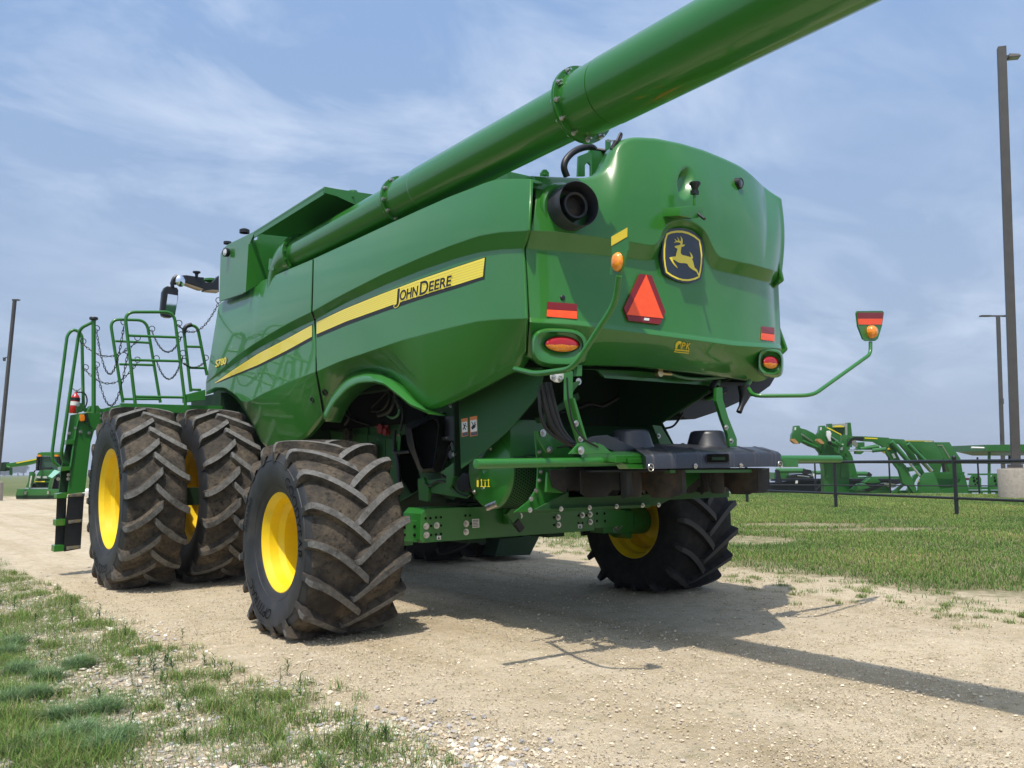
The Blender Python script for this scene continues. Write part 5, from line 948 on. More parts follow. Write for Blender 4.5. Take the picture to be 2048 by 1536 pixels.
for q in ((345, 450), (368, 450), (425, 447), (330, 672), (355, 668), (418, 660), (315, 887), (340, 883), (398, 874)): m = MB(); m.hexnut(UY(*R2([q])[0], YL - 0.01), (0, -1, 0), 0.012, 0.012); S_(ld, P_('bolt', m, 'zinc'))
m = MB()
for q in ((945, 592), (1035, 520), (1098, 572), (1218, 588), (1385, 322), (1385, 388), (1065, 203), (935, 1158), (930, 1215), (795, 1215)): m = MB(); m.hexnut(UY(*R5([q])[0], YL - 0.01), (0, -1, 0), 0.014, 0.014); S_(ld, P_('bolt', m, 'zinc', smooth=35))
m = MB(); m.prism([UY(*p, YL - 0.06) for p in R5([(1090, 345), (1105, 332), (1150, 335), (1162, 380), (1155, 420), (1110, 430), (1092, 415)])], (0, 0.06, 0), 0); sl_ = P_('side_lamp', m, 'amber_lens', bevel=0.006)
m = MB(); m.prism([UY(*p, YL - 0.05) for p in R5([(1160, 320), (1200, 318), (1205, 440), (1158, 432)])], (0, 0.07, 0)); m.tube(crv([UY(*p, YL - 0.02) for p in R5([(1200, 460), (1230, 500), (1280, 535), (1310, 540)])], 10), 0.005, 6); S_(sl_, P_('lamp_housing', m, 'black_plastic', bevel=0.004))
m = MB(); m.prism([UY(*p, YL + 0.05) for p in R5([(1040, 190), (1120, 175), (1125, 300), (1040, 315)])], (0, 0.01, 0)); m.prism([UY(*p, YL + 0.1) for p in R5([(1145, 300), (1150, 245), (1180, 245), (1200, 270), (1200, 300)])], (0, 0.01, 0)); P_('extinguisher_bracket', m, 'green_steel')
# safety chains on the platform
def chain(a, b, mn, Ya, Yb):
    (x0, y0), (x1, y1), (xm, ym) = a, b, mn
    A_ = np.array([[x0 * x0, x0, 1], [x1 * x1, x1, 1], [xm * xm, xm, 1]]); co = np.linalg.solve(A_, [y0, y1, ym]); P = []
    for i in range(201):
        u = i / 200; x = x0 + (x1 - x0) * u; P.append(UY(x, co[0] * x * x + co[1] * x + co[2], Ya + (Yb - Ya) * u))
    m = MB(); d = 0; last = -1; k = 0; L_ = 0.042
    for i in range(200):
        d += (P[i + 1] - P[i]).length
        if d - last > L_ or last < 0:
            last = d; t = (P[i + 1] - P[i]).normalized(); s_ = t.cross(Vector((0, 1, 0))); s_ = s_.normalized() if s_.length > .1 else Vector((1, 0, 0))
            if k % 2: s_ = t.cross(s_).normalized()
            k += 1; c = P[i]; ring_ = []
            for j in range(10):
                an = 2 * PI * j / 10; ring_.append(c + t * (0.030 * math.cos(an)) + s_ * (0.011 * math.sin(an)))
            m.tube(ring_ + [ring_[0]], 0.0042, 5, cap=False)
    for c in (P[0], P[-1]):
        pts = [c + Vector((0.035 * math.cos(t), 0, 0.035 + 0.035 * math.sin(t))) for t in np.linspace(0, 2 * PI, 14)]; m.tube(pts, 0.005, 6)
    P_('chain', m, 'hose_black')
for a, b, mn, Ya, Yb in (((193, 662), (248, 650), (219, 748), 12.0, 11.0), ((193, 735), (255, 708), (220, 811), 12.0, 11.0), ((166, 688), (275, 681), (216, 712.6), 12.4, 11.9), ((171, 740), (275, 725), (218.7, 767), 12.4, 11.9), ((304, 663), (362, 675), (334.7, 704), 11.9, 11.0), ((313, 722), (366, 712), (339.5, 758), 11.9, 11.0), ((358, 652), (437, 606), (384, 664), 11.0, 11.4), ((369, 728), (411.5, 721), (387, 735.5), 11.0, 11.5)): chain(a, b, mn, Ya, Yb)
# mirror arm in front of the tank
R3_ = lambda L: [(300 + x / 7.679, 440 + y / 7.679) for x, y in L]
YM = 13.0
m = MB(); m.prism([UY(*p, YM) for p in R3_([(380, 880), (410, 855), (560, 845), (760, 875), (830, 880), (830, 940), (860, 955), (960, 960), (1060, 850), (1060, 1105), (835, 1085), (835, 1055), (830, 1050), (530, 955), (440, 960), (400, 930)])], (0, 0.14, 0)); m.tube(crv([UY(*p, YM) for p in R3_([(420, 860), (370, 900), (345, 960), (345, 1035)])], 12), 0.028, 10); m.bar(UY(*R3_([(310, 970)])[0], YM), UY(*R3_([(430, 985)])[0], YM), 0.03, 0.03)
m.lathe(UY(*R3_([(715, 880)])[0], YM), (0, 0, 1), [(0, 0.02), (0.05, 0.025), (0.065, 0.055), (0.085, 0.055), (0.09, 0)], 16); ma = P_('mirror_arm', m, 'black_plastic', bevel=0.008)
m = MB(); m.prism([UY(*p, YM - 0.01) for p in R3_([(530, 960), (830, 1060), (800, 1070), (760, 1065), (545, 985)])], (0, 0.12, 0)); m.prism([UY(*p, YM - 0.01) for p in R3_([(845, 1085), (1050, 1105), (1050, 1075), (960, 1070)])], (0, 0.12, 0)); S_(ma, P_('arm_trim', m, 'brown_underside'))
m = MB(); fr = R3_([(165, 1400), (195, 1100), (230, 1030), (270, 1012), (420, 1035), (440, 1080), (435, 1200), (390, 1460), (330, 1500), (240, 1495), (190, 1470)]); m.prism([UY(*p, YM - 0.02) for p in fr], (0, 0.10, 0)); mr = P_('mirror', m, 'black_plastic', bevel=0.02)
m = MB(); m.prism([UY(*p, YM - 0.026) for p in R3_([(275, 1135), (425, 1160), (420, 1230), (385, 1430), (350, 1450), (240, 1390)])], (0.0, 0.004, 0)); S_(mr, P_('mirror_glass', m, 'chrome'))
m = MB(); c = UY(*R3_([(455, 945)])[0], YM - 0.08); m.lathe(c, (0.1, -1, 0.05), [(0, 0.06), (0.03, 0.068), (0.035, 0.062), (0.055, 0.03), (0.058, 0)], 32); m.v = [(x, y, c.z + (z - c.z) * 1.25) for x, y, z in m.v]; P_('round_mirror', m, 'chrome', smooth=60)
m = MB(); m.lathe(UY(*R3_([(940, 940)])[0], YM + 0.3), (0, 0, 1), [(0, 0.11), (0.03, 0.11), (0.04, 0.07), (0.042, 0)], 20); P_('beacon_base', m, 'green_paint', smooth=50)
# fire extinguisher hanging by the ladder: a thing of its own
FE = thing('fire_extinguisher', 'small red fire extinguisher hanging on the combine ladder beside its handrail', 'fire extinguisher', tuple(UY(150, 829, 12.45)))
e0, e1 = UY(147.5, 827, 12.45), UY(151.5, 789, 12.45); ax_ = (e1 - e0).normalized(); Lh = (e1 - e0).length
m = MB(); m.lathe(e0, ax_, [(0, 0), (0, 0.05), (0.01, 0.056), (Lh - 0.05, 0.056), (Lh - 0.01, 0.038), (Lh + 0.01, 0.018), (Lh + 0.03, 0.016), (Lh + 0.03, 0)], 24, 0); mk('cylinder', m, 'red_paint', FE, smooth=50)
m = MB(); m.bar(e1 + ax_ * .03, e1 + ax_ * 0.07 + Vector((0.05, 0, 0.01)), 0.02, 0.012); m.bar(e1 + ax_ * .04, e1 + ax_ * 0.09 + Vector((-0.09, 0, 0.02)), 0.02, 0.012); m.cyl(e1 + ax_ * .02, e1 + ax_ * .06, 0.015, 10); mk('valve_handle', m, 'zinc', FE, smooth=40)
m = MB(); m.tube(crv([e1 + ax_ * .03, e1 + Vector((0.10, 0, 0.02)), e1 + Vector((0.135, 0, -0.08)), e1 + Vector((0.10, 0, -0.2))], 14), 0.009, 8); mk('hose', m, 'hose_black', FE, smooth=60)
m = MB(); m.lathe(e0 + ax_ * 0.10, ax_, [(0, 0.0575), (0.05, 0.0575)], 24, 0); m.lathe(e0 + ax_ * 0.16, ax_, [(0, 0.0575), (0.04, 0.0575)], 24, 1); mk('label_band', m, ['decal_white', 'decal_black'], FE, smooth=50)
# ================================================================== GROUND
def vnoise(x, y, seed=0, scale=1.0):
    x = np.asarray(x) * scale; y = np.asarray(y) * scale; xi = np.floor(x).astype(np.int64); yi = np.floor(y).astype(np.int64); fx = x - xi; fy = y - yi
    def h(a, b): n = (a * 374761393 + b * 668265263 + seed * 1442695041) & 0xffffffff; n = ((n ^ (n >> 13)) * 1274126177) & 0xffffffff; return ((n ^ (n >> 16)) & 0xffff) / 65535.0
    u = fx * fx * (3 - 2 * fx); v = fy * fy * (3 - 2 * fy)
    return (h(xi, yi) * (1 - u) + h(xi + 1, yi) * u) * (1 - v) + (h(xi, yi + 1) * (1 - u) + h(xi + 1, yi + 1) * u) * v
def fbm(x, y, seed=0, scale=1.0, n=4): return sum(vnoise(x, y, seed + i, scale * 2 ** i) * 0.5 ** i for i in range(n)) / sum(0.5 ** i for i in range(n))
def road_right(Y): return np.interp(Y, [-20, 3, 5, 7, 9, 12.5, 16, 60], [7.3, 7.45, 7.7, 8.0, 8.4, 9.2, 9.6, 9.8])
def road_left(Y): return np.interp(Y, [-5, 3, 4, 5.5, 7, 11, 15, 22, 60], [2.55, 2.35, 2.15, 2.02, 1.92, 1.85, 1.75, 1.4, 0.2])
def grass_mask(X, Y):
    """0 = bare gravel, 1 = full grass"""
    w = (fbm(X, Y, 3, 0.9) - 0.5) * 1.6 + (fbm(X, Y, 9, 4.0) - 0.5) * 0.7
    right = np.clip((X - road_right(Y) + w * 1.3 - 0.35) / 1.7, 0, 1)
    left = np.clip((1.05 - X + w * 0.7) / 0.7, 0, 1) * np.clip((Y + 30) / 4, 0, 1)
    # bare scuffs in the lawn
    for (px_, py_, ax_, ay_, rot) in BARE:
        dx, dy = X - px_, Y - py_; c, s = math.cos(rot), math.sin(rot); u = (dx * c + dy * s) / ax_; v = (-dx * s + dy * c) / ay_
        right = right * np.clip((u * u + v * v + w * 1.1) * 1.4 - 0.2, 0.12, 1)
    return np.maximum(right, left)
BARE = []
for (x, y, ax_, ay_) in ((1520, 1080, 1.0, 1.0), (1690, 1060, 2.6, 0.45), (1610, 1050, 1.6, 0.8), (1740, 1183, 0.5, 0.9), (1640, 1160, 0.8, 0.5), (1180, 1080, 0.8, 1.2), (2010, 1195, 0.5, 0.6)):
    p = UZ(x, y, 0); BARE.append((p.x, p.y, ax_, ay_, -PHI))
def gz(X, Y):
    """terrain: level lot, falling away behind the crest of the lawn"""
    X = np.asarray(X, float); Y = np.asarray(Y, float); r = np.hypot(X, Y); az = np.arctan2(X, Y) - PHI
    k = np.clip((az + 0.16) / 0.5, 0, 1); sl = 0.0065 + k * 0.0425
    d = np.clip(r - 34.5, 0, None); return -sl * (np.sqrt(d * d + 9) - 3)
def build_ground():
    def axis(lo, hi, step, far):
        a = list(np.arange(lo, hi + 1e-6, step)); s = step; x = hi
        while x < far: s *= 1.35; x += s; a.append(x)
        s = step; x = lo
        while x > -far: s *= 1.35; x -= s; a.insert(0, x)
        return np.array(a)
    xs = axis(-1, 13, 0.08, 2500); ys = axis(0, 20, 0.08, 2500); X, Y = np.meshgrid(xs, ys); Z = gz(X, Y)
    near = np.exp(-((np.hypot(X - 5, Y - 6)) / 22) ** 4)
    Z += near * ((fbm(X, Y, 21, 1.4) - 0.5) * 0.022 + (fbm(X, Y, 31, 7) - 0.5) * 0.010 - 0.008)
    Z += np.clip((X - road_right(Y)) / 2.0, 0, 1) * near * 0.03 * 0
    v = np.stack([X.ravel(), Y.ravel(), Z.ravel()], 1); ny, nx = X.shape
    i = np.arange(ny - 1)[:, None] * nx + np.arange(nx - 1)[None, :]; f = np.stack([i, i + 1, i + nx + 1, i + nx], -1).reshape(-1, 4)
    me = bpy.data.meshes.new('ground'); me.vertices.add(len(v)); me.vertices.foreach_set('co', v.ravel()); me.loops.add(f.size); me.loops.foreach_set('vertex_index', f.ravel())
    me.polygons.add(len(f)); me.polygons.foreach_set('loop_start', np.arange(0, f.size, 4)); me.polygons.foreach_set('loop_total', np.full(len(f), 4)); me.polygons.foreach_set('use_smooth', np.ones(len(f), bool)); me.update()
    # cover attribute: where soil under grass / gravel verge / packed road is
    g = grass_mask(X, Y).ravel(); vl = np.clip((road_left(Y) - X + (fbm(X, Y, 5, 1.3) - .5) * 0.9) / 0.35, 0, 1).ravel(); far = np.clip((np.hypot(X, Y) - 50) / 4, 0, 1).ravel(); g = np.maximum(np.maximum(g, far), 0.50 * np.clip((X.ravel() - road_right(Y.ravel()) - 0.7) / 0.8, 0, 1))
    at = me.attributes.new('cover', 'FLOAT_COLOR', 'POINT'); at.data.foreach_set('color', np.stack([g, vl, np.clip((0.7 - X.ravel()) / 1.0, 0, 1), g * 0 + 1], 1).astype(np.float32).ravel())
    o = bpy.data.objects.new('ground', me); COL.objects.link(o); o['kind'] = 'structure'
    m = bpy.data.materials.new('ground'); m.use_nodes = True; nt = m.node_tree; N = nt.nodes; L = nt.links; b = N['Principled BSDF']; b.inputs['Roughness'].default_value = 0.95; b.inputs['Specular IOR Level'].default_value = 0.15
    geo = N.new('ShaderNodeNewGeometry')
    def noise(sc, det=6, rough=.6, dist=0): n = N.new('ShaderNodeTexNoise'); n.inputs['Scale'].default_value = sc; n.inputs['Detail'].default_value = det; n.inputs['Roughness'].default_value = rough; n.inputs['Distortion'].default_value = dist; L.new(geo.outputs['Position'], n.inputs['Vector']); return n.outputs[0]
    def rng(s, a, b_, c=0, d=1): r = N.new('ShaderNodeMapRange'); r.inputs[1].default_value = a; r.inputs[2].default_value = b_; r.inputs[3].default_value = c; r.inputs[4].default_value = d; L.new(s, r.inputs[0]); return r.outputs[0]
    def mix(f_, a, c): n = N.new('ShaderNodeMixRGB'); 
    def mixc(fac, a, c):
        n = N.new('ShaderNodeMixRGB')
        if isinstance(fac, float): n.inputs[0].default_value = fac
        else: L.new(fac, n.inputs[0])
        for i, q in ((1, a), (2, c)):
            if isinstance(q, tuple): n.inputs[i].default_value = (*q, 1)
            else: L.new(q, n.inputs[i])
        return n.outputs[0]
    base = mixc(rng(noise(0.7, 5), .35, .65), (0.60, 0.505, 0.35), (0.49, 0.405, 0.275)); base = mixc(rng(noise(3.5, 7, .7), .45, .75), base, (0.64, 0.55, 0.41)); base = mixc(rng(noise(16, 8, .75), .50, .70, 0, .75), base, (0.36, 0.285, 0.20)); base = mixc(rng(noise(48, 6, .8), .54, .70, 0, .8), base, (0.70, 0.61, 0.475))
    vo = N.new('ShaderNodeTexVoronoi'); vo.inputs['Scale'].default_value = 75; L.new(geo.outputs['Position'], vo.inputs['Vector']); sp = N.new('ShaderNodeSeparateColor'); L.new(vo.outputs['Color'], sp.inputs[0])
    stone = mixc(sp.outputs[1], (0.62, 0.54, 0.41), (0.40, 0.36, 0.30)); base = mixc(rng(sp.outputs[0], .80, .84, 0, .8), base, stone)
    mpt = N.new('ShaderNodeMapping'); mpt.inputs['Scale'].default_value = (1.5, 0.10, 1.0); L.new(geo.outputs['Position'], mpt.inputs[0]); nst = N.new('ShaderNodeTexNoise'); nst.inputs['Scale'].default_value = 1.1; nst.inputs['Detail'].default_value = 5; nst.inputs['Distortion'].default_value = 0.6; L.new(mpt.outputs[0], nst.inputs['Vector'])
    dk = N.new('ShaderNodeMixRGB'); dk.blend_type = 'MULTIPLY'; dk.inputs[2].default_value = (0.80, 0.77, 0.71, 1); L.new(rng(nst.outputs[0], .48, .66, 0, .9), dk.inputs[0]); L.new(base, dk.inputs[1]); base = dk.outputs[0]
    at_ = N.new('ShaderNodeAttribute'); at_.attribute_name = 'cover'; sc = N.new('ShaderNodeSeparateColor'); L.new(at_.outputs['Color'], sc.inputs[0])
    vo2 = N.new('ShaderNodeTexVoronoi'); vo2.inputs['Scale'].default_value = 42; L.new(geo.outputs['Position'], vo2.inputs['Vector']); sp2 = N.new('ShaderNodeSeparateColor'); L.new(vo2.outputs['Color'], sp2.inputs[0])
    verge = mixc(sp2.outputs[0], (0.58, 0.51, 0.40), (0.36, 0.31, 0.245)); verge = mixc(rng(noise(2.2, 5), .4, .65), verge, (0.42, 0.35, 0.25)); base = mixc(sc.outputs[1], base, verge)
    soil = mixc(rng(noise(1.1, 6), .4, .6), (0.33, 0.265, 0.18), (0.22, 0.19, 0.105)); soil = mixc(rng(noise(9, 6), .4, .65), soil, (0.14, 0.165, 0.06)); far = mixc(rng(noise(0.05, 4), .4, .6), (0.11, 0.14, 0.05), (0.15, 0.165, 0.07))
    ln = N.new('ShaderNodeVectorMath'); ln.operation = 'LENGTH'; L.new(geo.outputs['Position'], ln.inputs[0]); soil = mixc(rng(ln.outputs['Value'], 24, 45), soil, far)
    soil = mixc(sc.outputs[2], soil, mixc(rng(noise(1.5, 5), .4, .6), (0.060, 0.115, 0.025), (0.085, 0.13, 0.035))); cov = rng(noise(6, 5), .3, .7, -.25, .25); ad = N.new('ShaderNodeMath'); ad.operation = 'ADD'; L.new(sc.outputs[0], ad.inputs[0]); L.new(cov, ad.inputs[1])
    base = mixc(rng(ad.outputs[0], .02, .60), base, soil); L.new(base, b.inputs['Base Color'])
    hsum = N.new('ShaderNodeMath'); hsum.operation = 'ADD'; h1 = rng(noise(22, 9, .75), .3, .7, 0, .6); h2 = rng(vo.outputs['Distance'], 0, .6, .6, 0); L.new(h1, hsum.inputs[0]); L.new(h2, hsum.inputs[1])
    bp = N.new('ShaderNodeBump'); bp.inputs['Strength'].default_value = 0.7; bp.inputs['Distance'].default_value = 0.020; L.new(hsum.outputs[0], bp.inputs['Height']); L.new(bp.outputs[0], b.inputs['Normal']); me.materials.append(m)
build_ground()

def bulk(name, V, F, C, label, cat, rough=0.9, trans=0.0, smooth=False):
    """one mesh from big arrays: V (n,3), F (m,k), C (n,3) point colours"""
    k = F.shape[1]; me = bpy.data.meshes.new(name); me.vertices.add(len(V)); me.vertices.foreach_set('co', V.astype(np.float32).ravel()); me.loops.add(F.size); me.loops.foreach_set('vertex_index', F.astype(np.int32).ravel())
    me.polygons.add(len(F)); me.polygons.foreach_set('loop_start', np.arange(0, F.size, k, dtype=np.int32)); me.polygons.foreach_set('loop_total', np.full(len(F), k, np.int32)); me.polygons.foreach_set('use_smooth', np.zeros(len(F), bool))
    if smooth: me.polygons.foreach_set('use_smooth', np.ones(len(F), bool))
    me.update(); at = me.attributes.new('tint', 'FLOAT_COLOR', 'POINT'); at.data.foreach_set('color', np.concatenate([C, np.ones((len(C), 1))], 1).astype(np.float32).ravel())
    m = bpy.data.materials.new(name); m.use_nodes = True; nt = m.node_tree; b = nt.nodes['Principled BSDF']; b.inputs['Roughness'].default_value = rough; b.inputs['Specular IOR Level'].default_value = 0.2
    a = nt.nodes.new('ShaderNodeAttribute'); a.attribute_name = 'tint'; nt.links.new(a.outputs['Color'], b.inputs['Base Color'])
    if trans:
        t = nt.nodes.new('ShaderNodeBsdfTranslucent'); nt.links.new(a.outputs['Color'], t.inputs[0]); mx = nt.nodes.new('ShaderNodeMixShader'); mx.inputs[0].default_value = trans
        nt.links.new(b.outputs[0], mx.inputs[1]); nt.links.new(t.outputs[0], mx.inputs[2]); nt.links.new(mx.outputs[0], nt.nodes['Material Output'].inputs[0])
    me.materials.append(m); o = bpy.data.objects.new(name, me); COL.objects.link(o); o['kind'] = 'stuff'; o['label'] = label; o['category'] = cat; return o
def blades(X, Y, H, Wd, lean, cols, z0=0.0, curl=0.5):
    """curved 3-segment blades at points"""
    n = len(X); a = RNG.uniform(0, 2 * PI, n); d = np.stack([np.cos(a), np.sin(a)], 1); s = np.stack([-d[:, 1], d[:, 0]], 1); Z = gz(X, Y) + z0; V = []
    for t, w in ((0, 1), (0.5, 0.8), (1.0, 0.0)):
        cx = X + d[:, 0] * lean * H * (t ** (1 + curl)); cy = Y + d[:, 1] * lean * H * (t ** (1 + curl)); cz = Z + H * t * (1 - 0.25 * lean * t)
        if w > 0: V.append(np.stack([cx - s[:, 0] * Wd * w / 2, cy - s[:, 1] * Wd * w / 2, cz], 1)); V.append(np.stack([cx + s[:, 0] * Wd * w / 2, cy + s[:, 1] * Wd * w / 2, cz], 1))
        else: V.append(np.stack([cx, cy, cz], 1))
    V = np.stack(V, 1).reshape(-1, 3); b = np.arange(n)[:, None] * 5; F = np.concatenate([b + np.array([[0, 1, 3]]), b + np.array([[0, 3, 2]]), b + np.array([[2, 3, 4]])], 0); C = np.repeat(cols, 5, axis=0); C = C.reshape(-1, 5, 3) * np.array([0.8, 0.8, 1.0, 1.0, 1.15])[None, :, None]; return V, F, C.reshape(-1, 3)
def join(parts):
    V, F, C, o = [], [], [], 0
    for v, f, c in parts: V.append(v); F.append(f + o); C.append(c); o += len(v)
    return np.concatenate(V), np.concatenate(F), np.concatenate(C)
def pick(n, pal, jit=0.18):
    P = np.array(pal); c = P[RNG.integers(0, len(P), n)]; return np.clip(c * (1 + RNG.normal(0, jit, (n, 1))), 0.005, 1)
# lawn on the right, uniform in distance so that it thins out in world density with range
n = 520000; r = 6.5 + 31 * RNG.random(n) ** 0.9; az = PHI + RNG.uniform(-0.12, 0.56, n); X = r * np.sin(az); Y = r * np.cos(az); gm = grass_mask(X, Y) ** 1.5 * np.clip(0.10 + 1.3 * fbm(X, Y, 14, 1.3), 0, 1); k = RNG.random(n) < gm; X, Y, r = X[k], Y[k], r[k]
dry = fbm(X, Y, 44, 0.45); pal = [(0.125, 0.240, 0.048), (0.155, 0.270, 0.058), (0.100, 0.200, 0.045), (0.20, 0.285, 0.08), (0.28, 0.27, 0.13)]
C = pick(len(X), pal); C = C * (0.75 + 0.6 * dry[:, None]); C[:, 0] *= 1 + 0.5 * (dry - .4)
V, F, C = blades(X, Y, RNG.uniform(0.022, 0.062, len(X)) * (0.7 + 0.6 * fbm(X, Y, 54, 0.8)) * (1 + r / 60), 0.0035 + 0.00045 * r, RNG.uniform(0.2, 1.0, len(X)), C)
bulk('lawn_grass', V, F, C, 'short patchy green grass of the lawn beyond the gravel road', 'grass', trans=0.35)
# weeds and thin grass on the left verge
parts = []; n = 300000; X = RNG.uniform(-0.4, 2.9, n); Y = 2.2 + 15 * RNG.random(n) ** 1.3; dn = fbm(X, Y, 77, 2.6) ; bandw = np.exp(-((e_ := (road_left(Y) - X)) - 0.35) ** 2 / 0.18); dens = np.clip((dn - 0.40) * 2.6 + bandw * 0.35, 0.04, 1); e = road_left(Y) - X + (fbm(X, Y, 8, 2.0) - .5) * 0.7; inner = np.clip((1.35 - X) / 0.6, 0, 1); dens = np.maximum(dens * 0.8, inner * np.clip((dn - .25) * 3, 0, 1)); dens *= np.clip(e / 0.25, 0, 1)
k = RNG.random(n) < dens; X, Y = X[k], Y[k]; C = pick(len(X), [(0.115, 0.215, 0.045), (0.15, 0.25, 0.055), (0.19, 0.265, 0.075), (0.31, 0.29, 0.15), (0.095, 0.185, 0.05)], 0.22)
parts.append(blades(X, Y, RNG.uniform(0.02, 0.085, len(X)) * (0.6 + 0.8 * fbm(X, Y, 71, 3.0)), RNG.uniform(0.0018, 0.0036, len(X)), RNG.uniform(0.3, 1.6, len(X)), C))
# clumps: taller grass tussocks
def clump(cx, cy, R, n_, h0, h1, pal, w=0.003, lean=(0.3, 1.0)):
    a = RNG.uniform(0, 2 * PI, n_); q = R * np.sqrt(RNG.random(n_)); parts.append(blades(cx + q * np.cos(a), cy + q * np.sin(a), RNG.uniform(h0, h1, n_) * (1.1 - 0.6 * (q / R) ** 2), np.full(n_, w), RNG.uniform(*lean, n_), pick(n_, pal, 0.2)))
gpal = [(0.120, 0.225, 0.045), (0.15, 0.265, 0.055), (0.19, 0.275, 0.07), (0.30, 0.29, 0.13)]
for (x, y, R, n_, h1) in ((690, 1490, .05, 130, .19), (180, 1250, .14, 420, .10), (240, 1270, .13, 380, .10), (75, 1190, .16, 420, .10), (130, 1200, .16, 420, .09), (30, 1160, .2, 500, .1), (270, 1310, .10, 260, .09), (340, 1300, .08, 160, .08), (400, 1390, .10, 280, .11), (430, 1420, .1, 260, .12), (350, 1360, .09, 220, .10), (480, 1440, .10, 240, .13), (560, 1400, .06, 110, .13), (590, 1420, .07, 130, .12), (520, 1460, .12, 260, .12), (460, 1470, .12, 240, .12), (300, 1420, .08, 220, .09), (40, 1500, .16, 700, .13), (110, 1525, .16, 700, .12), (10, 1440, .14, 600, .12), (210, 1520, .14, 500, .10), (360, 1480, .08, 140, .07), (830, 1525, .05, 60, .10), (900, 1528, .04, 50, .09), (640, 1530, .08, 120, .12), (560, 1520, .1, 180, .11), (60, 1440, .1, 420, .11), (30, 1240, .2, 700, .11), (15, 1330, .16, 700, .12)):
    p = UZ(x, y, 0); clump(p.x, p.y, R, n_, h1 * .35, h1, gpal)
for i in range(170):
    Y_ = RNG.uniform(3.0, 15); X_ = float(road_left(Y_)) - RNG.uniform(0.02, 1.1); clump(X_, Y_, RNG.uniform(.03, .09), int(RNG.integers(30, 110)), .03, RNG.uniform(.06, .13), gpal)
for (x, y, R, n_, h1) in ((620, 1400, .09, 90, .14), (650, 1440, .10, 110, .15), (700, 1440, .08, 70, .15), (720, 1400, .05, 30, .12), (760, 1480, .06, 40, .12), (680, 1380, .07, 50, .12), (740, 1520, .08, 70, .12), (600, 1450, .11, 150, .15), (800, 1505, .05, 40, .11), (860, 1510, .04, 30, .10), (560, 1440, .12, 170, .14), (540, 1400, .10, 130, .13), (500, 1400, .10, 120, .12), (610, 1370, .07, 60, .10), (640, 1490, .1, 110, .13), (430, 1330, .08, 90, .10), (470, 1345, .08, 90, .10), (510, 1370, .08, 90, .11), (390, 1300, .08, 80, .09), (20, 1480, .2, 900, .14), (120, 1500, .14, 500, .13), (10, 1390, .14, 500, .13)):
    p = UZ(x, y, 0); clump(p.x, p.y, R, n_, h1 * .3, h1, gpal)
# bluish fescue cushions
bpal = [(0.13, 0.225, 0.10), (0.16, 0.26, 0.125), (0.11, 0.20, 0.075), (0.21, 0.30, 0.15)]
for (x, y, R) in ((157, 1332, .10), (95, 1358, .085), (203, 1422, .11), (160, 1470, .09), (85, 1495, .15), (210, 1500, .10), (40, 1345, .10), (20, 1290, .11), (10, 1310, .1), (80, 1395, .06), (120, 1437, .07), (20, 1405, .10), (240, 1480, .06)):
    p = UZ(x, y, 0); clump(p.x, p.y, R, 750, .05, .135, bpal, w=0.0030, lean=(0.6, 1.9))
# broad-leaved stalky weeds
for i in range(46):
    if i < 14: x, y = ((365, 1290), (330, 1330), (345, 1340), (430, 1345), (300, 1340), (410, 1330), (560, 1370), (600, 1390), (255, 1300), (270, 1380), (320, 1370), (575, 1350), (455, 1370), (280, 1350))[i]; p = UZ(x, y, 0); X_, Y_ = p.x, p.y
    else: Y_ = RNG.uniform(3.2, 10); X_ = float(road_left(Y_)) - RNG.uniform(0.05, 0.9)
    h = RNG.uniform(.06, .15); m_ = int(RNG.integers(14, 26)); zz = np.linspace(.01, h, m_); lx = RNG.normal(0, .1); 
    v, f, c = blades(X_ + lx * zz, Y_ + 0 * zz, RNG.uniform(.025, .05, m_), np.full(m_, .006), RNG.uniform(1.0, 2.2, m_), pick(m_, [(0.07, 0.14, 0.045), (0.09, 0.165, 0.055)], .15)); v = v + np.repeat(np.stack([zz * 0, zz * 0, zz * .85], 1), 5, axis=0); parts.append((v, f, c))
    parts.append(blades(np.array([X_]), np.array([Y_]), np.array([h]), np.array([.004]), np.array([.05]), np.array([[.09, .14, .05]])))
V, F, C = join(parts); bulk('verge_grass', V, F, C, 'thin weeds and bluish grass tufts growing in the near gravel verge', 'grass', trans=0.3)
# sparse sprigs along the far edge of the road
parts = []
for i in range(260):
    Y_ = RNG.uniform(2.5, 12); X_ = float(road_right(Y_)) + RNG.normal(0.15, 0.35)
    clump(X_, Y_, RNG.uniform(.03, .12), int(RNG.integers(15, 70)), .015, .06, gpal, w=0.004)
V, F, C = join(parts); bulk('edge_grass', V, F, C, 'scattered green sprigs along the dusty edge of the lawn', 'grass', trans=0.3)
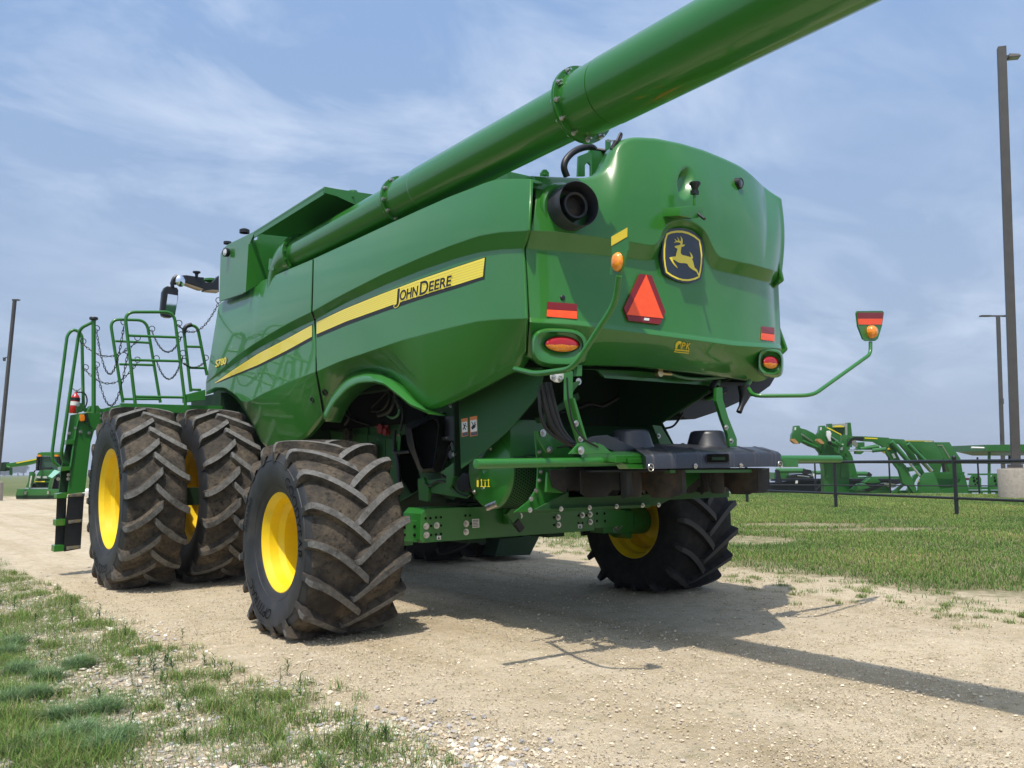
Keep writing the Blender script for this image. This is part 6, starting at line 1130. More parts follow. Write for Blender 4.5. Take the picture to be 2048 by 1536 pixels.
# stones
def stones(name, n, fn, smin, smax, label, pal, power=2.5):
    X, Y = fn(n); n = len(X); t = (1 + 5 ** .5) / 2
    ico = np.array([(-1, t, 0), (1, t, 0), (-1, -t, 0), (1, -t, 0), (0, -1, t), (0, 1, t), (0, -1, -t), (0, 1, -t), (t, 0, -1), (t, 0, 1), (-t, 0, -1), (-t, 0, 1)]) / 1.9
    fc = np.array([(0, 11, 5), (0, 5, 1), (0, 1, 7), (0, 7, 10), (0, 10, 11), (1, 5, 9), (5, 11, 4), (11, 10, 2), (10, 7, 6), (7, 1, 8), (3, 9, 4), (3, 4, 2), (3, 2, 6), (3, 6, 8), (3, 8, 9), (4, 9, 5), (2, 4, 11), (6, 2, 10), (8, 6, 7), (9, 8, 1)])
    s = smin + (smax - smin) * RNG.random(n) ** power; v = ico[None] * (1 + RNG.uniform(-.42, .42, (n, 12, 3))); v *= (s[:, None] * np.array([1, 1, 1]))[:, None, :] * RNG.uniform(.6, 1.3, (n, 1, 3)) * np.array([1, 1, .62]); a = RNG.uniform(0, 2 * PI, n); ca, sa = np.cos(a)[:, None], np.sin(a)[:, None]
    x = v[:, :, 0] * ca - v[:, :, 1] * sa + X[:, None]; y = v[:, :, 0] * sa + v[:, :, 1] * ca + Y[:, None]; z = v[:, :, 2] + (gz(X, Y) + s * 0.12 - 0.004)[:, None]
    V = np.stack([x, y, z], -1).reshape(-1, 3); F = (np.arange(n)[:, None, None] * 12 + fc[None]).reshape(-1, 3); C = np.repeat(pick(n, pal, .16), 12, axis=0); bulk(name, V, F, C, label, 'gravel')
def fverge(n):
    X = RNG.uniform(-0.3, 3.6, n); Y = 2.2 + 10 * RNG.random(n) ** 1.7; e = road_left(Y) + 0.35 * (1.6 - 0.12 * Y) - X + (fbm(X, Y, 5, 2.3) - .5) * 1.0; k = RNG.random(n) < np.clip(e / 0.5, 0, 1) * (0.25 + 1.1 * fbm(X, Y, 61, 1.6)); return X[k], Y[k]
def froad(n):
    r = 2.4 + 11 * RNG.random(n) ** 1.25; az = PHI + RNG.uniform(-0.62, 0.62, n); X, Y = r * np.sin(az), r * np.cos(az); k = (X < road_right(Y) + .3) & (RNG.random(n) < 0.25 + 1.0 * np.clip(fbm(X, Y, 91, 2.0) * 2 - .6, 0, 1)); return X[k], Y[k]
spal = [(0.56, 0.49, 0.37), (0.48, 0.42, 0.33), (0.66, 0.59, 0.47), (0.40, 0.36, 0.31), (0.52, 0.41, 0.28), (0.36, 0.35, 0.34), (0.70, 0.66, 0.57)]
stones('verge_gravel', 90000, fverge, .003, .020, 'loose pale stones of the near gravel verge among the weeds', spal, 2.8)
stones('road_gravel', 60000, froad, .002, .012, 'small pebbles scattered over the packed gravel road', [(0.62, 0.53, 0.39), (0.54, 0.45, 0.33), (0.70, 0.61, 0.47), (0.44, 0.39, 0.33)], 6.0)

def crumbs(n):
    r = 2.6 + 9.5 * RNG.random(n) ** 1.15; az = PHI + RNG.uniform(-0.6, 0.62, n); X, Y = r * np.sin(az), r * np.cos(az); k = (X < road_right(Y) + 1.2) & (X > road_left(Y) - .3) & (RNG.random(n) < np.clip(fbm(X, Y, 191, 1.3) * 2.2 - .35, 0.12, 1)); X, Y = X[k], Y[k]; n = len(X)
    oc = np.array([(1, 0, 0), (-1, 0, 0), (0, 1, 0), (0, -1, 0), (0, 0, 1), (0, 0, -1)], float); fc = np.array([(0, 2, 4), (2, 1, 4), (1, 3, 4), (3, 0, 4), (2, 0, 5), (1, 2, 5), (3, 1, 5), (0, 3, 5)])
    s = .0018 + .0042 * RNG.random(n) ** 3; v = oc[None] * (1 + RNG.uniform(-.45, .45, (n, 6, 3))) * s[:, None, None] * np.array([1.2, 1.2, .8]) + RNG.uniform(-.3, .3, (n, 6, 3)) * s[:, None, None]; v[:, :, 0] += X[:, None]; v[:, :, 1] += Y[:, None]; v[:, :, 2] += (gz(X, Y) + s * .2 - .002)[:, None]
    F = (np.arange(n)[:, None, None] * 6 + fc[None]).reshape(-1, 3); C = np.repeat(pick(n, [(0.58, 0.485, 0.335), (0.50, 0.415, 0.285), (0.66, 0.565, 0.41), (0.42, 0.34, 0.23), (0.30, 0.245, 0.17)], .12), 6, axis=0); bulk('road_grit', v.reshape(-1, 3), F, C, 'fine crumbly grit lying on the packed gravel road', 'grit')
crumbs(190000)

# ================================================================== BACKGROUND THINGS
def gpt(x, y):
    """ground point seen at a pixel on the level lot"""
    return UZ(x, y, 0)
FH = Vector((FW.x, FW.y, 0)).normalized()
class BG:
    """helper for far things: outlines at a given depth, extruded away from the viewer to their real thickness"""
    def __init__(s, T, D, map_): s.T = T; s.D = D; s.q = map_; PINV.setdefault(T.name, Matrix.Translation(T.location).inverted())
    def pl(s, name, pts, dd=0.0, th=0.1, mats='green_distant', mb=None, mi=0, parent=None, bevel=0.0):
        m = mb or MB(); m.prism([UD(*s.q(p), s.D + dd) for p in pts], FH * th, mi)
        if mb is not None: return mb
        return s.fin(name, m, mats, parent, bevel)
    def rod(s, name, a, b, r, dd=0.0, mats='green_distant', mb=None, mi=0, parent=None):
        m = mb or MB(); m.cyl(UD(*s.q(a), s.D + dd), UD(*s.q(b), s.D + dd), r, 10, mi)
        if mb is not None: return mb
        return s.fin(name, m, mats, parent, 0)
    def fin(s, name, m, mats, parent=None, bevel=0.0):
        o = mk(name, m, mats, s.T, smooth=35, bevel=bevel)
        if parent: S_(parent, o)
        return o
def bthing(name, label, cat, x, y, D, map_=lambda p: p, group=None):
    p = UD(x, y, D); T = thing(name, label, cat, tuple(p), group); return BG(T, D, map_)
G9 = lambda p: (1560 + p[0] / 5.12, 830 + p[1] / 5.12)
G8 = lambda p: (1480 + p[0] / 3.606, 780 + p[1] / 3.606)
G5 = lambda p: (p[0] / 6.827, 780 + p[1] / 6.827)
# ---- near pipe fence
PF = thing('pipe_fence', 'black welded pipe fence with three rails crossing the lawn nearest the camera', 'fence', (21.26, 14.46, 0)); ps = [Vector((20.24 + 1.02 * k, 10.66 + 3.80 * k, 0)) for k in range(-2, 6)]
for p in ps:
    m = MB(); zt = 1.30; m.cyl(p + Vector((0, 0, -0.1)), p + Vector((0, 0, zt)), 0.045, 14); m.lathe(p + Vector((0, 0, zt)), (0, 0, 1), [(0, 0.052), (0.03, 0.058), (0.06, 0.045), (0.075, 0.0)], 14); m.ring(p + Vector((0, 0, 0.34)), (0, 0, 0.08), 0.053, 0.053, 14); m.ring(p + Vector((0, 0, 1.2)), (0, 0, 0.08), 0.052, 0.052, 14); mk('post', m, 'fence_black', PF, smooth=50)
for z, r_ in ((1.235, 0.038), (0.40, 0.030)):
    m = MB(); m.cyl(ps[0] + Vector((0, 0, z)), ps[-1] + Vector((0, 0, z)), r_, 14); mk('rail', m, 'fence_black', PF, smooth=50)
# ---- far pipe fence
fp_ = [UD(x, 990, 34.5) for x in (1482, 1632, 1781, 1959, 2110)]; FF = thing('pipe_fence', 'thinner black pipe fence behind the first one, in front of the loaders', 'fence', tuple(fp_[2]))
for p in fp_:
    p.z = float(gz(p.x, p.y)); m = MB(); m.cyl(p + Vector((0, 0, -0.1)), p + Vector((0, 0, 1.42)), 0.032, 10); m.ring(p + Vector((0, 0, 1.40)), (0, 0, 0.06), 0.04, 0.03, 10); mk('post', m, 'fence_black', FF, smooth=50)
for z in (1.25, 0.38):
    m = MB(); m.cyl(fp_[0] + Vector((0, 0, z)), fp_[-1] + Vector((0, 0, z)), 0.024, 10); mk('rail', m, 'fence_black', FF, smooth=50)
# ---- lamp posts
def topat(b, x, y):
    d = ray(x, y); return CP + d * ((b - CP).dot(FH) / d.dot(FH))
def lamppost(px_, ybase, ytop, wd, label, head, base, lean=0.0, D=None, tx=None):
    D = D or 1; b = UD(px_, ybase, D); T = thing('lamp_post', label, 'lamp post', tuple(b)); top = UD(px_, ytop, D); h = (top.z - b.z); up = Vector((0, 0, 1)) + RT * lean
    m = MB(); t_ = topat(b, tx, ytop) if tx else b + up * h; up = (t_ - b).normalized(); z0 = b + up * (base or -0.2); m.bar(z0, t_, wd, wd, upv=FH + RT * 0.35); mk('pole', m, 'pole_bronze', T, bevel=0.006)
    return T, b, t_
T, b, t_ = lamppost(2034, 998, 95, 0.25, 'tall thick square brown lamp post standing on a round concrete base beside the fence', 1, 0.95, 0.0, 28.6, 2003)
m = MB(); m.lathe(b + Vector((0, 0, -0.1)), (0, 0, 1), [(0, 0.52), (1.03, 0.52), (1.06, 0.50), (1.06, 0)], 40); m.ring(b + Vector((0, 0, 0.96)), (0, 0, 0.03), 0.28, 0.28, 4); mk('concrete_base', m, 'concrete', T, smooth=40)
m = MB(); m.box(tuple(b + Vector((-0.17, -0.17, 0.955))), tuple(b + Vector((0.17, 0.17, 1.10)))); mk('base_cover', m, 'pole_bronze', T, bevel=0.01)
hc = t_ + Vector((0, 0, -0.35)); hd = (RT * 0.9 - FH * 0.2).normalized(); sd_ = hd.cross(Vector((0, 0, 1)))
m = MB(); m.bar(hc, hc + hd * 0.3, 0.10, 0.10); m.hexa([hc + hd * .16 - sd_ * .17 + Vector((0, 0, -.05)), hc + hd * .52 - sd_ * .17 + Vector((0, 0, -.05)), hc + hd * .52 + sd_ * .17 + Vector((0, 0, -.05)), hc + hd * .16 + sd_ * .17 + Vector((0, 0, -.05)), hc + hd * .19 - sd_ * .14 + Vector((0, 0, .07)), hc + hd * .48 - sd_ * .14 + Vector((0, 0, .03)), hc + hd * .48 + sd_ * .14 + Vector((0, 0, .03)), hc + hd * .19 + sd_ * .14 + Vector((0, 0, .07))]); lh = mk('lamp_head', m, 'pole_bronze', T)
m = MB(); m.bar(hc + hd * .20 + Vector((0, 0, -.056)), hc + hd * .49 + Vector((0, 0, -.056)), 0.28, 0.012); mk('lens', m, 'canopy_under', T)
T, b, t_ = lamppost(2008, 985, 632, 0.20, 'thin distant lamp post with a crossbar of small heads, close by the thick one', 2, 0, 0.0, 50, 1996)
m = MB(); m.bar(t_ - RT * 0.75, t_ + RT * 0.6, 0.10, 0.08); m.bar(t_ - RT * 1.0, t_ - RT * 0.45, 0.3, 0.07); m.bar(t_ + RT * 0.3, t_ + RT * 0.7, 0.3, 0.07); mk('lamp_head', m, 'pole_bronze', T)
m = MB(); c = UD(2003, 808, 49.5); m.bar(c, c + Vector((0, 0, 0.3)), 0.18, 0.2); mk('junction_box', m, 'pole_bronze', T)
T, b, t_ = lamppost(-9, 1000, 600, 0.115, 'slim leaning brown lamp post with a small dome camera halfway up', 1, 0.7, 0.035, 37.5, 29.5)
m = MB(); m.lathe(b + Vector((0, 0, -0.1)), (0, 0, 1), [(0, 0.27), (0.83, 0.27), (0.85, 0.25), (0.85, 0)], 32); mk('concrete_base', m, 'concrete', T, smooth=40)
m = MB(); m.bar(t_ - RT * 0.09, t_ + RT * 0.17, 0.12, 0.06); m.bar(t_ + RT * 0.1, t_ + RT * 0.24 , 0.05, 0.03); mk('lamp_head', m, 'pole_bronze', T)
m = MB(); c = UD(8.5, 722, 36.6); m.ring(c, (0, 0, 0.14), 0.05, 0.06, 12); m.bar(c + Vector((0, 0, .12)), c + RT * 0.12 + Vector((0, 0, .16)), 0.03, 0.03); mk('camera_dome', m, 'pole_bronze', T)

# ---- front loader with two raised arms, propped on the left
b = bthing('front_loader', 'green front loader frame standing on end with two empty arms and wood blocks', 'loader', 1660, 955, 38, G9)
def arm1(dx, dd, nm='loader_arm'):
    q = lambda L: [(x + dx, y) for x, y in L]
    a = b.pl(nm, q([(180, 115), (215, 135), (270, 150), (340, 185), (385, 215), (440, 300), (455, 330), (450, 420), (430, 430), (415, 400), (370, 345), (300, 320), (215, 275), (200, 180)]), dd, 0.22, bevel=0.01)
    b.pl('bracket', q([(150, 110), (200, 108), (212, 140), (205, 175), (228, 230), (222, 270), (205, 295), (180, 290), (150, 265), (122, 245), (122, 205), (140, 170)]), dd - 0.03, 0.28, parent=a, bevel=0.01)
    b.pl('wood_block', q([(122, 245), (150, 243), (192, 285), (185, 296), (155, 292), (120, 262)]), dd - 0.05, 0.32, 'wood', parent=a)
    b.pl('sticker', q([(150, 125), (166, 125), (163, 155), (148, 155)]), dd - 0.035, 0.01, 'decal_white', parent=a)
    b.rod('cylinder', q([(215, 195)])[0], q([(330, 270)])[0], 0.035, dd - .02, 'zinc', parent=a); b.rod('cylinder', q([(230, 265)])[0], q([(400, 340)])[0], 0.06, dd - .02, parent=a)
    return a
arm1(0, 0.6)
b.pl('mast', [(430, 280), (560, 290), (700, 300), (712, 800), (690, 800), (460, 800), (455, 560), (430, 430)], 0.5, 0.5, bevel=0.01); b.pl('mast_panel', [(470, 290), (540, 250), (560, 400), (520, 640), (470, 640)], 0.45, 0.04); b.pl('mast_panel', [(640, 420), (700, 400), (745, 560), (735, 640), (620, 640)], 0.44, 0.04)
arm1(262, 0.0)
b.pl('bag', [(480, 165), (515, 160), (528, 190), (520, 230), (525, 265), (505, 275), (492, 245), (475, 210)], -0.1, 0.12, 'decal_white', bevel=0.02); b.pl('hoses', [(500, 268), (520, 268), (535, 300), (520, 310), (500, 300)], -0.1, 0.1, 'hose_black')
b.pl('stripe', [(480, 122), (520, 140), (630, 198), (628, 208), (520, 152), (480, 134)], -0.02, 0.01, 'decal_yellow')
# ---- grain hopper of sheet steel behind it
c = bthing('steel_hopper', 'tall green sheet steel hopper with a grey framed top behind the raised loader arms', 'hopper', 1680, 955, 40.5, G9)
c.pl('side_post', [(495, 90), (535, 88), (535, 300), (495, 300)], 0, 0.3); c.pl('side_post', [(692, 78), (725, 78), (740, 220), (740, 330), (700, 330), (692, 200)], 0, 0.3); c.pl('top_frame', [(510, 96), (692, 84), (692, 210), (670, 210), (668, 120), (510, 124)], 0.02, 0.25, 'canopy_under'); c.pl('trim', [(540, 122), (570, 108), (620, 106), (655, 118), (660, 124), (540, 126)], 0.0, 0.01, 'decal_yellow'); c.pl('shell', [(515, 124), (665, 118), (672, 220), (690, 420), (690, 800), (560, 800), (540, 200)], 0.05, 0.5, 'green_distant'); c.pl('recess', [(560, 135), (655, 130), (650, 200), (610, 215)], 0.02, 0.03, 'green_dark')
c.pl('leg', [(690, 330), (740, 420), (800, 640), (745, 640), (700, 470)], 0.0, 0.25)
# ---- second loader with its bucket on the ground
d = bthing('loader_with_bucket', 'green front loader resting on its wide bucket behind the fence', 'loader', 1880, 980, 37, G9)
dm = d.pl('boom', [(700, 215), (870, 218), (1110, 232), (1175, 275), (1200, 400), (1290, 560), (1350, 640), (1280, 660), (1235, 590), (1110, 420), (1050, 320), (960, 275), (870, 270), (700, 250)], 0.0, 0.18, bevel=0.01)
d.pl('stripe', [(868, 230), (998, 236), (998, 247), (868, 242)], -0.01, 0.01, 'decal_yellow', parent=dm)
mb_ = MB(); mb_.prism([UD(*G9((1115 + 21 * math.cos(t), 347 + 21 * math.sin(t))), 36.985) for t in np.linspace(0, 2 * PI, 20, endpoint=False)], FH * 0.01, 0); mb_.prism([UD(*G9(p), 36.975) for p in ((1100, 345), (1112, 340), (1114, 332), (1120, 334), (1119, 342), (1132, 348), (1136, 360), (1122, 352), (1108, 353), (1104, 360))], FH * 0.01, 1); o = d.fin('round_badge', mb_, ['decal_navy', 'decal_yellow'], dm)
d.pl('boom', [(1110, 240), (1270, 250), (1330, 320), (1400, 440), (1480, 590), (1540, 640), (1450, 640), (1380, 520), (1300, 380), (1230, 300), (1130, 280)], 1.6, 0.18, bevel=0.01)
d.pl('attachment_plate', [(640, 205), (690, 205), (700, 240), (685, 260), (690, 330), (680, 360), (685, 385), (640, 400), (615, 395), (610, 370), (625, 300), (640, 250)], -0.05, 0.24, bevel=0.01); d.pl('attachment_plate', [(795, 280), (865, 278), (868, 330), (850, 350), (858, 380), (830, 402), (780, 398), (775, 350), (795, 340)], 1.2, 0.24)
for q in ([(632, 295), (650, 295), (640, 360), (618, 355)],): d.pl('sticker', q, -0.07, 0.01, 'decal_white')
d.pl('sticker', [(1142, 398), (1165, 392), (1190, 440), (1165, 445)], -0.02, 0.01, 'decal_white'); d.pl('sticker', [(1038, 375), (1080, 368), (1070, 400)], -0.02, 0.01, 'decal_yellow')
for a_, b_, r_, dd, mt in (((1140, 275), (1320, 480), .10, -.12, 'green_distant'), ((1300, 460), (1430, 620), .05, -.12, 'chrome'), ((1310, 295), (1480, 470), .10, 1.4, 'green_distant'), ((1470, 470), (1560, 575), .05, 1.4, 'chrome'), ((820, 350), (1010, 325), .085, .9, 'green_distant'), ((945, 365), (1080, 350), .085, -.1, 'green_distant'), ((700, 362), (950, 365), .04, -.1, 'chrome'), ((860, 330), (990, 305), .03, .9, 'green_distant'), ((570, 270), (640, 320), .06, -.1, 'green_distant')):
    d.rod('cylinder', a_, b_, r_, dd, mt)
d.pl('hoses', [(690, 290), (730, 240), (760, 225), (850, 225), (862, 240), (850, 262), (790, 262), (745, 262), (710, 320), (690, 325)], -0.1, 0.05, 'hose_black'); d.pl('couplers', [(735, 265), (770, 258), (800, 300), (790, 330), (760, 320), (740, 300)], -0.12, 0.05, 'zinc')
d.pl('mast', [(1235, 470), (1290, 520), (1345, 640), (1375, 700), (1400, 760), (1370, 800), (1310, 720), (1260, 700), (1220, 560)], -0.02, 0.2); d.pl('base_plate', [(1130, 775), (1420, 770), (1440, 806), (1130, 806)], 0.6, 0.3); d.pl('mast', [(1150, 795), (1260, 700), (1280, 640), (1310, 640), (1300, 700), (1190, 800)], 0.3, 0.15); d.pl('prop_stand', [(1290, 800), (1370, 620), (1400, 600), (1430, 610), (1395, 660), (1330, 800)], 0.5, 0.15); d.pl('cross_member', [(1320, 535), (1430, 520), (1450, 560), (1330, 580)], 0.6, 0.3)
bk_ = d.pl('bucket', [(1480, 590), (1565, 585), (1600, 640), (1650, 800), (1410, 802), (1410, 700), (1440, 640)], 0.0, 0.05, bevel=0.005); d.pl('bucket_back', [(1565, 600), (1885, 592), (1885, 700), (1800, 770), (1640, 790)], 0.7, 0.05, parent=bk_); d.pl('bucket_lip', [(1560, 585), (1890, 583), (1890, 604), (1570, 606)], 0.5, 0.1, parent=bk_); d.pl('bucket_side', [(1880, 590), (1900, 640), (1940, 800), (1650, 802), (1640, 770), (1780, 740), (1850, 680)], 0.3, 0.04, parent=bk_); d.pl('sticker', [(1415, 660), (1432, 672), (1420, 688)], -0.01, 0.01, 'decal_yellow', parent=bk_)
# ---- two slant-sided sheet metal hoppers
for (L_, dd, lab, gt) in (([(1275, 258), (1570, 260), (1672, 430), (1640, 590), (1590, 585), (1480, 470), (1440, 380), (1330, 290)], 0, 'wide green sheet metal chute with white lettering, behind the loader bucket', 1), ([(1590, 278), (1735, 278), (1850, 450), (1870, 585), (1740, 585), (1700, 480), (1640, 400)], 1.5, 'smaller green sheet metal chute with a folded rail, beside the lettered one', 0)):
    h = bthing('metal_chute', lab, 'chute', 1870 if gt else 1900, 960, 40 + dd, G9, group='green sheet metal chutes'); pn_ = h.pl('panel', L_, 0, 0.6, bevel=0.01)
    if gt:
        v, f, _ = textpoly('ALLIED'); mm_ = MB(); mm_.add([UD(*G9((1478 + 82 * a_ + 6 * b_, 277 - 14 * b_)), 39.98) for a_, b_, q_2 in v], f); o = h.fin('lettering', mm_, 'decal_white', pn_)
        h.pl('trim', [(1280, 262), (1565, 264), (1570, 270), (1284, 268)], -0.01, 0.01, 'decal_yellow'); h.pl('leg', [(1655, 470), (1680, 470), (1700, 590), (1670, 590)], 0.1, 0.05, 'hose_black')
    else: h.pl('rail', [(1612, 305), (1665, 303), (1745, 440), (1735, 445), (1658, 315), (1612, 317)], -0.02, 0.03, 'zinc'); h.pl('leg', [(1820, 440), (1840, 440), (1860, 590), (1842, 590)], 0.1, 0.05, 'hose_black')
# ---- small implement head on the grass
i_ = bthing('implement_head', 'low green implement head with black hoses lying in front of the steel hopper', 'implement', 1740, 980, 37.5, G9)
i_.pl('cover', [(750, 770), (830, 705), (870, 700), (930, 745), (860, 760), (780, 785)], 0, 0.5, bevel=0.01); i_.pl('cover', [(870, 690), (930, 645), (1000, 650), (1030, 690), (960, 700)], 0.5, 0.5, bevel=0.01); i_.pl('skid', [(745, 775), (1150, 775), (1150, 806), (745, 806)], 0.1, 0.5); i_.pl('frame', [(900, 785), (1040, 720), (1140, 740), (1120, 790), (1000, 795)], 0.2, 0.4); i_.pl('hoses', [(860, 770), (930, 740), (1020, 705), (1060, 700), (1080, 720), (960, 770), (900, 785)], -0.05, 0.05, 'hose_black'); i_.pl('fittings', [(1045, 700), (1100, 695), (1180, 705), (1190, 735), (1150, 745), (1080, 725)], 0.1, 0.2, 'zinc')
# ---- long black header with its reel bars
hd_ = bthing('black_header', 'long low black draper header lying behind the fence', 'header', 1640, 975, 43, G9)
hd_.pl('body', [(-290, 700), (0, 690), (120, 668), (760, 660), (1250, 655), (1250, 700), (760, 805), (-290, 805)], 0.2, 1.0, 'navy_black'); hd_.pl('top_bar', [(-80, 655), (640, 650), (1140, 652), (1140, 672), (-80, 676)], 0.0, 0.3, 'navy_black'); hd_.pl('end_shield', [(-40, 560), (-10, 560), (10, 640), (30, 700), (-40, 700)], -0.1, 0.2, 'navy_black')
hd_.rod('brace', (370, 770), (440, 695), 0.025, -0.2, 'navy_black'); hd_.rod('brace', (590, 745), (700, 650), 0.025, -0.2, 'navy_black'); hd_.pl('sticker', [(160, 672), (184, 672), (182, 700), (158, 702)], -0.15, 0.02, 'decal_white'); hd_.rod('brace', (180, 620), (300, 635), 0.03, -.1, 'zinc')
# ---- far green machines seen low behind
for (lab, L_, parts_) in (('distant green combine showing cab glass and folded auger, beside the shield', 0, 'a'), ('distant green folded auger tube with a black spout between the loaders', 1, 'b')):
    if parts_ == 'a':
        fm = bthing('distant_combine', lab, 'combine harvester', 1590, 955, 60, G9); fm.rod('auger', (-40, 570), (250, 570), 0.17, 0); fm.rod('auger', (330, 590), (450, 590), 0.14, 2); fm.pl('spout', [(240, 550), (320, 565), (330, 600), (270, 610), (230, 590)], -0.2, 0.5, 'hose_black'); fm.pl('cab', [(-60, 590), (90, 590), (90, 645), (-60, 660)], 1, 3, 'green_distant'); fm.pl('window', [(-40, 600), (0, 597), (0, 640), (-45, 642)], 0.9, 0.05, 'glass_cab'); fm.pl('body', [(90, 620), (200, 600), (340, 615), (350, 660), (90, 665)], 0.5, 3, 'black_plastic'); fm.pl('lamp', [(335, 600), (360, 600), (362, 625), (340, 628)], 0, 0.5, 'decal_white')
    else:
        fm = bthing('folded_auger', lab, 'auger', 1730, 955, 58, G9); fm.rod('tube', (740, 600), (890, 600), 0.15, 0); fm.pl('spout', [(885, 585), (915, 585), (945, 610), (935, 632), (915, 630), (905, 610), (885, 608)], 0, 0.5, 'hose_black'); fm.pl('deck', [(740, 635), (1220, 628), (1260, 655), (740, 660)], 0.5, 2); fm.pl('red_box', [(1890, 645), (1960, 645), (1960, 668), (1890, 668)], 0, 1, 'maroon')
# ---- green rack with cut-outs, near the big lamp post
for k, (dx, lab) in enumerate(((0, 'green slotted steel rack between the loader bucket and the concrete lamp base'),)):
    rk = bthing('steel_rack', lab, 'rack', 1950, 985, 36, G8)
    for (sx) in (1650, 1800):
        m_ = MB(); rk.pl('', [(sx + 30, 605), (sx + 70, 605), (sx + 90, 640), (sx + 92, 720), (sx, 720), (sx + 8, 640)], 0, 0.06, mb=m_)
        o = rk.fin('end_plate', m_, 'green_distant'); 
        m_ = MB()
        for (hx, hy, hr) in ((40, 655, 9), (60, 640, 7), (62, 668, 7), (48, 682, 6), (36, 632, 6), (72, 655, 6)): m_.prism([UD(*G8((sx + hx + hr * math.cos(t), hy + hr * 1.3 * math.sin(t))), 35.99) for t in np.linspace(0, 2 * PI, 10, endpoint=False)], FH * 0.01)
        rk.fin('cut_outs', m_, 'void_black', o)
    for y0, y1 in ((602, 614), (700, 716), (724, 740)): rk.pl('cross_bar', [(1650, y0), (1890, y0), (1890, y1), (1650, y1)], 0.1, 0.1)
    for x0 in (1655, 1735, 1795, 1850): rk.pl('foot', [(x0, 735), (x0 + 22, 735), (x0 + 14, 752), (x0, 752)], 0.05, 0.1)
# ---- green canopy on posts far right
cn = bthing('canopy', 'green roofed open canopy on thin posts behind the concrete lamp base', 'canopy', 2010, 985, 44, G8)
cn.pl('roof', [(1768, 395), (2200, 390), (2200, 440), (1768, 440)], 0, 4.0); cn.pl('ceiling', [(1780, 441), (2200, 441), (2200, 470), (1900, 470)], 0.3, 3.0, 'canopy_under'); cn.rod('post', (1797, 440), (1797, 745), 0.07, 0.4); cn.rod('post', (1945, 440), (1945, 500), 0.07, 2, 'fence_black'); cn.rod('pipe', (1668, 415), (1770, 418), 0.045, 0.1, 'white_plastic')
# ---- tractor with loader bucket far left
t = bthing('tractor', 'green cab tractor with a wide front bucket and a teal paper hung on it', 'tractor', 75, 996, 40.5, G5)
ct = t.pl('roof', [(520, 860), (560, 848), (820, 846), (860, 870), (860, 900), (505, 900), (508, 880)], 0.0, 1.5, 'green_paint', bevel=0.02); t.pl('amber_lamp', [(505, 883), (555, 883), (555, 908), (510, 910)], -0.12, 0.1, 'amber_lens', parent=ct); t.pl('amber_lamp', [(745, 883), (795, 883), (790, 908), (745, 908)], -0.12, 0.1, 'amber_lens', parent=ct)
cb_ = t.pl('cab', [(500, 905), (850, 905), (850, 1110), (490, 1100)], 0.15, 1.4, 'glass_dark'); t.pl('windscreen', [(575, 915), (770, 915), (790, 1080), (550, 1075)], 0.10, 0.03, 'glass_cab', parent=cb_)
for q in ([(500, 905), (520, 905), (510, 1100), (485, 1100)], [(560, 905), (575, 905), (550, 1075), (535, 1075)], [(780, 905), (800, 905), (812, 1090), (798, 1090)]): t.pl('cab_pillar', q, 0.05, 0.08, 'black_plastic', parent=cb_)
t.pl('dash', [(565, 1060), (700, 1055), (710, 1100), (560, 1100)], 0.02, 0.2, 'black_plastic'); hd2 = t.pl('hood', [(500, 1150), (540, 1100), (600, 1088), (690, 1100), (720, 1150), (720, 1210), (640, 1220), (490, 1220)], -0.9, 1.2, bevel=0.03); t.pl('headlight', [(495, 1175), (555, 1178), (550, 1205), (497, 1200)], -0.93, 0.05, 'lamp_glass', parent=hd2); t.pl('headlight', [(580, 1178), (640, 1178), (640, 1205), (585, 1205)], -0.93, 0.05, 'lamp_glass', parent=hd2)
t.pl('grille', [(480, 1222), (650, 1222), (640, 1340), (500, 1340)], -0.8, 1.0, 'green_dark'); t.pl('bumper', [(430, 1240), (690, 1240), (690, 1262), (430, 1262)], -1.0, 0.1, 'green_distant'); t.pl('number_strip', [(470, 1243), (610, 1243), (610, 1258), (470, 1258)], -1.03, 0.02, 'decal_yellow')
for q in ([(400, 1120), (440, 1115), (470, 1150), (410, 1350), (380, 1400), (330, 1400), (350, 1330), (385, 1250)], [(700, 1140), (735, 1150), (690, 1350), (660, 1400), (630, 1400), (660, 1300)]): la_ = t.pl('loader_arm', q, -1.3, 0.12); 
t.rod('cylinder', (430, 1170), (400, 1340), 0.03, -1.4, 'chrome'); t.rod('cross_bar', (350, 1345), (660, 1345), 0.03, -1.35, 'zinc'); t.rod('hose', (480, 1100), (420, 1190), 0.03, -1.2, 'hose_black')
t.pl('tyre', [(400, 1270), (440, 1280), (450, 1370), (400, 1380)], -0.6, 0.6, 'rubber_dark'); t.pl('tyre', [(700, 1170), (770, 1150), (800, 1250), (790, 1370), (700, 1380)], -0.6, 0.6, 'rubber_dark')
bu = t.pl('bucket', [(235, 1352), (780, 1355), (800, 1400), (800, 1475), (225, 1485), (212, 1440)], -1.7, 0.5, bevel=0.01); t.pl('bucket_edge', [(214, 1440), (800, 1440), (800, 1484), (222, 1490)], -1.72, 0.03, 'green_dark', parent=bu); t.pl('hook', [(335, 1385), (360, 1385), (362, 1420), (330, 1425)], -1.8, 0.08, 'zinc', parent=bu); t.pl('hook', [(645, 1380), (670, 1380), (665, 1420), (640, 1420)], -1.8, 0.08, 'zinc', parent=bu); t.pl('paper_tag', [(655, 1180), (745, 1088), (822, 1112), (710, 1202)], -1.75, 0.01, 'teal_paper')
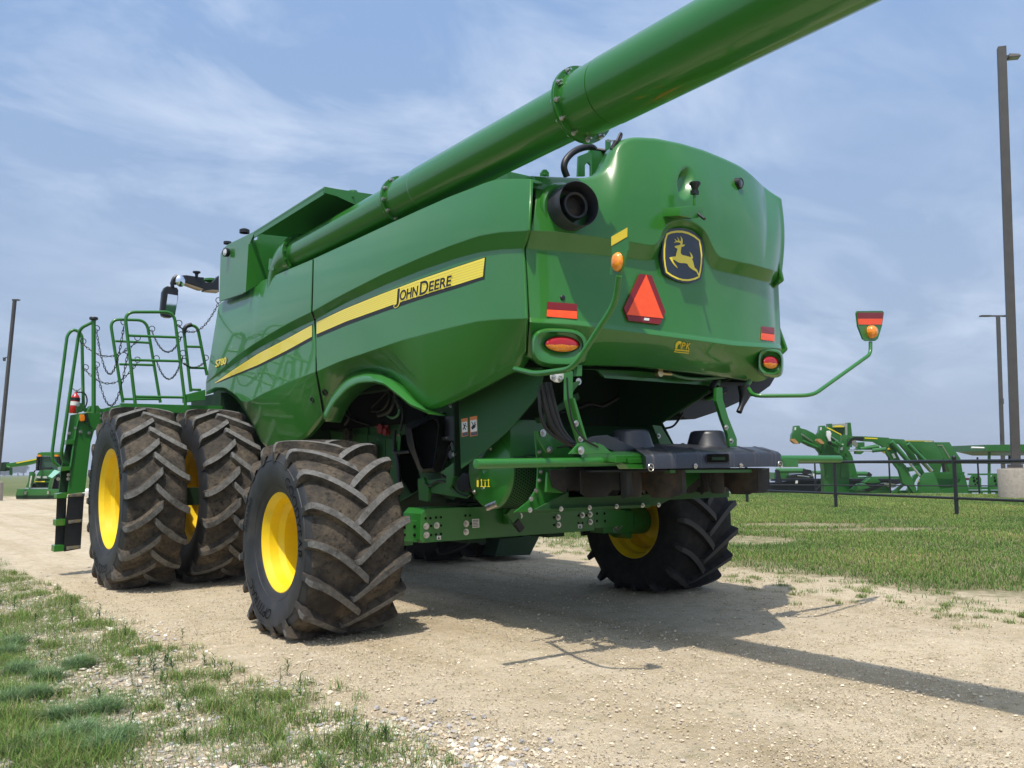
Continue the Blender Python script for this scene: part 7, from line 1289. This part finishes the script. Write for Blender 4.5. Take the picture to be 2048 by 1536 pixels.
# ---- auger of a machine behind it
q = bthing('grain_auger', 'long green auger tube with a yellow stripe, just behind the cab tractor', 'auger', 30, 950, 55, G5)
q.pl('tube', [(60, 1010), (300, 970), (500, 932), (500, 990), (330, 1030), (80, 1060)], 0, 0.45, 'green_paint', bevel=0.03); q.pl('stripe', [(220, 990), (500, 934), (500, 952), (310, 988), (228, 1005)], -0.02, 0.02, 'decal_yellow'); q.pl('spout', [(-30, 1000), (50, 985), (80, 1040), (60, 1100), (0, 1110), (-40, 1090)], -0.1, 0.6, 'green_dark'); q.rod('prop', (150, 1060), (150, 1160), 0.09, 0.2); q.rod('brace', (60, 1040), (140, 1060), 0.06, 0)
# ---- white drum beside the ladder
wd_ = bthing('white_tank', 'small white plastic tank glimpsed between the ladder and the big tyre', 'tank', 174, 992, 38.5, G5); p = UD(174, 993, 38.5); m = MB(); m.lathe(p, (0, 0, 1), [(0, 0), (0, 0.16), (0.02, 0.18), (0.26, 0.18), (0.3, 0.12), (0.32, 0)], 20); mk('shell', m, 'white_plastic', wd_.T, smooth=50); m = MB(); m.ring(p + Vector((0, 0, .32)), (0, 0, .04), .05, .05, 12); mk('cap', m, 'white_plastic', wd_.T)
# ---- far trees at the left horizon
def tree(x, y, D, h, w, label, seed):
    rg = np.random.default_rng(seed); b_ = UD(x, y, D); b_.z = float(gz(b_.x, b_.y)); T = thing('tree', label, 'tree', tuple(b_), 'trees on the left horizon')
    m = MB(); m.tube([b_ + Vector((0, 0, -0.5)), b_ + Vector((0, 0, h * 0.3)), b_ + Vector((0.2, 0, h * 0.75))], [w * .06, w * .04, w * .015], 8); mk('trunk', m, 'tree_trunk', T)
    nl = 5000; V = []; F = []
    lob = [(rg.uniform(-.3, .3) * w, rg.uniform(-.3, .3) * w, h * rg.uniform(.4, .82), w * rg.uniform(.18, .32)) for _ in range(9)]
    for i in range(nl):
        L_ = lob[rg.integers(0, 9)]; dr = rg.normal(size=3); dr /= np.linalg.norm(dr); rad = L_[3] * rg.uniform(.55, 1.05); c = Vector(b_) + Vector((L_[0] + dr[0] * rad, L_[1] + dr[1] * rad, L_[2] + dr[2] * rad * .8)); s = w * .022 * rg.uniform(.6, 1.4); u = Vector(rg.normal(size=3)).normalized(); v_ = u.orthogonal().normalized(); o = len(V); V += [c + u * s, c - u * s + v_ * s, c - v_ * s]; F.append((o, o + 1, o + 2))
    m = MB(); m.add(V, F); mk('crown', m, 'tree_leaf', T)
for i, (x, h, w, D) in enumerate(((47, 13.5, 13, 1000), (36, 12, 13, 1010), (23, 9.5, 14, 1040), (9, 9, 15, 1030), (-6, 9, 14, 1020))):
    tree(x, 946, D, h, w, ('tallest rounded tree on the left horizon', 'rounded tree tucked just left of the tallest one', 'low bushy tree in the middle of the left horizon row', 'low tree near the left picture edge', 'leftmost low tree beside the lamp post base')[i], 50 + i)
# ================================================================== thin summer haze: one closed box of even density round everything
hz_ = MB(); hz_.box((-2600, -2600, -125), (2600, 2600, 40)); ho = mk('haze', hz_, [])
ho['kind'] = 'stuff'; ho['label'] = 'thin pale summer haze over the distant fields'; ho['category'] = 'haze'
hm = bpy.data.materials.new('haze'); hm.use_nodes = True; hN = hm.node_tree.nodes; hN.remove(hN['Principled BSDF'])
pv = hN.new('ShaderNodeVolumePrincipled'); pv.inputs['Color'].default_value = (0.86, 0.91, 1.0, 1); pv.inputs['Density'].default_value = 0.0005; pv.inputs['Anisotropy'].default_value = 0.3
hm.node_tree.links.new(pv.outputs[0], hN['Material Output'].inputs['Volume']); ho.data.materials.append(hm)
